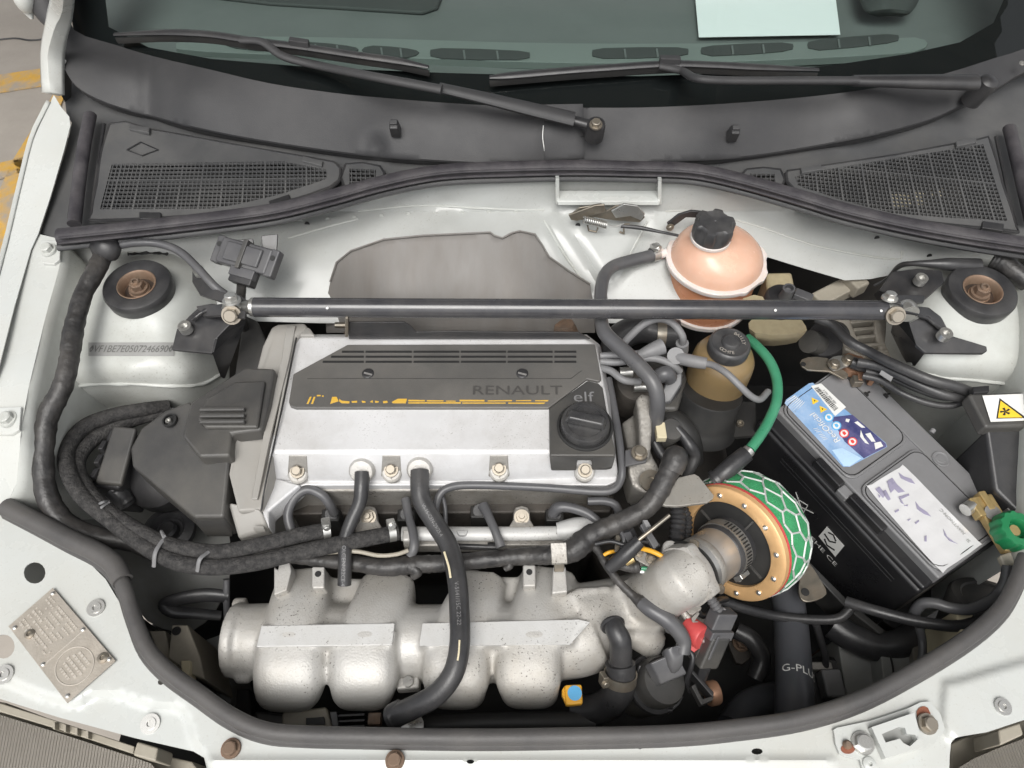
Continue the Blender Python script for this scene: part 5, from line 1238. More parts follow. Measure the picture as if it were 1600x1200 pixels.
wormclip('hose_clamp', 'bright clamp on the end of the inner braided hose', (510, 828, .773), P(515, 828, .772) - P(470, 836, .778), .0092, group=None, scdir=(.2, .3, 1))
wormclip('hose_clamp', 'bright clamp with an upright screw on the end of the outer braided hose', (612, 832, .764), P(622, 832, .762) - P(580, 840, .768), .0092, scdir=(-.2, .6, 1))

# loom along the inner wing
hl = hose('wiring_loom', 'thick taped loom hanging down the inner wing past the strut tower', 'loom', [(170, 380, .885), (160, 402, .885), (147, 428, .884), (129, 463, .878), (115, 515, .868), (108, 563, .86), (97, 606, .85), (76, 648, .835), (69, 690, .82), (68, 735, .805), (76, 780, .79), (105, 820, .775), (150, 838, .765), (205, 848, .755), (235, 862, .745)],
          [.010, .0112, .0112, .0108, .0112, .0108, .0112, .0118, .0112, .0112, .0118, .0122, .0112, .010, .009], 'tape', wob=.04, n=12, seg=14, ripple=(.0002, .017))
tube('loom_boot', [P(152, 378, .882), P(168, 388, .892), P(182, 392, .885)], [.012, .017, .012], 'black_plastic', hl, wob=.06)
hose('bonnet_cable', 'thin black cable arching from the loom boot to the brace fork', 'cable', [(180, 384, .893), (215, 379, .895), (250, 381, .893), (282, 394, .889), (310, 420, .884), (335, 447, .876), (352, 460, .866)], [.0052] * 7, 'grey_rubber')
hose('cut_hose', 'flattened black hose with a frayed end beside the manifold flange', 'hose', [(345, 962, .66), (300, 958, .675), (270, 955, .685), (258, 944, .69), (280, 936, .692), (320, 930, .69), (358, 932, .685)], [.006, .007, .008, .008, .0085, .009, .008], 'rubber', flat=(1, .7))
hose('sensor_pipe', 'thin grey pipe standing behind the manifold end flange', 'pipe', [(354, 905, .70), (354, 935, .685), (355, 965, .66)], .004, 'grey_rubber')
# odds and ends low in front of the manifold
lo = thing('radiator_fan_shroud', 'beige and black radiator shroud pieces under the manifold front', 'shroud', P(500, 1120, .55))
prism('shroud_step', [(440, 1112), (510, 1104), (522, 1140), (440, 1142)], .66, .05, 'beige_plastic', lo, bevel=.003)
prism('shroud_recess', [(478, 1122), (506, 1120), (508, 1132), (478, 1132)], .663, .005, 'black_print', lo, bevel=0)
prism('shroud_cover', [(396, 1110), (445, 1115), (445, 1142), (400, 1136)], .655, .06, 'cover_plastic', lo, bevel=.004)
for k in range(3): prism('shroud_rib', [(528, 1116 + k * 9), (570, 1114 + k * 9), (570, 1118 + k * 9), (528, 1120 + k * 9)], .668, .02, 'rubber', lo, bevel=.0006)
prism('shroud_bar', [(515, 1112), (526, 1111), (530, 1142), (520, 1142)], .672, .04, 'grey_rubber', lo, bevel=.001)
boxw('plug', P(586, 1124, .67), Vector((.007, 0, 0)), Vector((0, .006, 0)), Vector((0, 0, .006)), 'rusty_steel', lo)
lathe('drain_bolt', [(.012, 0), (.012, .004), (.006, .006), (0, .006)], P(645, 1134, .69), (0, 0, 1), 'zinc', lo, seg=20)
prism('shroud_top', [(360, 1075), (390, 1075), (396, 1130), (365, 1120)], .58, .1, 'deep_black', lo, bevel=.004)
tube('shroud_hose', [P(930, 1128, .68), P(760, 1130, .675), P(650, 1135, .67)], .011, 'deep_black', lo, seg=12)

# behind the engine: heat shield, exhaust lumps
hsz = tps([(510, 470, .660), (530, 405, .685), (600, 372, .695), (700, 366, .70), (850, 390, .695), (925, 460, .665), (700, 500, .615), (600, 460, .635), (830, 470, .635), (520, 530, .62), (925, 530, .62)])
hsd = thing('heat_shield', 'brownish bare steel heat shield standing behind the engine', 'heat shield', PY(710, 500, .68))
sheet('shield_sheet', [(508, 480), (516, 440), (526, 410), (548, 392), (600, 374), (660, 368), (766, 363), (772, 368), (785, 372), (800, 364), (812, 361), (836, 366), (848, 384), (858, 401), (890, 424), (922, 444), (926, 470), (930, 520), (510, 520)],
      None, 'heat_steel', hsd, res=12, solid=.0015, mapf=lambda x, y: PY(x, y, hsz(x, y)))
def dense(pts, st=8):
    out = []
    for a, b in zip(pts, pts[1:]):
        k = max(1, int(math.hypot(b[0] - a[0], b[1] - a[1]) / st)); out += [(a[0] + (b[0] - a[0]) * j / k, a[1] + (b[1] - a[1]) * j / k) for j in range(k)]
    return out + [pts[-1]]
tube('shield_rim', [PY(x, y, hsz(x, y) - .0012) for x, y in dense(((516, 440), (526, 410), (548, 392), (600, 374), (660, 368), (766, 363), (772, 368), (785, 372), (800, 364), (812, 361), (836, 366), (848, 384), (858, 401), (890, 424), (922, 444)))], .0014, 'heat_steel', hsd, seg=6, smoothpath=False)
ex = thing('exhaust_manifold', 'rusty exhaust manifold showing between cover and heat shield', 'manifold', P(720, 510, .70))
for (x, r) in ((560, .02), (668, .026), (775, .026), (880, .022)): lathe('port', [(0, r), (r * .6, r * .8), (r, 0), (r, -.03)], P(x, 520, .765), (0, .2, 1), 'rusty_steel', ex, seg=20)
lf = thing('lifting_eye', 'black sheet-metal shield edge with a lifting eye behind the cover', 'bracket', P(560, 515, .77))
prism('eye_plate', [PY(x, y, .555) for x, y in ((539, 497), (544, 497), (544, 527), (539, 527))], 0, .012, 'steel', lf, ext=(0, 1, 0), bevel=.0008)
prism('shield_edge', [PY(x, y, .562) for x, y in ((545, 504), (632, 504), (642, 510), (650, 519), (700, 518), (905, 520), (922, 530), (545, 530))], 0, .002, 'bracket_paint', lf, ext=(0, 1, 0), bevel=.0004)
tube('pivot_pin', [P(524, 508, .80), P(545, 508, .80)], .004, 'steel', lf, seg=10)
sh2 = thing('plastic_duct', 'dark grey vertical duct panel between strut tower and timing cover', 'duct', P(385, 560, .62))
prism('duct_panel', [(380, 490, .80), (402, 500, .795), (422, 545, .78), (395, 590, .78), (362, 612, .76)], 0, .12, 'cover_plastic', sh2, bevel=.004)

# pressure sensor on its bracket
ms = thing('pressure_sensor', 'grey ribbed pressure sensor on a black bracket below the rear seal', 'sensor', P(385, 430, .82))
u_ = (P(425, 412, .87) - P(345, 390, .87)).normalized(); v_ = Vector((-u_.y, u_.x, .5)).normalized(); n_ = u_.cross(v_)
c0 = P(386, 402, .88)
boxw('sensor_body', c0, u_ * .036, v_ * .017, n_ * .009, 'lead_rubber2' if 'lead_rubber2' in MATS else 'grey_rubber', ms, bevel=.003)
boxw('raised_cap', c0 + n_ * .010, u_ * .025, v_ * .012, n_ * .003, 'grey_rubber', ms, bevel=.002)
for s in (-1, 1):
    boxw('ear', c0 + u_ * (.038 * s), u_ * .006, v_ * .018, n_ * .007, 'grey_rubber', ms, bevel=.002)
    lathe('ear_hole', [(.0035, 0), (.0035, .0008), (0, .0008)], c0 + u_ * (.038 * s) + v_ * .006 + n_ * .0072, n_, 'black_print', ms, seg=14)
boxw('band', c0 + n_ * .006, u_ * .003, v_ * .019, n_ * .009, 'cover_plastic', ms, bevel=.001)
boxw('connector', c0 - v_ * .026 + u_ * .006, u_ * .016, v_ * .010, n_ * .008, 'black_plastic', ms, bevel=.002)
boxw('connector_front', c0 - v_ * .022 + u_ * .006 + n_ * .005, u_ * .017, v_ * .006, n_ * .005, 'grey_rubber', ms, bevel=.001)
tube('lead', [c0 - v_ * .035 + u_ * .006, c0 - v_ * .05 + Vector((0, 0, -.03)), c0 - v_ * .05 + Vector((-.01, 0, -.09))], .006, 'tape', ms)
prism('bracket', [P(350, 376, .882), P(395, 372, .884), P(398, 392, .875), P(352, 392, .875)], 0, .004, 'bracket_paint', ms, bevel=.001)
prism('bracket_strap', [P(408, 368, .885), P(434, 365, .885), P(432, 400, .868), P(410, 398, .868)], 0, .003, 'bracket_paint', ms, bevel=.001)
stud = thing('weld_stud', 'bare steel stud standing out of the firewall beside the heat shield', 'stud', PY(496, 435, .735))
tube('stud', [PY(496, 412, .725), PY(497, 425, .725), PY(496, 437, .725)], .0035, 'zinc', stud, seg=12)
lathe('stud_base', [(.006, 0), (.006, .003), (.004, .004)], PY(496, 437, .727), (0, -.3, 1), 'white_paint', stud, seg=14)

def hose_text(parent, pts, r, s, start, size, m, name='printed_marking', flip=False):
    """lettering bent along a hose, on the side turned up and outwards"""
    path = catmull([W(p) for p in pts], 10); L = [0]
    for a, b in zip(path, path[1:]): L.append(L[-1] + (b - a).length)
    ob = text(name, s, Vector((0, 0, 0)), (1, 0, 0), (0, 1, 0), size, m, parent, center=False)
    wl = wloc(ob); tow_ = Vector((0, -.45, 1)).normalized()
    for v in ob.data.vertices:
        w = wl + v.co; q = min(max(start + w.x, 0), L[-1] - 1e-5); j = max(k for k in range(len(L) - 1) if L[k] <= q); t = (q - L[j]) / (L[j + 1] - L[j])
        c = path[j].lerp(path[j + 1], t); T = (path[j + 1] - path[j]).normalized(); Nn = (tow_ - T * tow_.dot(T)).normalized(); B = Nn.cross(T)
        a = w.y / r; v.co = c + (Nn * math.cos(a) + B * math.sin(a)) * (r + .0004) - wl
short = [o for o in bpy.data.objects if o.name == 'breather_hose'][0]
hose_text(short, [(540, 842, .772), (539, 880, .765), (538, 914, .752)], .0077, 'HOLCEN-22CE-4', .004, .0062, 'lead_rubber')
hose_text(bh, [(660, 785, .795), (680, 818, .789), (702, 855, .786)], .0106, 'VI-16-CEN-29/25.4', .004, .0056, 'lead_rubber')
hose_text(bh, [(714, 905, .785), (718, 960, .784), (718, 1010, .783)], .0108, 'V-5141/15C 22-22', .006, .0060, 'lead_rubber')
# ================================================================ strut mounts and brace
def PL(px, py, o, n):
    d = ray(px, py); return CAM + d * ((Vector(o) - CAM).dot(n) / d.dot(n))
mat('rust_rim', (.24, .17, .12), .5, metal=.4, dirt=(.20, .10, .06), damt=.6, dscale=50, var=.2)
mat('shaded_cup_steel', (.045, .036, .030), .5, metal=.3, dirt=(.17, .095, .06), damt=.6, dscale=40, var=.2)  # shade inside the dish put into the floor's colour
def strut(lbl, c, ax):
    t = thing('strut_mount', lbl, 'strut mount', W(c), 'strut mounts on the towers')
    c = W(c) + Vector((0, 0, .004))
    lathe('rubber_ring', [(.0410, -.008), (.0415, 0), (.0418, .006), (.040, .0095), (.036, .0110), (.028, .0108), (.0232, .009), (.0225, .003)], c, ax, 'rubber', t, seg=44, caps=False)
    lathe('cup', [(.0236, .0098), (.0225, .0102), (.0205, .0085), (.0190, .000), (.0175, -.0025)], c, ax, 'rust_rim', t, seg=36, caps=False)
    lathe('cup_floor', [(.0188, -.0022), (.0188, -.0016), (0, -.0016)], c, ax, 'shaded_cup_steel', t, seg=30)
    lathe('seat_washer', [(.0130, -.004), (.0130, .000), (.011, .001), (0, .001)], c, ax, 'rusty_steel', t, seg=24)
    place('nut', HEX['rusty_steel'], c + Vector(ax).normalized() * .002, t, ax, .4, (.0088, .0088, .0100))
    lathe('rod', [(.0056, .006), (.0054, .0150), (.0048, .0158), (.0030, .0158), (.0028, .011), (0, .011)], c, ax, 'rusty_steel', t, seg=18)
strut('black rubber strut mount with a rusty nut above the stamped number', (220, 455, .8545), (.03, -.05, 1))
strut('black rubber strut mount with a rusty nut beside the warning-label box', (1527, 463, .8545), (-.03, -.05, 1))

brc = thing('strut_brace', 'dark grey tubular strut brace spanning the bay between both towers', 'strut brace', P(885, 482, .84))
ZB = .878
a0, b0 = P(398, 480, ZB), P(1383, 485, ZB)
tube('brace_tube', [a0, a0.lerp(b0, .25), a0.lerp(b0, .5), a0.lerp(b0, .75), b0], .0118, 'brace_paint', brc, seg=28)
dd = (b0 - a0).normalized()
for c, s in ((a0, -1), (b0, 1)):
    lathe('end_collar', [(.0115, -.004), (.0115, .004), (.009, .006), (.007, .014), (.007, .024)], c, dd * s, 'zinc', brc, seg=24)
    e = c + dd * s * .026
    lathe('rod_eye', [(.0115, -.007), (.0125, 0), (.0115, .007)], e, (0, .35, 1) if False else (0, 1, -.2), 'zinc', brc, seg=22)
for k, t in enumerate((.03, .12, .35, .47, .82, .86, .97, .985)):
    q = a0.lerp(b0, t) + Vector((0, -.006 * math.sin(k * 2.1) - .004, .0098)); lathe('paint_chip', [(.0013 + .0005 * (k % 3), 0), (.0012, .0006), (0, .0006)], q, (0, -.4, 1), 'label_white', brc, seg=8)
def rot_pl(pts, z, d, m, par, name, bevel=.0012): return prism(name, pts, z, d, m, par, bevel=bevel)
# fork at the tower with the stamped number
rot_pl([(268, 546, .842), (276, 514, .850), (296, 494, .862), (312, 478, .866), (348, 474, .868), (376, 478, .868), (360, 505, .864), (336, 530, .852), (331, 552, .846)], 0, .004, 'bracket_paint', brc, 'bracket_plate')
prism('bracket_web', [P(331, 551, .848), P(337, 529, .853), P(361, 504, .865), P(384, 484, .866), P(380, 505, .85), P(349, 592, .76), P(344, 588, .77)], 0, .004, 'bracket_paint', brc, ext=(.6, .3, 0), bevel=.001)
rot_pl([(300, 416, .862), (314, 420, .864), (322, 442, .868), (345, 456, .880), (376, 461, .886), (388, 470, .886), (380, 479, .884), (344, 470, .878), (312, 460, .866), (300, 440, .860)], 0, .004, 'bracket_paint', brc, 'bracket_arm')
rot_pl([(306, 478, .868), (330, 474, .884), (366, 478, .888), (384, 486, .888), (382, 497, .886), (350, 492, .884), (318, 494, .866)], 0, .004, 'bracket_paint', brc, 'bracket_arm')
tube('weld_bead', [P(300, 500, .866), P(320, 486, .871), P(345, 482, .874)], .0025, 'bracket_paint', brc, seg=8, wob=.2)
allen(brc, P(292, 515, .856), .0078, (0, -.1, 1)); allen(brc, P(313, 427, .868), .007, (0, -.1, 1))
hexbolt(brc, P(362, 492, .884), .0088, (.1, -.75, .6), 'steel'); hexbolt(brc, P(362, 470, .892), .008, (0, .3, 1), 'zinc')
# fork at the other tower
rot_pl([(1374, 453, .855), (1394, 424, .866), (1434, 419, .868), (1472, 423, .866), (1476, 440, .866), (1452, 462, .866), (1440, 472, .868), (1400, 466, .866)], 0, .004, 'bracket_paint', brc, 'bracket_plate')
prism('bracket_web', [P(1374, 453, .855), P(1400, 466, .866), P(1396, 478, .86), P(1372, 470, .83), P(1366, 460, .83)], 0, .004, 'bracket_paint', brc, ext=(-.3, .2, 0), bevel=.001)
rot_pl([(1420, 505, .866), (1448, 490, .872), (1472, 496, .866), (1486, 524, .856), (1520, 534, .852), (1542, 541, .848), (1543, 548, .846), (1536, 552, .845), (1446, 551, .846), (1432, 540, .848)], 0, .004, 'bracket_paint', brc, 'bracket_plate')
prism('bracket_web', [P(1399, 500, .868), P(1422, 504, .867), P(1434, 540, .849), P(1446, 551, .846), P(1430, 572, .80), P(1420, 574, .78), P(1394, 520, .80)], 0, .004, 'bracket_paint', brc, ext=(-.4, .3, 0), bevel=.001)
rot_pl([(1382, 464, .888), (1400, 460, .888), (1446, 461, .878), (1444, 472, .876), (1410, 474, .886), (1390, 474, .888)], 0, .004, 'bracket_paint', brc, 'bracket_arm')
rot_pl([(1390, 483, .888), (1408, 475, .888), (1452, 480, .884), (1470, 494, .868), (1484, 520, .858), (1474, 520, .858), (1452, 494, .876), (1412, 486, .886)], 0, .004, 'bracket_paint', brc, 'bracket_arm')
tube('weld_bead', [P(1430, 491, .877), P(1450, 498, .872), P(1470, 515, .862)], .0025, 'bracket_paint', brc, seg=8, wob=.2)
allen(brc, P(1436, 440, .872), .0075, (0, -.1, 1)); allen(brc, P(1473, 526, .862), .0078, (0, -.1, 1))
hexbolt(brc, P(1399, 493, .884), .0085, (-.1, -.75, .6), 'steel'); hexbolt(brc, P(1390, 466, .892), .007, (0, .3, 1), 'zinc')

# ================================================================ coolant tank
def rings(name, lst, m, parent, seg=44, rf=None):
    vs = []; fs = []
    for (c, r) in lst:
        for k in range(seg):
            t = 2 * math.pi * k / seg; q = r * (rf(t) if rf else 1); vs.append(c + Vector((math.cos(t) * q, math.sin(t) * q, 0)))
    for i in range(len(lst) - 1):
        for k in range(seg):
            k2 = (k + 1) % seg; fs.append((i * seg + k, i * seg + k2, (i + 1) * seg + k2, (i + 1) * seg + k))
    fs += [tuple(range(seg))[::-1], tuple(range((len(lst) - 1) * seg, len(lst) * seg))]
    return mk(name, vs, fs, m, parent, sharp=40)
mat('cap_plastic', (.045, .045, .047), .4, dirt=(.11, .105, .10), damt=.5, dscale=60, var=.15)
tc0 = P(1119, 405, .82); off = Vector((-.019, -.006, 0))
tank = thing('coolant_tank', 'round pinkish translucent coolant tank with a black cap', 'tank', tc0 + Vector((0, 0, -.11)))
rings('upper_shell', [(tc0 + Vector((0, 0, h)) + off * k, r) for (r, h, k) in ((.063, .000, 0), (.0620, .007, 0), (.0595, .014, .0), (.0555, .0205, .08), (.0495, .0265, .2), (.0420, .0315, .4), (.0340, .0355, .7), (.0280, .0385, .92), (.0255, .0420, 1), (.0250, .050, 1))], 'tank_plastic', tank)
rings('flange', [(tc0 + Vector((0, 0, h)), r) for r, h in ((.0685, -.004), (.0690, -.003), (.0690, .0025), (.0680, .0035), (.060, .0035))], 'tank_flange', tank, seg=96,
      rf=lambda t: 1 + (.022 * max(-1, min(1, 2.5 * math.sin(t * 9))) if -1.2 < ((t + math.pi) % (2 * math.pi) - math.pi) < .9 else .006 * math.sin(t * 6)))
rings('lower_shell', [(tc0 + Vector((0, 0, h)), r) for r, h in ((.060, -.004), (.0615, -.02), (.0615, -.06), (.060, -.075))], 'tank_low', tank)
rings('lower_flange', [(tc0 + Vector((0, .002, h)), r) for r, h in ((.062, -.074), (.0655, -.075), (.0655, -.081), (.062, -.083), (.045, -.105))], 'tank_flange', tank)
capc = tc0 + off + Vector((0, 0, .046))
lathe('neck_ring', [(.0262, 0), (.0262, .004), (.025, .005)], capc + Vector((0, 0, -.002)), (0, 0, 1), 'tank_flange', tank, seg=36)
lathe('cap', [(.0252, 0), (.0256, .003), (.0252, .008), (.0250, .020), (.0236, .0240), (.0205, .0255), (.0190, .0248), (.002, .0248), (.0012, .0240), (0, .0240)], capc + Vector((0, 0, .003)), (0, 0, 1), 'cap_plastic', tank, seg=72,
      rfun=lambda t, r, h: 1 + (-.10 + .20 * max(0, min(1, .5 + 1.8 * math.sin(t * 6 + .5))) if h > .007 and r > .023 else (-.03 + .1 * max(0, min(1, .5 + 1.8 * math.sin(t * 6 + .5))) if h > .007 and r > .02 else 0)))
tube('inlet_spout', [P(1040, 395, .822), P(1030, 397, .822), P(1012, 401, .822)], .0068, 'tank_flange', tank, seg=14)
prism('tank_strap', [PY(x, y, .742) for x, y in ((1042, 350), (1060, 336), (1080, 330), (1130, 335), (1140, 342), (1110, 342), (1072, 340), (1050, 356))], 0, .004, 'bracket_paint', tank, ext=(0, 1, 0), bevel=.001)
hexbolt(tank, PY(1047, 355, .738), .004, (0, -1, .2), 'steel')
hose('coolant_hose', 'grey rubber hose bending down from the tank spout under the brace', 'hose', [(1026, 397, .822), (1008, 402, .823), (980, 409, .825), (957, 417, .828), (944, 432, .832), (939, 455, .836), (939, 480, .842), (940, 505, .85), (948, 524, .852), (975, 549, .852), (1003, 576, .85), (1021, 600, .845), (1027, 625, .83), (1025, 655, .80), (1017, 690, .76)], [.0086] * 8 + [.0092] * 7, 'grey_rubber', n=8, seg=16)
wormclip('hose_clamp', 'shiny worm clamp with upright screw on the tank spout hose', (1023, 397, .822), P(1026, 397, .822) - P(1008, 402, .823), .009, w=.010, scdir=(0, .15, 1))
blk = hose('radiator_hose', 'fat black coolant hose with a flat clamp below the brace', 'hose', [(955, 560, .77), (965, 532, .78), (985, 518, .785), (1010, 514, .785), (1035, 520, .785), (1060, 522, .785)], .019, 'rubber', seg=20)
wormclip('hose_clamp', 'wide flat steel clamp round the fat black hose', (1031, 521, .786), (1, -.06, 0), .0194, w=.012, screw=False, m='steel')
hose('radiator_hose', 'fat black hose behind the brace beside the coolant tank', 'hose', [(925, 470, .76), (960, 452, .76), (1000, 446, .76), (1030, 446, .76)], .02, 'rubber', seg=18)

# power steering reservoir
pc = P(1141, 536, .832)
ps = thing('fluid_reservoir', 'amber round fluid reservoir with a grey twist cap in a black holder', 'reservoir', pc + Vector((0, 0, -.17)))
lathe('cap', [(.0258, -.014), (.0258, -.003), (.0245, 0), (.022, .0015), (.0205, .0005), (.0115, .0005), (.0105, .004), (.009, .0055), (0, .0058)], pc, (0, 0, 1), 'cap_plastic', ps, seg=60, rfun=lambda t, r, h: 1 + (.012 * math.sin(t * 30) if r > .0243 and h < 0 else 0))
lathe('shell', [(.024, -.014), (.026, -.017), (.034, -.022), (.0385, -.032), (.0395, -.045), (.0395, -.075), (.0385, -.10)], pc, (0, 0, 1), 'oil_plastic', ps, seg=44)
lathe('holder', [(.0405, -.078), (.0415, -.080), (.0420, -.12), (.046, -.125), (.052, -.14)], pc, (.12, .25, 1), 'deep_black', ps, seg=40)
sheet('holder_base', [(1055, 640), (1090, 628), (1180, 628), (1182, 680), (1060, 690)], lambda x, y: .705, 'deep_black', ps, res=30, solid=.006)
for (x, y) in ((1075, 655), (1156, 663)): lathe('base_screw', [(.005, 0), (.005, .004), (.003, .004), (.003, .001), (0, .001)], P(x, y, .706), (0, 0, 1), 'steel', ps, seg=16)
for k, (s, a) in enumerate((('BAILLY', .35), ('COMTE', -1.9))):
    for j, ch in enumerate(s):
        an = a - .22 * (j - len(s) / 2) if k == 0 else a + .24 * (j - len(s) / 2)
        rd = Vector((math.cos(an), math.sin(an), 0)); tn = Vector((-rd.y, rd.x, 0))
        text('cap_lettering', ch, pc + rd * .0162 + Vector((0, 0, .0008)), -tn if k == 0 else tn, rd if k == 0 else -rd, .0066, 'plate_relief', ps)

# brake fluid reservoir
bk = thing('brake_reservoir', 'yellowed brake fluid reservoir with a black spout under the brace', 'reservoir', P(1215, 480, .70))
loft('bottle', [[(1176, 498, .80), (1240, 496, .80), (1256, 505, .80), (1254, 520, .80), (1180, 520, .80)], [(1176, 505, .785), (1240, 500, .785), (1254, 508, .785), (1250, 528, .785), (1182, 530, .785)],
                [(1190, 520, .75), (1240, 515, .75), (1246, 520, .75), (1244, 535, .75), (1194, 540, .75)]], 'brake_plastic', bk, closed=True, nu=3, nv=3)
prism('rear_bottle', [(1196, 425, .80), (1238, 424, .80), (1246, 462, .80), (1200, 466, .80)], 0, .06, 'brake_plastic', bk, bevel=.005)
lathe('cap', [(.022, -.02), (.022, 0), (.019, .005), (.010, .007), (0, .007)], P(1222, 465, .82), (0, 0, 1), 'black_plastic', bk, seg=28)
tube('spout', [P(1226, 465, .826), P(1231, 456, .842), P(1233, 450, .85)], [.0085, .0075, .0078], 'grey_rubber', bk, seg=16, hollow=True)
boxw('spout_clip', P(1255, 463, .83), Vector((.010, -.006, 0)), Vector((.003, .006, 0)), Vector((0, 0, .004)), 'grey_rubber', bk)
prism('label_scrap', [(1160, 466), (1178, 460), (1192, 463), (1196, 470), (1165, 472)], .84, .003, 'brake_plastic', bk, bevel=.001)

# ignition coil, leads
coil = thing('ignition_coil', 'black ignition coil pack with lead towers beside the engine cover', 'coil', P(1000, 600, .72))
lathe('coil_body', [(.030, -.05), (.030, 0), (.026, .006), (0, .008)], P(995, 600, .775), (0, -.2, 1), 'block_iron', coil, seg=28)
prism('coil_block', [(985, 560), (1060, 545), (1075, 590), (1060, 640), (1010, 640)], .765, .07, 'cover_plastic', coil, bevel=.006)
prism('coil_tower', [(1045, 585, .79), (1068, 580, .79), (1066, 600, .785), (1048, 628, .77), (1036, 632, .765), (1034, 610, .775)], 0, .03, 'grey_rubber', coil, bevel=.003)
tube('coil_clip', [P(968, 582, .795), P(988, 582, .795)], .007, 'zinc', coil, seg=14)
tube('coil_clip', [P(990, 605, .79), P(1012, 605, .79)], .006, 'zinc', coil, seg=14)
LEAD = [('grey ignition lead arching high below the brace', [(972, 540, .82), (985, 525, .835), (1008, 505, .85), (1032, 498, .853), (1052, 506, .85), (1066, 525, .84), (1066, 540, .82)], .0048),
        ('grey ignition lead running level out of the cover to a slanted boot', [(938, 556, .82), (955, 555, .822), (975, 555, .824), (1000, 552, .826)], .0042),
        ('grey ignition lead curving behind the coolant hose to the coil tower', [(938, 565, .818), (965, 566, .82), (1000, 560, .824), (1028, 561, .826), (1050, 570, .824), (1062, 580, .812)], .0046),
        ('grey ignition lead dipping under the coolant hose beside the filler corner', [(938, 575, .815), (955, 580, .818), (975, 594, .818), (1000, 597, .812)], .0046)]
for lb, pts, r in LEAD: hose('ignition_lead', lb, 'lead', pts, r, 'lead_rubber', seg=10)
pl_ = hose('ignition_lead', 'grey ignition lead crossing the amber reservoir with a long boot', 'lead', [(1100, 568, .835), (1115, 571, .84), (1135, 583, .845), (1155, 602, .84), (1172, 618, .83), (1187, 624, .82), (1200, 612, .81)], .0042, 'lead_rubber', seg=10)
tube('boot', [P(1055, 557, .826), P(1068, 561, .83), P(1085, 565, .833), P(1104, 568, .835)], [.0088, .008, .0078, .0072], 'lead_rubber', pl_, seg=14)
tube('boot_head', [P(1056, 556, .834), P(1056, 560, .812)], [.0105, .0105], 'lead_rubber', pl_, seg=16)
bo = hose('spark_boot', 'slanted grey lead boot between coolant hose and coil', 'boot', [(998, 556, .826), (1015, 549, .83), (1035, 541, .832)], [.006, .0085, .0105], 'lead_rubber', seg=14)
bo2 = hose('spark_boot', 'grey angled lead boot standing beside the coil tower', 'boot', [(1025, 590, .815), (1040, 584, .82), (1048, 592, .81)], [.009, .010, .009], 'grey_rubber', seg=14)
tube('boot_ring', [P(1066, 536, .826), P(1065, 548, .81)], [.008, .0085], 'lead_rubber', bo, seg=14)

# green hose with black fitting
gh = hose('green_hose', 'bright green rubber hose curving past the battery', 'hose', [(1168, 528, .80), (1184, 542, .805), (1203, 565, .81), (1214, 595, .812), (1213, 628, .812), (1200, 660, .81), (1186, 683, .808), (1172, 702, .805)], .0062, 'green_hose', seg=14)
tube('ferrule', [P(1171, 703, .805), P(1164, 711, .803)], .0072, 'zinc', gh, seg=14)
tube('fitting', [P(1166, 709, .803), P(1150, 722, .80), P(1132, 738, .795), P(1116, 752, .785)], [.0098, .0105, .0105, .0098], 'rubber', gh, seg=16)
tube('fitting_ring', [P(1122, 747, .788), P(1117, 751, .786)], .012, 'rubber', gh, seg=16)

# ================================================================ battery
ZT = .745
bq = quadmap([P(1217, 640, ZT), P(1470, 903, ZT), P(1590, 815, ZT), P(1330, 560, ZT)])
bat = thing('battery', 'black car battery with a blue label and a white foil label on its lid', 'battery', bq(.5, .5) + Vector((0, 0, -.18)))
eu = (bq(1, 0) - bq(0, 0)).normalized(); ev = (bq(0, 1) - bq(0, 0)).normalized(); ZU = Vector((0, 0, 1))
def bpoly(name, uv, dz, depth, m, bevel=.002, parent=None, **kw):
    return prism(name, [bq(u, v) + ZU * dz for u, v in uv], 0, depth, m, parent or bat, bevel=bevel, **kw)
bpoly('case', [(-.035, -.17), (1.0, -.17), (1.02, .98), (0, .98)], -.018, .16, 'battery_case', bevel=.005)
bpoly('lid', [(-.01, -.02), (1.0, -.02), (1.0, 1.0), (0, 1.0)], 0, .02, 'battery_lid', bevel=.003)
bpoly('lid_ledge', [(-.02, -.14), (1.0, -.14), (1.0, 0), (-.02, 0)], -.012, .010, 'battery_case', bevel=.004)
def rr_uv(u0, u1, v0, v1, ru=.05, rv=.1, n=4, cut=None):
    out = []
    for (cu, cv, a0) in ((u1 - ru, v1 - rv, 0), (u0 + ru, v1 - rv, 90), (u0 + ru, v0 + rv, 180), (u1 - ru, v0 + rv, 270)):
        for k in range(n + 1):
            a = R(a0 + 90 * k / n); out.append((cu + ru * math.cos(a), cv + rv * math.sin(a)))
    return out
for (u0, u1) in ((.0, .475), (.515, .985)):
    bpoly('lid_panel', rr_uv(u0, u1, .0, .79), .004, .006, 'battery_lid', bevel=.0015)
    pts = rr_uv(u0 + .012, u1 - .012, .015, .775); pts.append(pts[0])
    tube('panel_groove', [bq(u, v) + ZU * .0042 for u, v in pts], .0007, 'black_print', bat, seg=5, smoothpath=False)
bpoly('terminal_deck', [(0, .8), (1, .8), (1, 1.0), (0, 1.0)], .002, .006, 'battery_lid', bevel=.0015)
bpoly('handle_bar', [(.30, -.10), (.46, -.10), (.46, -.02), (.30, -.02)], .0, .014, 'battery_case', bevel=.002)
bpoly('handle_bar', [(.52, -.10), (.72, -.10), (.72, -.02), (.52, -.02)], .0, .014, 'battery_case', bevel=.002)
bpoly('handle_bar', [(.46, -.12), (.52, -.12), (.52, -.02), (.46, -.02)], -.004, .01, 'battery_lid', bevel=.002)
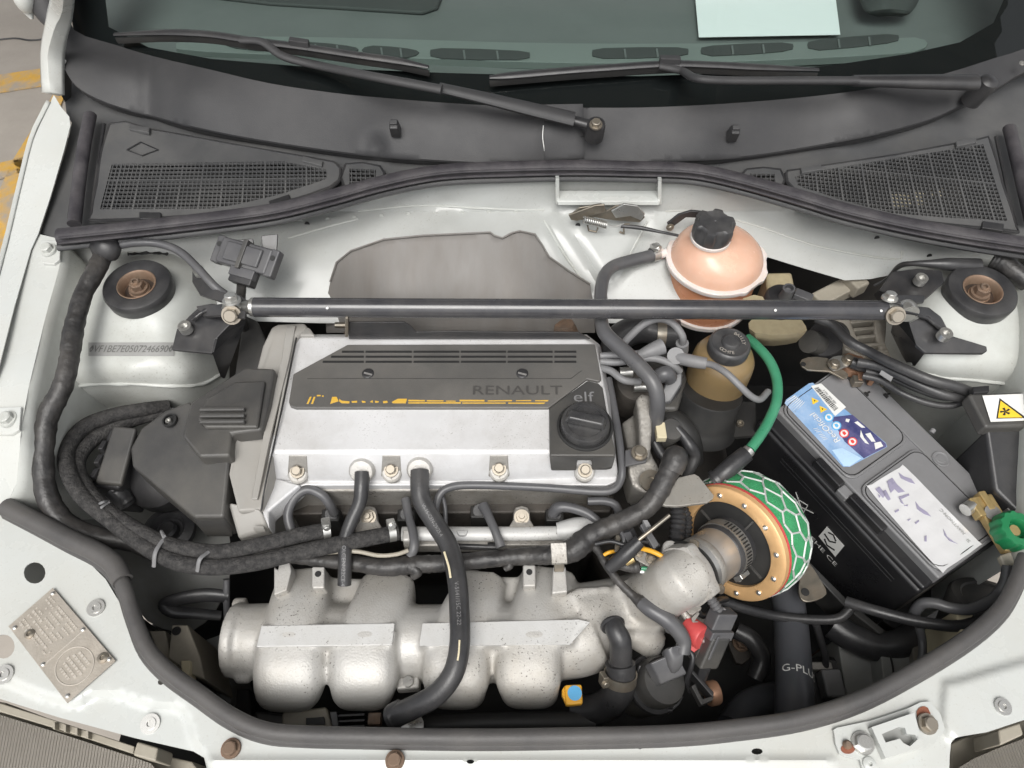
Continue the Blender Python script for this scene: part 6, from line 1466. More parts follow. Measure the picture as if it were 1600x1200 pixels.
for (u, v) in ((.62, .88),):
    lathe('vent_plug', [(.0105, 0), (.0105, .0012), (.0095, .0016), (.0085, .001), (.006, .001), (.0055, .0016), (0, .0016)], bq(u, v) + ZU * (.002 if v > .8 else .004), (0, 0, 1), 'battery_lid', bat, seg=28)
for (u, v) in ((.19, .80), (.25, .95), (.90, .80), (.86, .97)):
    bpoly('key_slot', [(u - .012, v - .012), (u + .012, v - .012), (u + .012, v + .012), (u + .004, v + .016), (u + .004, v + .05), (u - .004, v + .05), (u - .004, v + .016), (u - .012, v + .012)], .0044, .002, 'black_print', bevel=0)
lathe('post', [(.009, 0), (.0085, .018), (0, .018)], bq(.045, .88) + ZU * .002, (0, 0, 1), 'lead', bat, seg=20)
lathe('post', [(.009, 0), (.0085, .018), (0, .018)], bq(.955, .95) + ZU * .002, (0, 0, 1), 'lead', bat, seg=20)
# blue label
zl = ZT + .0044
def lab(name, px, dz, m, par): return prism(name, [P(x, y, zl + dz) for x, y in px], 0, .0003, m, par, bevel=0, smooth=False)
mat('label_blue', (.20, .36, .60), .16, dirt=(.50, .60, .74), damt=.9, dscale=26, var=.1, coat=.5)
mat('label_navy', (.055, .06, .17), .12, dirt=(.22, .20, .34), damt=.8, dscale=40, var=.2, coat=.6, bump=.3, bscale=90)
mat('crease_tone', (.30, .28, .38), .3, var=.2)
mat('pale_blue_print', (.45, .62, .80), .3, var=.1)
lb1 = lab('blue_label', [(1226, 630), (1229, 624), (1264, 599), (1270, 598), (1384, 692), (1386, 698), (1328, 729), (1317, 729)], 0, 'label_blue', bat)
lab('label_field', [(1298, 652), (1332, 648), (1384, 693), (1385, 698), (1350, 716), (1320, 690)], .0004, 'label_navy', lb1)
lab('label_field', [(1300, 703), (1316, 700), (1346, 716), (1328, 728), (1318, 728)], .0004, 'pale_blue_print', lb1)
for k in range(7):
    t = k * 3.0
    lab('label_stripe', [(1227 + t * .7, 628 + t), (1228.3 + t * .7, 627 + t), (1243 + t * .8, 617 + t * .55), (1242 + t * .8, 619.5 + t * .55)], .0005, 'white_print', lb1)
lab('bar_code_field', [(1267, 603), (1283, 599), (1322, 636), (1305, 650)], .0006, 'white_print', lb1)
bcq = quadmap([P(1270, 606, zl + .0012), P(1305, 646, zl + .0012), P(1315, 638, zl + .0012), P(1280, 602, zl + .0012)])
rb = random.Random(3); u = .04
while u < .95:
    w = rb.choice((.012, .02, .03)); patch('bar', [(u, .1), (u + w, .1), (u + w, .72), (u, .72)], bcq, 'black_print', lb1, lift=0, thick=.0001); u += w + rb.choice((.015, .025))
text('bar_code_digits', '0 3701 3044 2001', bcq(.5, .88) , bcq(1, .5) - bcq(0, .5), bcq(.5, 1) - bcq(.5, 0), .0042, 'black_print', lb1, squash=.8)
for (x, y) in ((1273.5, 625.5), (1286, 638.5)):
    lab('warning_triangle', [(x - 5.5, y - 4.5), (x + 6.5, y + 1), (x - 3.5, y + 6.5)], .0006, 'yellow_print', lb1)
    lab('warning_mark', [(x - 2, y - .5), (x + 1, y), (x - 1.0, y + 2.2)], .0009, 'black_print', lb1)
for k, (x, y) in enumerate(((1295, 652), (1307, 665), (1319, 677), (1332, 690))):
    m1 = 'blue_print' if k < 2 else 'red_print'
    lab('round_symbol', circ(x, y, 7.6, 6.8), .0007, m1 if k < 2 else 'red_print', lb1); lab('symbol_field', circ(x, y, 5.8, 5.2), .0010, 'white_print', lb1)
    lab('symbol_mark', [(x - 3, y - 2.5), (x + 1, y - 3), (x + 3.5, y + .5), (x + 1, y + 3), (x - 2, y + 1)], .0013, m1, lb1)
lu = (P(1317, 729, zl) - P(1226, 630, zl)).normalized(); lv = ZU.cross(lu)
text('label_lettering', 'RecOficial', P(1289, 668, zl + .0008), -lu, -lv, .0125, 'white_print', lb1, squash=.95)
text('label_lettering', '////.///', P(1282, 678, zl + .0008), -lu, -lv, .0085, 'white_print', lb1, squash=1.1)
for q in ([(1352, 678), (1360, 676), (1368, 690), (1362, 690)], [(1345, 672), (1350, 684), (1358, 694), (1352, 692), (1344, 682)], [(1366, 692), (1376, 690), (1380, 697), (1368, 702)], [(1335, 660), (1340, 658), (1352, 668), (1346, 668)], [(1322, 654), (1328, 655), (1326, 660), (1321, 658)]):
    lab('painted_glint', q, .0008, 'white_print', lb1)  # white flecks paint the label's silvery reflections
# foil label
fo = sheet('foil_label', smooth_loop([(1358, 764), (1362, 757), (1405, 731), (1416, 731), (1470, 786), (1528, 845), (1530, 853), (1480, 888), (1468, 890), (1410, 826)], 3), lambda x, y: zl + .0006 + .0006 * math.sin(x * .11 + y * .05) * math.sin(y * .13), 'foil', bat, res=8, solid=.0003)
for q in ([(1386, 752), (1394, 746), (1402, 757), (1414, 768), (1404, 770), (1398, 764), (1392, 770)], [(1430, 783), (1437, 792), (1449, 800), (1455, 807), (1444, 803), (1433, 795)], [(1474, 826), (1480, 838), (1490, 846), (1497, 850), (1484, 845), (1476, 836)], [(1368, 764), (1374, 760), (1384, 772), (1380, 778)], [(1404, 738), (1412, 744), (1424, 748), (1430, 756), (1420, 753), (1408, 747)],
          [(1378, 768), (1384, 765), (1392, 780), (1388, 782)], [(1404, 776), (1420, 771), (1421, 774), (1408, 780), (1413, 788), (1409, 786)], [(1372, 772), (1376, 775), (1374, 778)], [(1398, 798), (1404, 795), (1405, 798), (1399, 801)], [(1430, 816), (1436, 812), (1436, 815), (1431, 819)], [(1445, 838), (1448, 836), (1448, 846), (1445, 846)], [(1418, 812), (1424, 810), (1420, 814)], [(1412, 790), (1419, 788), (1418, 791)]):
    lab('painted_crease', [(x, y) for x, y in q], .0016, 'crease_tone', fo)  # crease tones painted on the foil as flat patches
text('foil_lettering', 'NAVYNON C', P(1488, 815, zl + .0012), -lu, -lv, .0060, 'grey_print', fo)
text('foil_lettering', 'SI', P(1513, 845, zl + .0012), -lu, -lv, .0060, 'grey_print', fo)
# print on the long side
sA = bq(-.035, -.17); sB = bq(1.0, -.17); sn = (sB - sA).cross(ZU).normalized(); sn = sn if sn.dot(CAM - sA) > 0 else -sn
so = sA + sn * .0008
def side(name, px, m, t=.0003): return prism(name, [PL(x, y, so + sn * t, sn) for x, y in px], 0, t, m, bat, ext=-sn, bevel=0, smooth=False)
def sline(x0, y0, x1, y1, w=.6):
    dx, dy = x1 - x0, y1 - y0; l = math.hypot(dx, dy); nx, ny = -dy / l * w, dx / l * w
    side('side_print', [(x0 + nx, y0 + ny), (x1 + nx, y1 + ny), (x1 - nx, y1 - ny), (x0 - nx, y0 - ny)], 'white_print')
for l in ((1243, 769, 1260, 817), (1234, 784, 1271, 802), (1240, 786, 1252, 806), (1252, 806, 1262, 790), (1246, 780, 1262, 790)): sline(*l)
sx_ = (sB - sA).normalized(); sy_ = sn.cross(sx_)
text('side_lettering', 'Pb', PL(1240, 800, so, sn), sx_, sy_, .014, 'white_print', bat)
sq = [(1279, 838), (1292, 823), (1319, 853), (1305, 870)]
side('recycling_symbol', sq, 'white_print')
for l in ((1288, 834, 1296, 846), (1296, 846, 1306, 848), (1294, 832, 1302, 836), (1302, 836, 1306, 846), (1288, 842, 1292, 852), (1292, 852, 1304, 860)):
    dx, dy = l[2] - l[0], l[3] - l[1]; le = math.hypot(dx, dy); nx, ny = -dy / le * 1.0, dx / le * 1.0
    side('symbol_arrow', [(l[0] + nx, l[1] + ny), (l[2] + nx, l[3] + ny), (l[2] - nx, l[3] - ny), (l[0] - nx, l[1] - ny)], 'battery_case', t=.0006)
text('side_lettering', 'EHE CE', PL(1287, 861, so, sn), sx_, sy_, .012, 'white_print', bat, squash=1.2)
for k in (.30, .36):
    tube('side_ridge', [sA.lerp(sB, .2) - ZU * (k * .12), sA.lerp(sB, .9) - ZU * (k * .12)], .0007, 'battery_case', bat, seg=6)

# clamps on the battery posts
pp = bq(.045, .88) + ZU * .012
pcl = thing('battery_clamp', 'copper-coloured battery clamp with a flat bar and two bolts', 'clamp', pp)
lathe('ring', [(.0105, -.006), (.0165, -.006), (.0165, .006), (.0105, .006), (.0105, -.006)], pp, (0, 0, 1), 'copper', pcl, seg=28)
for s in (-1, 1): boxw('clamp_leg', pp + Vector((.010 + s * .004, -.020, 0)) + Vector((s * .004, 0, 0)), Vector((.0032, -.001, 0)), Vector((.002, .009, 0)), Vector((0, 0, .0065)), 'copper', pcl, bevel=.0015)
hexbolt(pcl, pp + Vector((.026, -.020, 0)), .0065, (1, .2, .2), 'zinc'); boxw('square_nut', pp + Vector((-.002, -.026, 0)), Vector((.006, 0, 0)), Vector((0, .006, 0)), Vector((0, 0, .006)), 'steel', pcl)
prism('flat_bar', smooth_loop([(1250, 566), (1262, 558), (1292, 559), (1312, 574), (1326, 585), (1318, 592), (1296, 580), (1262, 578)], 2), .765, .003, 'steel', pcl, bevel=.0006)
lathe('bar_hole', [(.0035, 0), (.0035, .0006), (0, .0006)], P(1255, 569, .7652), (0, 0, 1), 'black_print', pcl, seg=14)
prism('clamp_plate', smooth_loop([(1293, 566), (1302, 557), (1318, 555), (1332, 560), (1334, 568), (1318, 574), (1304, 578)], 2), .770, .004, 'zinc', pcl, bevel=.001)
for (x, y) in ((1303, 570), (1325, 563)): hexbolt(pcl, P(x, y, .7705), .0062, (0, 0, 1), 'steel')
npz = bq(.955, .95) + ZU * .012
ncl = thing('battery_clamp', 'brass battery clamp with a green isolator knob', 'clamp', npz)
ed = (P(1582, 860, .76) - P(1535, 785, .76)).normalized(); es = ZU.cross(ed)
lathe('post_seat', [(.0095, .007), (.0095, .0085), (0, .0085)], P(1546, 806, .762), (0, 0, 1), 'lead', ncl, seg=24)
boxw('brass_body', P(1556, 818, .762), ed * .034, es * .0125, ZU * .006, 'brass', ncl, bevel=.002)
for s in (-1, 1): boxw('jaw', P(1531 + s * 7, 790 - s * 5, .764), ed * .012, es * .0042, ZU * .007, 'brass', ncl, bevel=.0015)
tube('pinch_bolt', [P(1508, 797, .764), P(1519, 790, .764)], .0075, 'zinc', ncl, seg=16)
kc = P(1577, 832, .772)
lathe('knob', [(.0205, -.004), (.0212, .0), (.0212, .012), (.0195, .015), (.0115, .0155), (.0105, .014), (.0100, .004), (0, .004)], kc, (.12, -.12, 1), 'green_knob', ncl, seg=72, rfun=lambda t, r, h: 1 + (.05 * math.cos(t * 12) if r > .019 else 0))
lathe('knob_stud', [(.0062, .003), (.0062, .009), (0, .009)], kc, (.12, -.12, 1), 'brass', ncl, seg=20)
prism('cable_lug', [(1562, 868, .762), (1580, 861, .762), (1588, 884, .758), (1572, 890, .758)], 0, .008, 'beige_plastic', ncl, bevel=.002)
hose('battery_cable', 'grey earth cable of the pair curling back under the battery corner', 'cable', [(1575, 884, .757), (1572, 905, .75), (1562, 925, .74), (1545, 940, .735), (1515, 952, .73), (1485, 950, .728), (1462, 943, .725), (1442, 943, .718), (1430, 955, .705), (1428, 965, .69)], .0062, 'grey_rubber', seg=12)
hose('battery_cable', 'black earth cable of the pair sweeping low towards the battery tray', 'cable', [(1583, 884, .757), (1583, 910, .75), (1575, 932, .74), (1558, 956, .73), (1530, 971, .722), (1490, 978, .715), (1440, 972, .71), (1400, 963, .705), (1360, 952, .70), (1322, 940, .69)], .0066, 'rubber', seg=12)
hose('earth_wire', 'thin grey wire hanging down to a lug on the inner panel', 'wire', [(1436, 978, .70), (1441, 1000, .69), (1441, 1025, .685), (1436, 1045, .68), (1430, 1058, .675), (1436, 1068, .672)], [.0048, .0045, .0045, .0045, .0055, .004], 'grey_rubber')

# battery tray
tr = thing('battery_tray', 'black battery tray edge with a rusty eyelet bracket', 'tray', P(1310, 930, .55))
prism('tray_floor', [(1190, 720), (1240, 740), (1330, 935), (1400, 985), (1480, 925), (1560, 850), (1600, 840), (1600, 700), (1300, 600)], .575, .02, 'deep_black', tr, bevel=.003)
prism('tray_edge', [(1256, 880, .66), (1264, 876, .66), (1328, 940, .65), (1384, 985, .64), (1376, 992, .64), (1320, 948, .65)], 0, .05, 'deep_black', tr, bevel=.002)
prism('eyelet_bracket', smooth_loop([(1256, 876), (1268, 884), (1282, 905), (1292, 928), (1268, 940), (1252, 936), (1248, 915)], 3), .665, .004, 'steel', tr, bevel=.001)
lathe('eyelet_hole', [(.005, 0), (.005, .0006), (0, .0006)], P(1258, 925, .6656), (0, 0, 1), 'black_print', tr, seg=16)
hose('vent_hose', 'black hose lying across under the battery towards the air filter', 'hose', [(1120, 935, .66), (1160, 950, .65), (1210, 962, .64), (1270, 968, .64), (1310, 966, .645), (1330, 950, .655)], .006, 'rubber')
mat('silicone', (.075, .078, .088), .38, dirt=(.11, .11, .115), damt=.4, dscale=14, var=.08)
gp = hose('silicone_hose', 'fat dark grey silicone hose with white lettering rising from the radiator', 'hose', [(1222, 880, .60), (1230, 930, .61), (1236, 980, .62), (1240, 1040, .64), (1242, 1090, .655), (1243, 1150, .66)], [.020, .0205, .021, .021, .0215, .022], 'silicone', seg=24)
tx = text('printed_name', 'G-PLUS', P(1252, 1049, .663), (1, -.28, 0), (.28, 1, 0), .0145, 'white_print', gp, squash=1.0)
wl0 = wloc(tx); pa, pb = P(1240, 1040, .64), P(1242, 1090, .655); td = (pb - pa).normalized()
for v in tx.data.vertices:      # wrap the print round the hose
    w = wl0 + v.co; q = w - pa; q = q - td * q.dot(td); up = (ZU - td * ZU.dot(td)).normalized(); sd_ = td.cross(up)
    an = max(-1.5, min(1.5, q.dot(sd_) / .0216)); v.co = (w - q) + (sd_ * math.sin(an) + up * math.cos(an)) * .0220 - wl0
hose('lower_hose', 'black lower hose curving in the dark beside the silicone hose', 'hose', [(1232, 1090, .56), (1195, 1095, .57), (1165, 1110, .58), (1145, 1140, .59)], .02, 'silicone', seg=20)
hose('lower_hose', 'sagging black hose in front of the inner panel below the battery', 'hose', [(1300, 975, .62), (1330, 995, .62), (1370, 1010, .62), (1410, 1005, .625), (1440, 980, .63)], .018, 'rubber', seg=18)
hn = thing('horn', 'black horn unit low beside the silicone hose', 'horn', P(1300, 1080, .52))
lathe('horn_bell', [(.045, -.02), (.045, 0), (.04, .008), (.02, .012), (0, .012)], P(1298, 1085, .57), (-.1, -.2, 1), 'deep_black', hn, seg=30)
boxw('horn_plug', P(1298, 1070, .60), Vector((.012, 0, 0)), Vector((0, .016, 0)), Vector((0, 0, .012)), 'battery_lid', hn, bevel=.003)
boxw('horn_lead', P(1282, 1042, .59), Vector((.013, 0, 0)), Vector((0, .005, 0)), Vector((0, 0, .006)), 'dull_alu', hn, bevel=.002)
lb = thing('lamp_rear_cover', 'large black round cover behind the headlamp below the earth cables', 'cover', P(1560, 930, .62))
lathe('cover_cup', [(.050, -.06), (.050, 0), (.047, .004), (.038, .005), (.036, .003), (0, .004)], P(1556, 945, .70), (.1, .55, .8), 'cover_plastic', lb, seg=36)

# fuse box with warning label
fb = thing('fuse_box', 'black fuse box with a yellow fan warning label', 'fuse box', P(1590, 720, .68))
prism('box_lid', [(1512, 614, .822), (1640, 610, .822), (1650, 665, .815), (1540, 668, .815)], 0, .02, 'cover_plastic', fb, bevel=.004)
prism('box_body', [(1540, 669, .806), (1650, 664, .806), (1660, 790, .77), (1590, 800, .77), (1553, 765, .775)], 0, .12, 'black_plastic', fb, bevel=.005)
fq = lambda x, y: .8232 - .007 * (y - 614) / 54
sheet('warning_label', [(1535, 618), (1625, 614), (1632, 656), (1548, 659)], lambda x, y: fq(x, y) + .0003, 'label_white', fb, res=20, solid=.0003)
sheet('warning_triangle', [(1562, 622), (1604, 653), (1557, 654)], lambda x, y: fq(x, y) + .0008, 'black_print', fb, res=20, solid=.0003)
sheet('warning_field', [(1563.5, 626), (1598, 652), (1559.5, 652.5)], lambda x, y: fq(x, y) + .0013, 'yellow_print', fb, res=20, solid=.0003)
for k in range(5):
    a = k * 2 * math.pi / 5 + .3; x, y = 1571, 643
    sheet('fan_blade', [(x, y), (x + 8 * math.cos(a), y + 6 * math.sin(a)), (x + 8.5 * math.cos(a + .5), y + 6.4 * math.sin(a + .5)), (x + 3.5 * math.cos(a + .8), y + 2.6 * math.sin(a + .8))], lambda p, q: fq(p, q) + .0018, 'black_print', fb, res=20, solid=.0003)
prism('box_latch', [(1520, 604), (1546, 602), (1546, 612), (1522, 614)], .825, .01, 'black_plastic', fb, bevel=.001)
tube('box_pin', [P(1455, 676, .75), P(1459, 671, .752)], .0035, 'lead_rubber', fb, seg=10)

# cables behind the battery
for lb_, pts, r, m_ in (('thick black cable sweeping from the brace down to the fuse box', [(1275, 497, .80), (1300, 508, .80), (1328, 534, .80), (1356, 549, .80), (1385, 564, .805), (1420, 580, .81), (1455, 594, .812), (1490, 603, .81), (1515, 612, .805)], .0068, 'rubber'),
                        ('black cable of the bundle just below the thick cable', [(1340, 566, .785), (1370, 572, .79), (1400, 584, .795), (1440, 603, .798), (1480, 618, .798), (1512, 622, .795)], .0062, 'rubber'),
                        ('thin black cable looping from the copper clamp to the fuse box', [(1348, 587, .775), (1375, 594, .778), (1410, 615, .78), (1450, 630, .78), (1485, 634, .782), (1512, 625, .79)], .0042, 'rubber'),
                        ('thin black wire between the cables behind the battery', [(1352, 580, .78), (1385, 588, .78), (1430, 608, .785), (1475, 622, .787), (1508, 618, .79)], .0035, 'black_plastic')):
    hose('cable', lb_, 'cable', pts, r, m_, seg=12)
hose('battery_lead', 'black crimped battery lead bolted under the clamp plate', 'cable', [(1330, 566, .772), (1345, 571, .772), (1362, 572, .774), (1390, 576, .776)], [.0075, .0085, .007, .007], 'rubber')
prism('tape_flag', [(1384, 568, .80), (1402, 578, .80), (1392, 596, .79), (1374, 584, .79)], 0, .0008, 'lead_rubber', bevel=0, label='small grey tape flag wrapped on the cables behind the battery', cat='tape')
hose('cable_conduit', 'black corrugated conduit lying on the firewall beside the bracket screw', 'conduit', [(1366, 446, .80), (1385, 436, .815), (1405, 416, .845), (1425, 412, .86), (1450, 412, .866), (1480, 413, .868), (1510, 414, .868), (1530, 414, .868)], [.002, .002, .0035, .0035, .005, .008, .0085, .0085], 'rubber')
hose('corner_boot', 'black rubber boot and loom coming through under the rear seal end', 'loom', [(1552, 404, .872), (1566, 410, .872), (1585, 425, .87), (1610, 445, .865), (1640, 470, .86)], [.013, .014, .012, .012, .012], 'tape', wob=.03)
cn = thing('cable_connector', 'brown-grey multi-pin connector in the dark behind the brace', 'connector', P(1305, 450, .74))
boxw('connector_body', P(1305, 458, .77), Vector((.030, .014, .006)), Vector((-.006, .011, 0)), Vector((0, 0, .010)), 'beige_plastic', cn, bevel=.003)
boxw('connector_end', P(1334, 443, .785), Vector((.009, .004, .002)), Vector((-.007, .014, 0)), Vector((0, 0, .011)), 'beige_plastic', cn, bevel=.003)
# alternator with cast fins
al = thing('alternator', 'dusty aluminium alternator with cast fins under the brace end', 'alternator', P(1350, 530, .62))
mat('alt_alu', (.40, .37, .32), .5, metal=.35, dirt=(.22, .18, .13), damt=.6, dscale=30, var=.1, bump=.2, bscale=300)
prism('rim', [(1302, 490, .775), (1326, 490, .775), (1338, 522, .77), (1360, 556, .762), (1352, 562, .762), (1320, 545, .768)], 0, .05, 'alt_alu', al, bevel=.004)
prism('rim', [(1366, 490, .778), (1384, 490, .778), (1396, 530, .768), (1412, 566, .758), (1400, 576, .758), (1380, 560, .762), (1366, 520, .772)], 0, .05, 'alt_alu', al, bevel=.004)
for k, y in enumerate((500, 512, 524, 537, 548)):
    prism('fin', [(1328 + k * 5, y, .774 - k * .002), (1368 + k * 5, y - 3, .774 - k * .002), (1369 + k * 5, y + 1, .774 - k * .002), (1330 + k * 5, y + 5, .774 - k * .002)], 0, .03, 'alt_alu', al, bevel=.0012)
prism('core', [(1318, 495), (1376, 495), (1396, 560), (1350, 555)], .752, .06, 'deep_black', al, bevel=.003)
lathe('end_cap', [(.030, -.04), (.030, 0), (.026, .006), (0, .008)], P(1292, 530, .755), (-.5, -.2, .7), 'black_plastic', al, seg=28)
lathe('end_stub', [(.016, -.02), (.016, .012), (0, .014)], P(1272, 536, .755), (-.7, -.2, .5), 'cover_plastic', al, seg=22)

# ================================================================ throttle, air filter
AX = V3(.75, .27, .60)
C0 = P(1143, 848, .752)
flt = thing('air_filter', 'round green mesh air filter with a gold ring and red gasket', 'air filter', C0 - Vector((0, 0, .07)))
lathe('foam', [(.064, .004), (.0705, .009), (.0735, .020), (.0735, .036), (.0695, .050), (.060, .058), (.03, .064), (0, .065)], C0, AX, 'green_foam', flt, seg=56)
lathe('gasket', [(.058, .0025), (.0705, .0025), (.0710, .004), (.0705, .0055), (.058, .0055)], C0, AX, 'red_plastic', flt, seg=56)
lathe('gold_ring', [(.0515, .0), (.052, -.005), (.0535, -.006), (.067, -.006), (.0695, -.004), (.0700, .002), (.0515, .002), (.0515, 0)], C0, AX, 'gold', flt, seg=64)
lathe('backing', [(.0525, -.001), (.030, .001), (0, .001)], C0, AX, 'deep_black', flt, seg=44)
a_, u_, v_ = frame(AX)
for k in range(12):
    an = 2 * math.pi * k / 12 + .2; q = C0 + (u_ * math.cos(an) + v_ * math.sin(an)) * .0602 - AX * .006
    lathe('ring_screw', [(.0030, 0), (.0030, .0014), (.0018, .0026), (0, .0026)], q, -AX, 'zinc', flt, seg=12)
for k in range(4):
    an = k * math.pi / 2 + .5; q = C0 + (u_ * math.cos(an) + v_ * math.sin(an)) * .040 - AX * .002; rd = (u_ * math.cos(an) + v_ * math.sin(an))
    boxw('backing_rib', q, rd * .009, AX.cross(rd) * .001, AX * .0015, 'cover_plastic', flt, bevel=0)
# honeycomb wire over the foam
vs = []; fs = []
prof = [(.0706, .009), (.0736, .020), (.0737, .036), (.0700, .0502), (.0605, .0582), (.046, .0615)]
cum = [0]
for p0, p1 in zip(prof, prof[1:]): cum.append(cum[-1] + math.hypot(p1[0] - p0[0], p1[1] - p0[1]))
def on_foam(s, t):
    s = max(0, min(cum[-1], s)); j = 0
    while j < len(cum) - 2 and cum[j + 1] < s: j += 1
    f_ = (s - cum[j]) / (cum[j + 1] - cum[j]); r = prof[j][0] * (1 - f_) + prof[j + 1][0] * f_; h = prof[j][1] * (1 - f_) + prof[j + 1][1] * f_
    return C0 + AX * h + (u_ * math.cos(t) + v_ * math.sin(t)) * (r + .0006)
NH = 17; dt = 2 * math.pi / NH; hs_ = .0150
rj = random.Random(5); vert = {}
def hv(i, j):
    k = (i % (2 * NH), j)
    if k not in vert:
        vert[k] = (rj.uniform(-.16, .16) * dt, rj.uniform(-.14, .14) * hs_)
    off_ = vert[k]
    zig = (1 if (i + j) % 2 else -1) * hs_ * .22
    return on_foam(.002 + j * hs_ * 1.05 + zig + off_[1], i * dt / 1 * .5 + off_[0])
def wire(p, q, r=.0013):
    d = q - p
    if d.length < 1e-4: return
    a, u, v = frame(d); b = len(vs)
    for e in (p, q):
        for k in range(5): an = 2 * math.pi * k / 5; vs.append(e + (u * math.cos(an) + v * math.sin(an)) * r)
    for k in range(5): fs.append((b + k, b + (k + 1) % 5, b + 5 + (k + 1) % 5, b + 5 + k))
for j in range(0, 5):
    for i in range(2 * NH):
        wire(hv(i, j), hv(i + 1, j))
        if (i + j) % 2 == 1 and j < 4: wire(hv(i, j), hv(i, j + 1))
mk('wire_mesh', vs, fs, 'net_wire', flt, kind='stuff')

thr = thing('throttle', 'cast throttle body with a smooth alloy inlet pipe', 'throttle', P(1060, 900, .66))
S0 = C0 - AX * .070
lathe('inlet_pipe', [(.0300, -.012), (.0300, .03), (.0298, .055), (.0298, .070), (.027, .070), (.027, .055)], S0, AX, 'pipe_alu', thr, seg=44)
lathe('pipe_joint', [(.0302, .006), (.0312, .008), (.0312, .013), (.0302, .015)], S0, AX, 'dull_alu', thr, seg=40)
lathe('flange', [(.0335, -.022), (.0335, -.010), (.032, -.008), (.030, -.007)], S0, AX, 'cast_alu', thr, seg=48, rfun=lambda t, r, h: 1 + (.16 * max(0, math.cos(t * 4)) ** 3 if r > .031 else 0))
lathe('body', [(.026, -.036), (.031, -.030), (.032, -.020)], S0, AX, 'cast_alu', thr, seg=36)
prism('ear', smooth_loop([(1036, 848), (1050, 843), (1064, 852), (1072, 866), (1058, 880), (1038, 872)], 2), .787, .016, 'cast_alu', thr, bevel=.003)
fc = S0 + AX * .054
wormclip('hose_clamp', 'large slotted worm clamp round the filter neck', fc, AX, .0318, w=.013, scdir=V3(.35, -.9, -.4), m='zinc')
lathe('neck_rubber', [(.0303, .042), (.0318, .044), (.0318, .070)], S0, AX, 'rubber', thr, seg=40)
for k in range(22):
    an = R(-60) + k * R(7); rd = None
    up_ = (V3(0, 0, -1) - AX * V3(0, 0, -1).dot(AX)).normalized(); sd_ = AX.cross(up_)
    rd = up_ * math.cos(an) + sd_ * math.sin(an)
    boxw('clamp_slot', fc + rd * .0334, AX * .0045, AX.cross(rd) * .0008, rd * .0003, 'black_print', thr, bevel=0)
lathe('gasket', [(.0312, -.007), (.0345, -.007), (.0345, -.0055), (.0312, -.0055)], S0, AX, 'deep_black', thr, seg=40)
for k in range(4):
    an = k * math.pi / 2; hexbolt(thr, S0 + (u_ * math.cos(an) + v_ * math.sin(an)) * .0365 - AX * .008, .0042, AX, 'steel', name='flange_screw')
# linkage
prism('linkage_plate', [(985, 868), (1000, 860), (1018, 872), (1036, 886), (1034, 896), (1010, 890), (990, 884)], .772, .004, 'dull_alu', thr, bevel=.001)
prism('linkage_hook', [(962, 836), (984, 833), (986, 838), (970, 842), (968, 862), (960, 862)], .782, .003, 'steel', thr, bevel=.001)
tube('linkage_stud', [P(977, 879, .776), P(990, 872, .78)], .0045, 'brass', thr, seg=12)
tube('throttle_cable', [P(952, 888, .776), P(975, 868, .79), P(1000, 845, .80)], [.007, .0085, .0075], 'black_plastic', thr, seg=12)
tube('throttle_wire', [P(992, 848, .802), P(1020, 826, .81), P(1046, 805, .815)], .0022, 'steel', thr, seg=8)
prism('cable_stop', [(1000, 820, .80), (1008, 815, .80), (1030, 850, .795), (1022, 858, .795)], 0, .008, 'grey_rubber', thr, bevel=.001)
prism('cable_stop', [(1004, 812, .805), (1012, 812, .805), (1018, 822, .80), (1010, 824, .80)], 0, .006, 'lead_rubber', thr, bevel=.001)

def dev(z): return z
hose('yellow_wire', 'bare yellow wire looping over the throttle body to a black plug', 'wire', [(942, 868, .775), (952, 863, .778), (964, 861, .775)], .0022, 'yellow_plastic', seg=8)
yw = hose('yellow_wire', 'yellow wire dropping over the throttle casting to a black boot', 'wire', [(1003, 857, .79), (1020, 862, .795), (1036, 871, .795), (1046, 886, .79), (1048, 905, .785), (1046, 930, .775), (1044, 952, .765)], .0028, 'yellow_plastic', seg=8)
tube('wire_boot', [P(1044, 950, .766), P(1046, 966, .757), P(1050, 982, .745)], [.005, .007, .008], 'grey_rubber', yw, seg=12)
hose('cable_conduit', 'grey corrugated conduit curving from the throttle to a connector', 'conduit', [(1020, 886, .778), (1040, 888, .78), (1058, 890, .782), (1078, 899, .782), (1096, 917, .778), (1112, 938, .77), (1124, 955, .762)], .0052, 'grey_rubber', ripple=(.0008, .0042), seg=12)
hose('coloured_wires', 'thin pale green and white wires leaving the taped loom', 'wire', [(1002, 888, .778), (1015, 889, .779), (1028, 889, .779)], .0024, 'green_hose', seg=8)
hose('cable_conduit', 'black corrugated conduit dropping below the engine mount plate', 'conduit', [(1058, 790, .775), (1060, 810, .77), (1058, 835, .765), (1056, 860, .755)], .0085, 'rubber', ripple=(.0010, .006), seg=14)
hose('cable_conduit', 'second black corrugated conduit beside the gold filter ring', 'conduit', [(1066, 792, .77), (1074, 812, .76), (1072, 840, .755), (1066, 862, .75)], .0055, 'rubber', ripple=(.0008, .005), seg=12)
con = thing('plug_connector', 'grey twin-row plug connector hanging beside the red cap', 'connector', P(1112, 1010, .70))
cx_ = V3(.93, -.1, .3); cy_ = V3(-.35, -.9, .1)
boxw('plug_head', P(1126, 967, .755), cx_ * .0125, cy_ * .010, cx_.cross(cy_).normalized() * .009, 'grey_rubber', con, bevel=.002)
boxw('plug_collar', P(1121, 988, .75), cx_ * .0135, cy_ * .005, cx_.cross(cy_).normalized() * .010, 'grey_rubber', con, bevel=.0015)
boxw('plug_body', P(1112, 1016, .74), cx_ * .0115, cy_ * .019, cx_.cross(cy_).normalized() * .008, 'cover_plastic', con, bevel=.003)
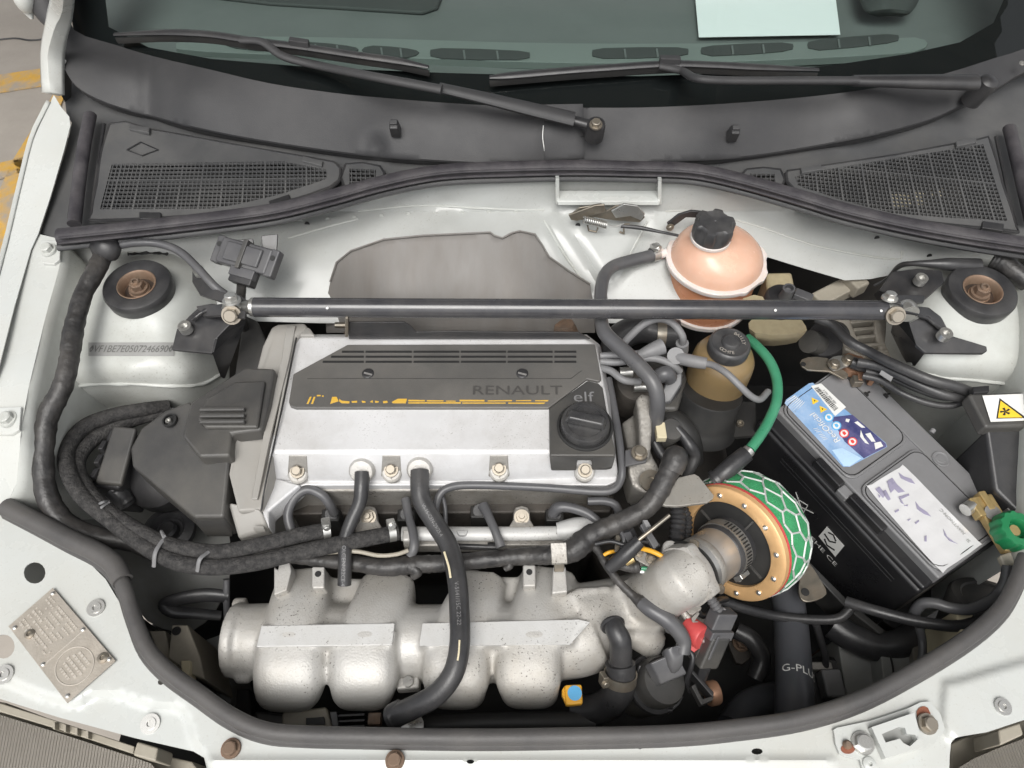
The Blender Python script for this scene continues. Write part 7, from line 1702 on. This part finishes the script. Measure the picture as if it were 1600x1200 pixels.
boxw('plug_rib', P(1113, 1010, .75), cx_ * .0015, cy_ * .014, cx_.cross(cy_).normalized() * .004, 'grey_rubber', con, bevel=.0008)
boxw('plug_body', P(1096, 1008, .735), cx_ * .006, cy_ * .018, cx_.cross(cy_).normalized() * .007, 'cover_plastic', con, bevel=.002)
tube('plug_wire', [P(1126, 958, .757), P(1130, 952, .758), P(1136, 962, .757)], .0022, 'lead_rubber', con, seg=8)
tube('plug_tail', [P(1102, 1042, .735), P(1096, 1058, .72), P(1090, 1072, .70)], .006, 'rubber', con, seg=10)
rc = thing('red_sensor', 'red plastic sensor cap on the throttle casting', 'sensor', P(1088, 990, .70))
lathe('sensor_cap', [(.0135, -.012), (.0135, .008), (.0122, .010), (0, .010)], P(1088, 990, .742), V3(.55, -.25, -.75), 'red_plastic', rc, seg=28)
boxw('sensor_tab', P(1080, 1006, .738), V3(.5, -.6, 0) * .008, V3(.6, .5, 0) * .005, V3(0, 0, -1) * .004, 'red_plastic', rc, bevel=.0015)
lathe('sensor_pin', [(.0035, 0), (.0035, .004), (.002, .006), (0, .006)], P(1100, 1001, .744), V3(.6, -.4, -.7), 'zinc', rc, seg=12)
cl = thing('pipe_clip', 'small plated clip lever on the throttle casting edge', 'clip', P(1083, 955, .72))
prism('clip_plate', smooth_loop([(1068, 946), (1076, 938), (1084, 945), (1094, 946), (1096, 952), (1086, 958), (1078, 960)], 2), .757, .004, 'dull_alu', cl, bevel=.001)
lathe('clip_ring', [(.0035, 0), (.0035, .0015), (.002, .0015), (.0018, 0)], P(1075, 947, .7575), (0, 0, 1), 'steel', cl, seg=14)
prism('clip_hook', [(1080, 965), (1090, 955), (1094, 958), (1086, 970), (1092, 970), (1090, 975), (1082, 973)], .752, .004, 'dull_alu', cl, bevel=.001)

# idle valve: dark round unit with a rubber-booted plug
iv = thing('idle_valve', 'dark round idle valve with a rubber-booted plug', 'valve', P(1030, 1080, .64))
ia = V3(.32, .50, -.80)
lathe('valve_body', [(.030, -.05), (.030, -.012), (.0265, -.009), (.0265, .008), (.024, .014), (0, .016)], P(1029, 1066, .705), ia, 'cover_plastic', iv, seg=40)
lathe('valve_ring', [(.031, -.016), (.0318, -.014), (.0318, -.010), (.031, -.008)], P(1029, 1066, .705), ia, 'rubber', iv, seg=40)
i_a, i_u, i_v = frame(ia)
boxw('plug_socket', P(1040, 1046, .735), V3(.7, .3, 0) * .015, V3(-.4, .8, 0) * .013, ia * .007, 'beige_plastic' if False else 'grey_rubber', iv, bevel=.002)
loft('plug_boot', [[(1034, 1020, .742), (1056, 1018, .742), (1062, 1045, .735), (1048, 1055, .732)], [(1038, 1016, .752), (1058, 1014, .752), (1066, 1038, .746), (1050, 1048, .743)], [(1046, 1014, .757), (1060, 1012, .757), (1068, 1022, .753), (1056, 1030, .752)], [(1056, 1010, .757), (1066, 1008, .757), (1070, 1014, .754), (1062, 1018, .753)]], 'grey_rubber', iv, closed=True, nu=3, nv=3)
ub = thing('sensor_bracket', 'black folded bracket with an orange rubber disc below the connector', 'bracket', P(1098, 1070, .62))
prism('bracket_web', [(1076, 1046), (1081, 1044), (1116, 1082), (1114, 1090)], .725, .02, 'bracket_paint', ub, bevel=.001)
prism('bracket_foot', [(1080, 1072), (1086, 1068), (1098, 1092), (1116, 1086), (1114, 1094), (1096, 1102)], .722, .012, 'cover_plastic', ub, bevel=.001)
lathe('rubber_disc', [(.012, -.006), (.013, -.004), (.013, .004), (.012, .006)], P(1113, 1083, .70), V3(1, .1, .2), 'copper', ub, seg=26)
lathe('bracket_bolt', [(.005, 0), (.0048, .004), (.003, .006), (0, .006)], P(1098, 1078, .70), V3(0, 0, -1), 'steel', ub, seg=14)
prism('bracket_tab', [(1052, 1092), (1068, 1088), (1062, 1100), (1044, 1116)], .69, .003, 'grey_rubber', ub, bevel=.0006)

# elbow and thick hose at the manifold front with yellow dipstick
eb = thing('breather_elbow', 'black plastic elbow plugged into the manifold shoulder', 'elbow', P(965, 1000, .72))
tube('elbow', [P(958, 974, .765), P(962, 985, .768), P(969, 1000, .764), P(970, 1018, .752), P(970, 1040, .735)], [.0105, .0108, .0115, .0118, .0115], 'rubber', eb, seg=20)
lathe('elbow_lip', [(.0125, -.002), (.0135, 0), (.0125, .003)], P(957, 976, .763), P(962, 985, .768) - P(958, 974, .765), 'rubber', eb, seg=24)
lathe('elbow_ring', [(.0125, -.002), (.0132, 0), (.0125, .003)], P(970, 1034, .738), (0, -.6, -.6), 'rubber', eb, seg=24)
th = hose('coolant_hose', 'short thick grey hose turning under the manifold from the elbow', 'hose', [(969, 1036, .738), (970, 1055, .73), (967, 1080, .715), (950, 1100, .695), (925, 1110, .68), (900, 1108, .67)], [.0160, .0158, .0160, .0165, .0165, .016], 'rubber', seg=22)
wormclip('hose_clamp', 'pale band clamp round the thick grey hose below the elbow', (969, 1058, .729), P(970, 1055, .73) - P(967, 1080, .715), .0163, w=.011, m='steel', scdir=V3(-1, -.1, -.3))
ds = thing('dipstick', 'yellow square dipstick handle with a blue round mark', 'dipstick', P(895, 1085, .68))
prism('handle', smooth_loop([(882, 1070), (909, 1069), (911, 1100), (884, 1102)], 1), .726, .010, 'yellow_plastic', ds, bevel=.002)
prism('handle_edge', [(878, 1078), (883, 1070), (884, 1100), (878, 1086)], .724, .008, 'yellow_plastic', ds, bevel=.0015)
lathe('blue_mark', [(.0075, 0), (.0075, .0004), (0, .0004)], P(898, 1083, .7262), (0, 0, 1), 'blue_print', ds, seg=24)
tube('stick', [P(895, 1085, .715), P(893, 1090, .62)], .003, 'steel', ds, seg=8)

# engine mount beside the cover
em = thing('engine_mount', 'dull cast engine mount arm with a pale triangular plate', 'engine mount', P(1020, 740, .70))
fused('arm', [slabgeo([(994, 622, .812), (1004, 613, .815), (1016, 617, .815), (1020, 640, .81), (1018, 690, .80), (1016, 715, .795), (1000, 715, .795), (998, 660, .805)], 0, .03), slabgeo([(980, 700, .785), (1014, 700, .79), (1030, 730, .785), (1034, 760, .78), (1028, 776, .775), (1005, 770, .775), (988, 758, .78), (982, 735, .785)], 0, .05),
              slabgeo([(972, 660, .77), (1000, 640, .78), (1004, 700, .78), (980, 700, .77)], 0, .03)], 'dull_alu', em, voxel=.0025, it=5)
mat('dull_plate', (.33, .315, .285), .5, metal=.35, dirt=(.24, .215, .18), damt=.6, dscale=40, var=.1, speck=(.1, .09, .08), spamt=.7, spscale=400)
prism('plate', [(1033, 787), (1043, 768), (1060, 746), (1085, 740), (1092, 744), (1116, 774), (1114, 779), (1105, 785), (1058, 791), (1040, 790)], .80, .005, 'dull_plate', em, bevel=.001)
prism('pipe_bracket', [(977, 703, .803), (1000, 702, .803), (1012, 712, .80), (1010, 722, .80), (977, 728, .80)], 0, .004, 'grey_rubber', em, bevel=.001)
hexbolt(em, P(999, 708, .805), .0072, (0, -.1, 1), 'steel')
lathe('washer', [(.0135, 0), (.0135, .0025), (.005, .0025), (.0048, -.002), (0, -.002)], P(1017, 752, .786), (0, -.1, 1), 'steel', em, seg=26)
hose('mount_hose', 'black hose beside the engine mount running down to the gearbox', 'hose', [(1022, 690, .77), (1030, 705, .765), (1042, 722, .76), (1050, 740, .75)], .0065, 'rubber')
sp_ = thing('speed_sensor', 'dark sensor with a cream connector tag beside the engine mount', 'sensor', P(1045, 680, .70))
boxw('cream_tag', P(1032, 675, .795), Vector((.0058, 0, 0)), Vector((0, .011, 0)), Vector((0, 0, .005)), 'cream', sp_, bevel=.001)
lathe('sensor_body', [(.016, -.03), (.016, 0), (.013, .005), (0, .006)], P(1048, 672, .785), (.2, -.3, 1), 'cover_plastic', sp_, seg=24)
tube('sensor_lead', [P(1056, 668, .785), P(1068, 682, .78), P(1078, 697, .775), P(1086, 712, .765), P(1080, 730, .755), P(1072, 745, .745)], [.006, .0065, .0075, .007, .0065, .006], 'rubber', sp_)
hose('gearbox_hose', 'fat black hose vanishing under the mount beside the sensor', 'hose', [(1035, 655, .74), (1055, 660, .745), (1075, 685, .735), (1080, 720, .70)], .016, 'deep_black', seg=16)

# clutter between loom and throttle body
tl = thing('throttle_linkage', 'worn throttle linkage plates, pins and spring beside the throttle body', 'linkage', P(1005, 875, .74))
prism('lever', smooth_loop([(990, 862), (1002, 856), (1012, 866), (1026, 872), (1038, 884), (1034, 894), (1020, 888), (1004, 880), (994, 874)], 2), .782, .003, 'dull_alu', tl, bevel=.0008)
prism('lever', smooth_loop([(1004, 868), (1014, 862), (1030, 874), (1036, 890), (1024, 894), (1012, 884)], 2), .776, .003, 'steel', tl, bevel=.0008)
for (x, y) in ((998, 864), (1016, 874), (1030, 888)): hexbolt(tl, P(x, y, .783), .0038, (0, -.1, 1), 'steel', name='pin')
sp0, sp1 = P(1036, 892, .768), P(1058, 918, .765); ax_, su, sv = frame(sp1 - sp0); cp = []
for i in range(81):
    t = i / 80; an = t * 9 * 2 * math.pi; cp.append(sp0.lerp(sp1, t) + (su * math.cos(an) + sv * math.sin(an)) * .006)
tube('return_spring', cp, .0012, 'steel', tl, seg=6, smoothpath=False)
for lbq, pts, r, m_ in (('thin black wire crossing from the loom over the throttle linkage', [(930, 850, .785), (955, 846, .79), (980, 852, .79), (1004, 846, .79), (1030, 852, .785)], .0024, 'black_plastic'),
                        ('thin grey wire dropping from the loom behind the throttle neck', [(968, 826, .785), (975, 842, .785), (972, 860, .78), (980, 878, .775), (990, 890, .77)], .0024, 'grey_rubber'),
                        ('thin white wire beside the coloured wires at the throttle', [(1000, 893, .776), (1018, 895, .777), (1036, 893, .778), (1052, 896, .778)], .0018, 'label_white'),
                        ('black wire running under the red cap towards the bracket', [(1070, 1010, .735), (1082, 1024, .735), (1080, 1042, .728), (1074, 1062, .715), (1078, 1080, .70)], .0030, 'black_plastic'),
                        ('black vacuum pipe from the throttle casting to the filter side', [(1086, 950, .735), (1100, 962, .725), (1120, 940, .72), (1135, 936, .70)], .0036, 'rubber'),
                        ('thin black wire looping round the idle valve', [(1000, 1040, .715), (996, 1062, .71), (1004, 1090, .70), (1024, 1108, .69), (1050, 1110, .69)], .0026, 'black_plastic')):
    hose('wire', lbq, 'wire', pts, r, m_, seg=8)
pb = thing('plastic_pipe_clip', 'black ribbed connector block under the taped loom end', 'connector', P(985, 835, .75))
boxw('block', P(982, 842, .778), Vector((.009, .003, 0)), Vector((-.003, .010, 0)), Vector((0, 0, .006)), 'black_plastic', pb, bevel=.0015)
boxw('block_latch', P(983, 840, .786), Vector((.004, .001, 0)), Vector((-.002, .006, 0)), Vector((0, 0, .0015)), 'grey_rubber', pb, bevel=.0006)
rl = thing('casting_ribs', 'cast ribs and screw boss on the throttle casting edge', 'casting', P(1060, 940, .70))
tube('rib', [P(1040, 915, .752), P(1058, 940, .75), P(1078, 972, .742)], .0045, 'cast_alu', rl, seg=10)
tube('rib', [P(1062, 915, .755), P(1072, 925, .755), P(1084, 935, .75)], .005, 'dull_alu', rl, seg=10)
lathe('boss', [(.0125, -.02), (.0125, 0), (.0115, .002), (.0055, .002), (.005, -.006), (0, -.006)], P(1069, 905, .764), V3(.45, -.15, -.85), 'cast_alu', rl, seg=26)
hexbolt(rl, P(1012, 925, .757), .0062, (.1, -.2, 1), 'steel', name='screw')
# clutter deep in the right-hand corner
for lbq, pts, r, m_ in (('thin wire bundle in the dark beside the silicone hose', [(1275, 975, .64), (1282, 1000, .62), (1290, 1030, .60), (1286, 1062, .58)], .0045, 'black_plastic'),
                        ('grey hose end behind the silicone hose near the ground', [(1150, 985, .55), (1175, 1000, .55), (1190, 1030, .54), (1180, 1060, .53)], .012, 'rubber')):
    hose('lower_wire', lbq, 'wire', pts, r, m_, seg=10)
gbx = thing('gearbox_bracket', 'dull bracket and bolt on the gearbox in the dark below the filter', 'bracket', P(1160, 1000, .45))
prism('bracket_plate', smooth_loop([(1135, 985), (1160, 978), (1180, 1000), (1172, 1030), (1150, 1036)], 2), .50, .01, 'block_iron', gbx, bevel=.002)
hexbolt(gbx, P(1158, 1005, .502), .009, (0, 0, 1), 'rusty_steel')
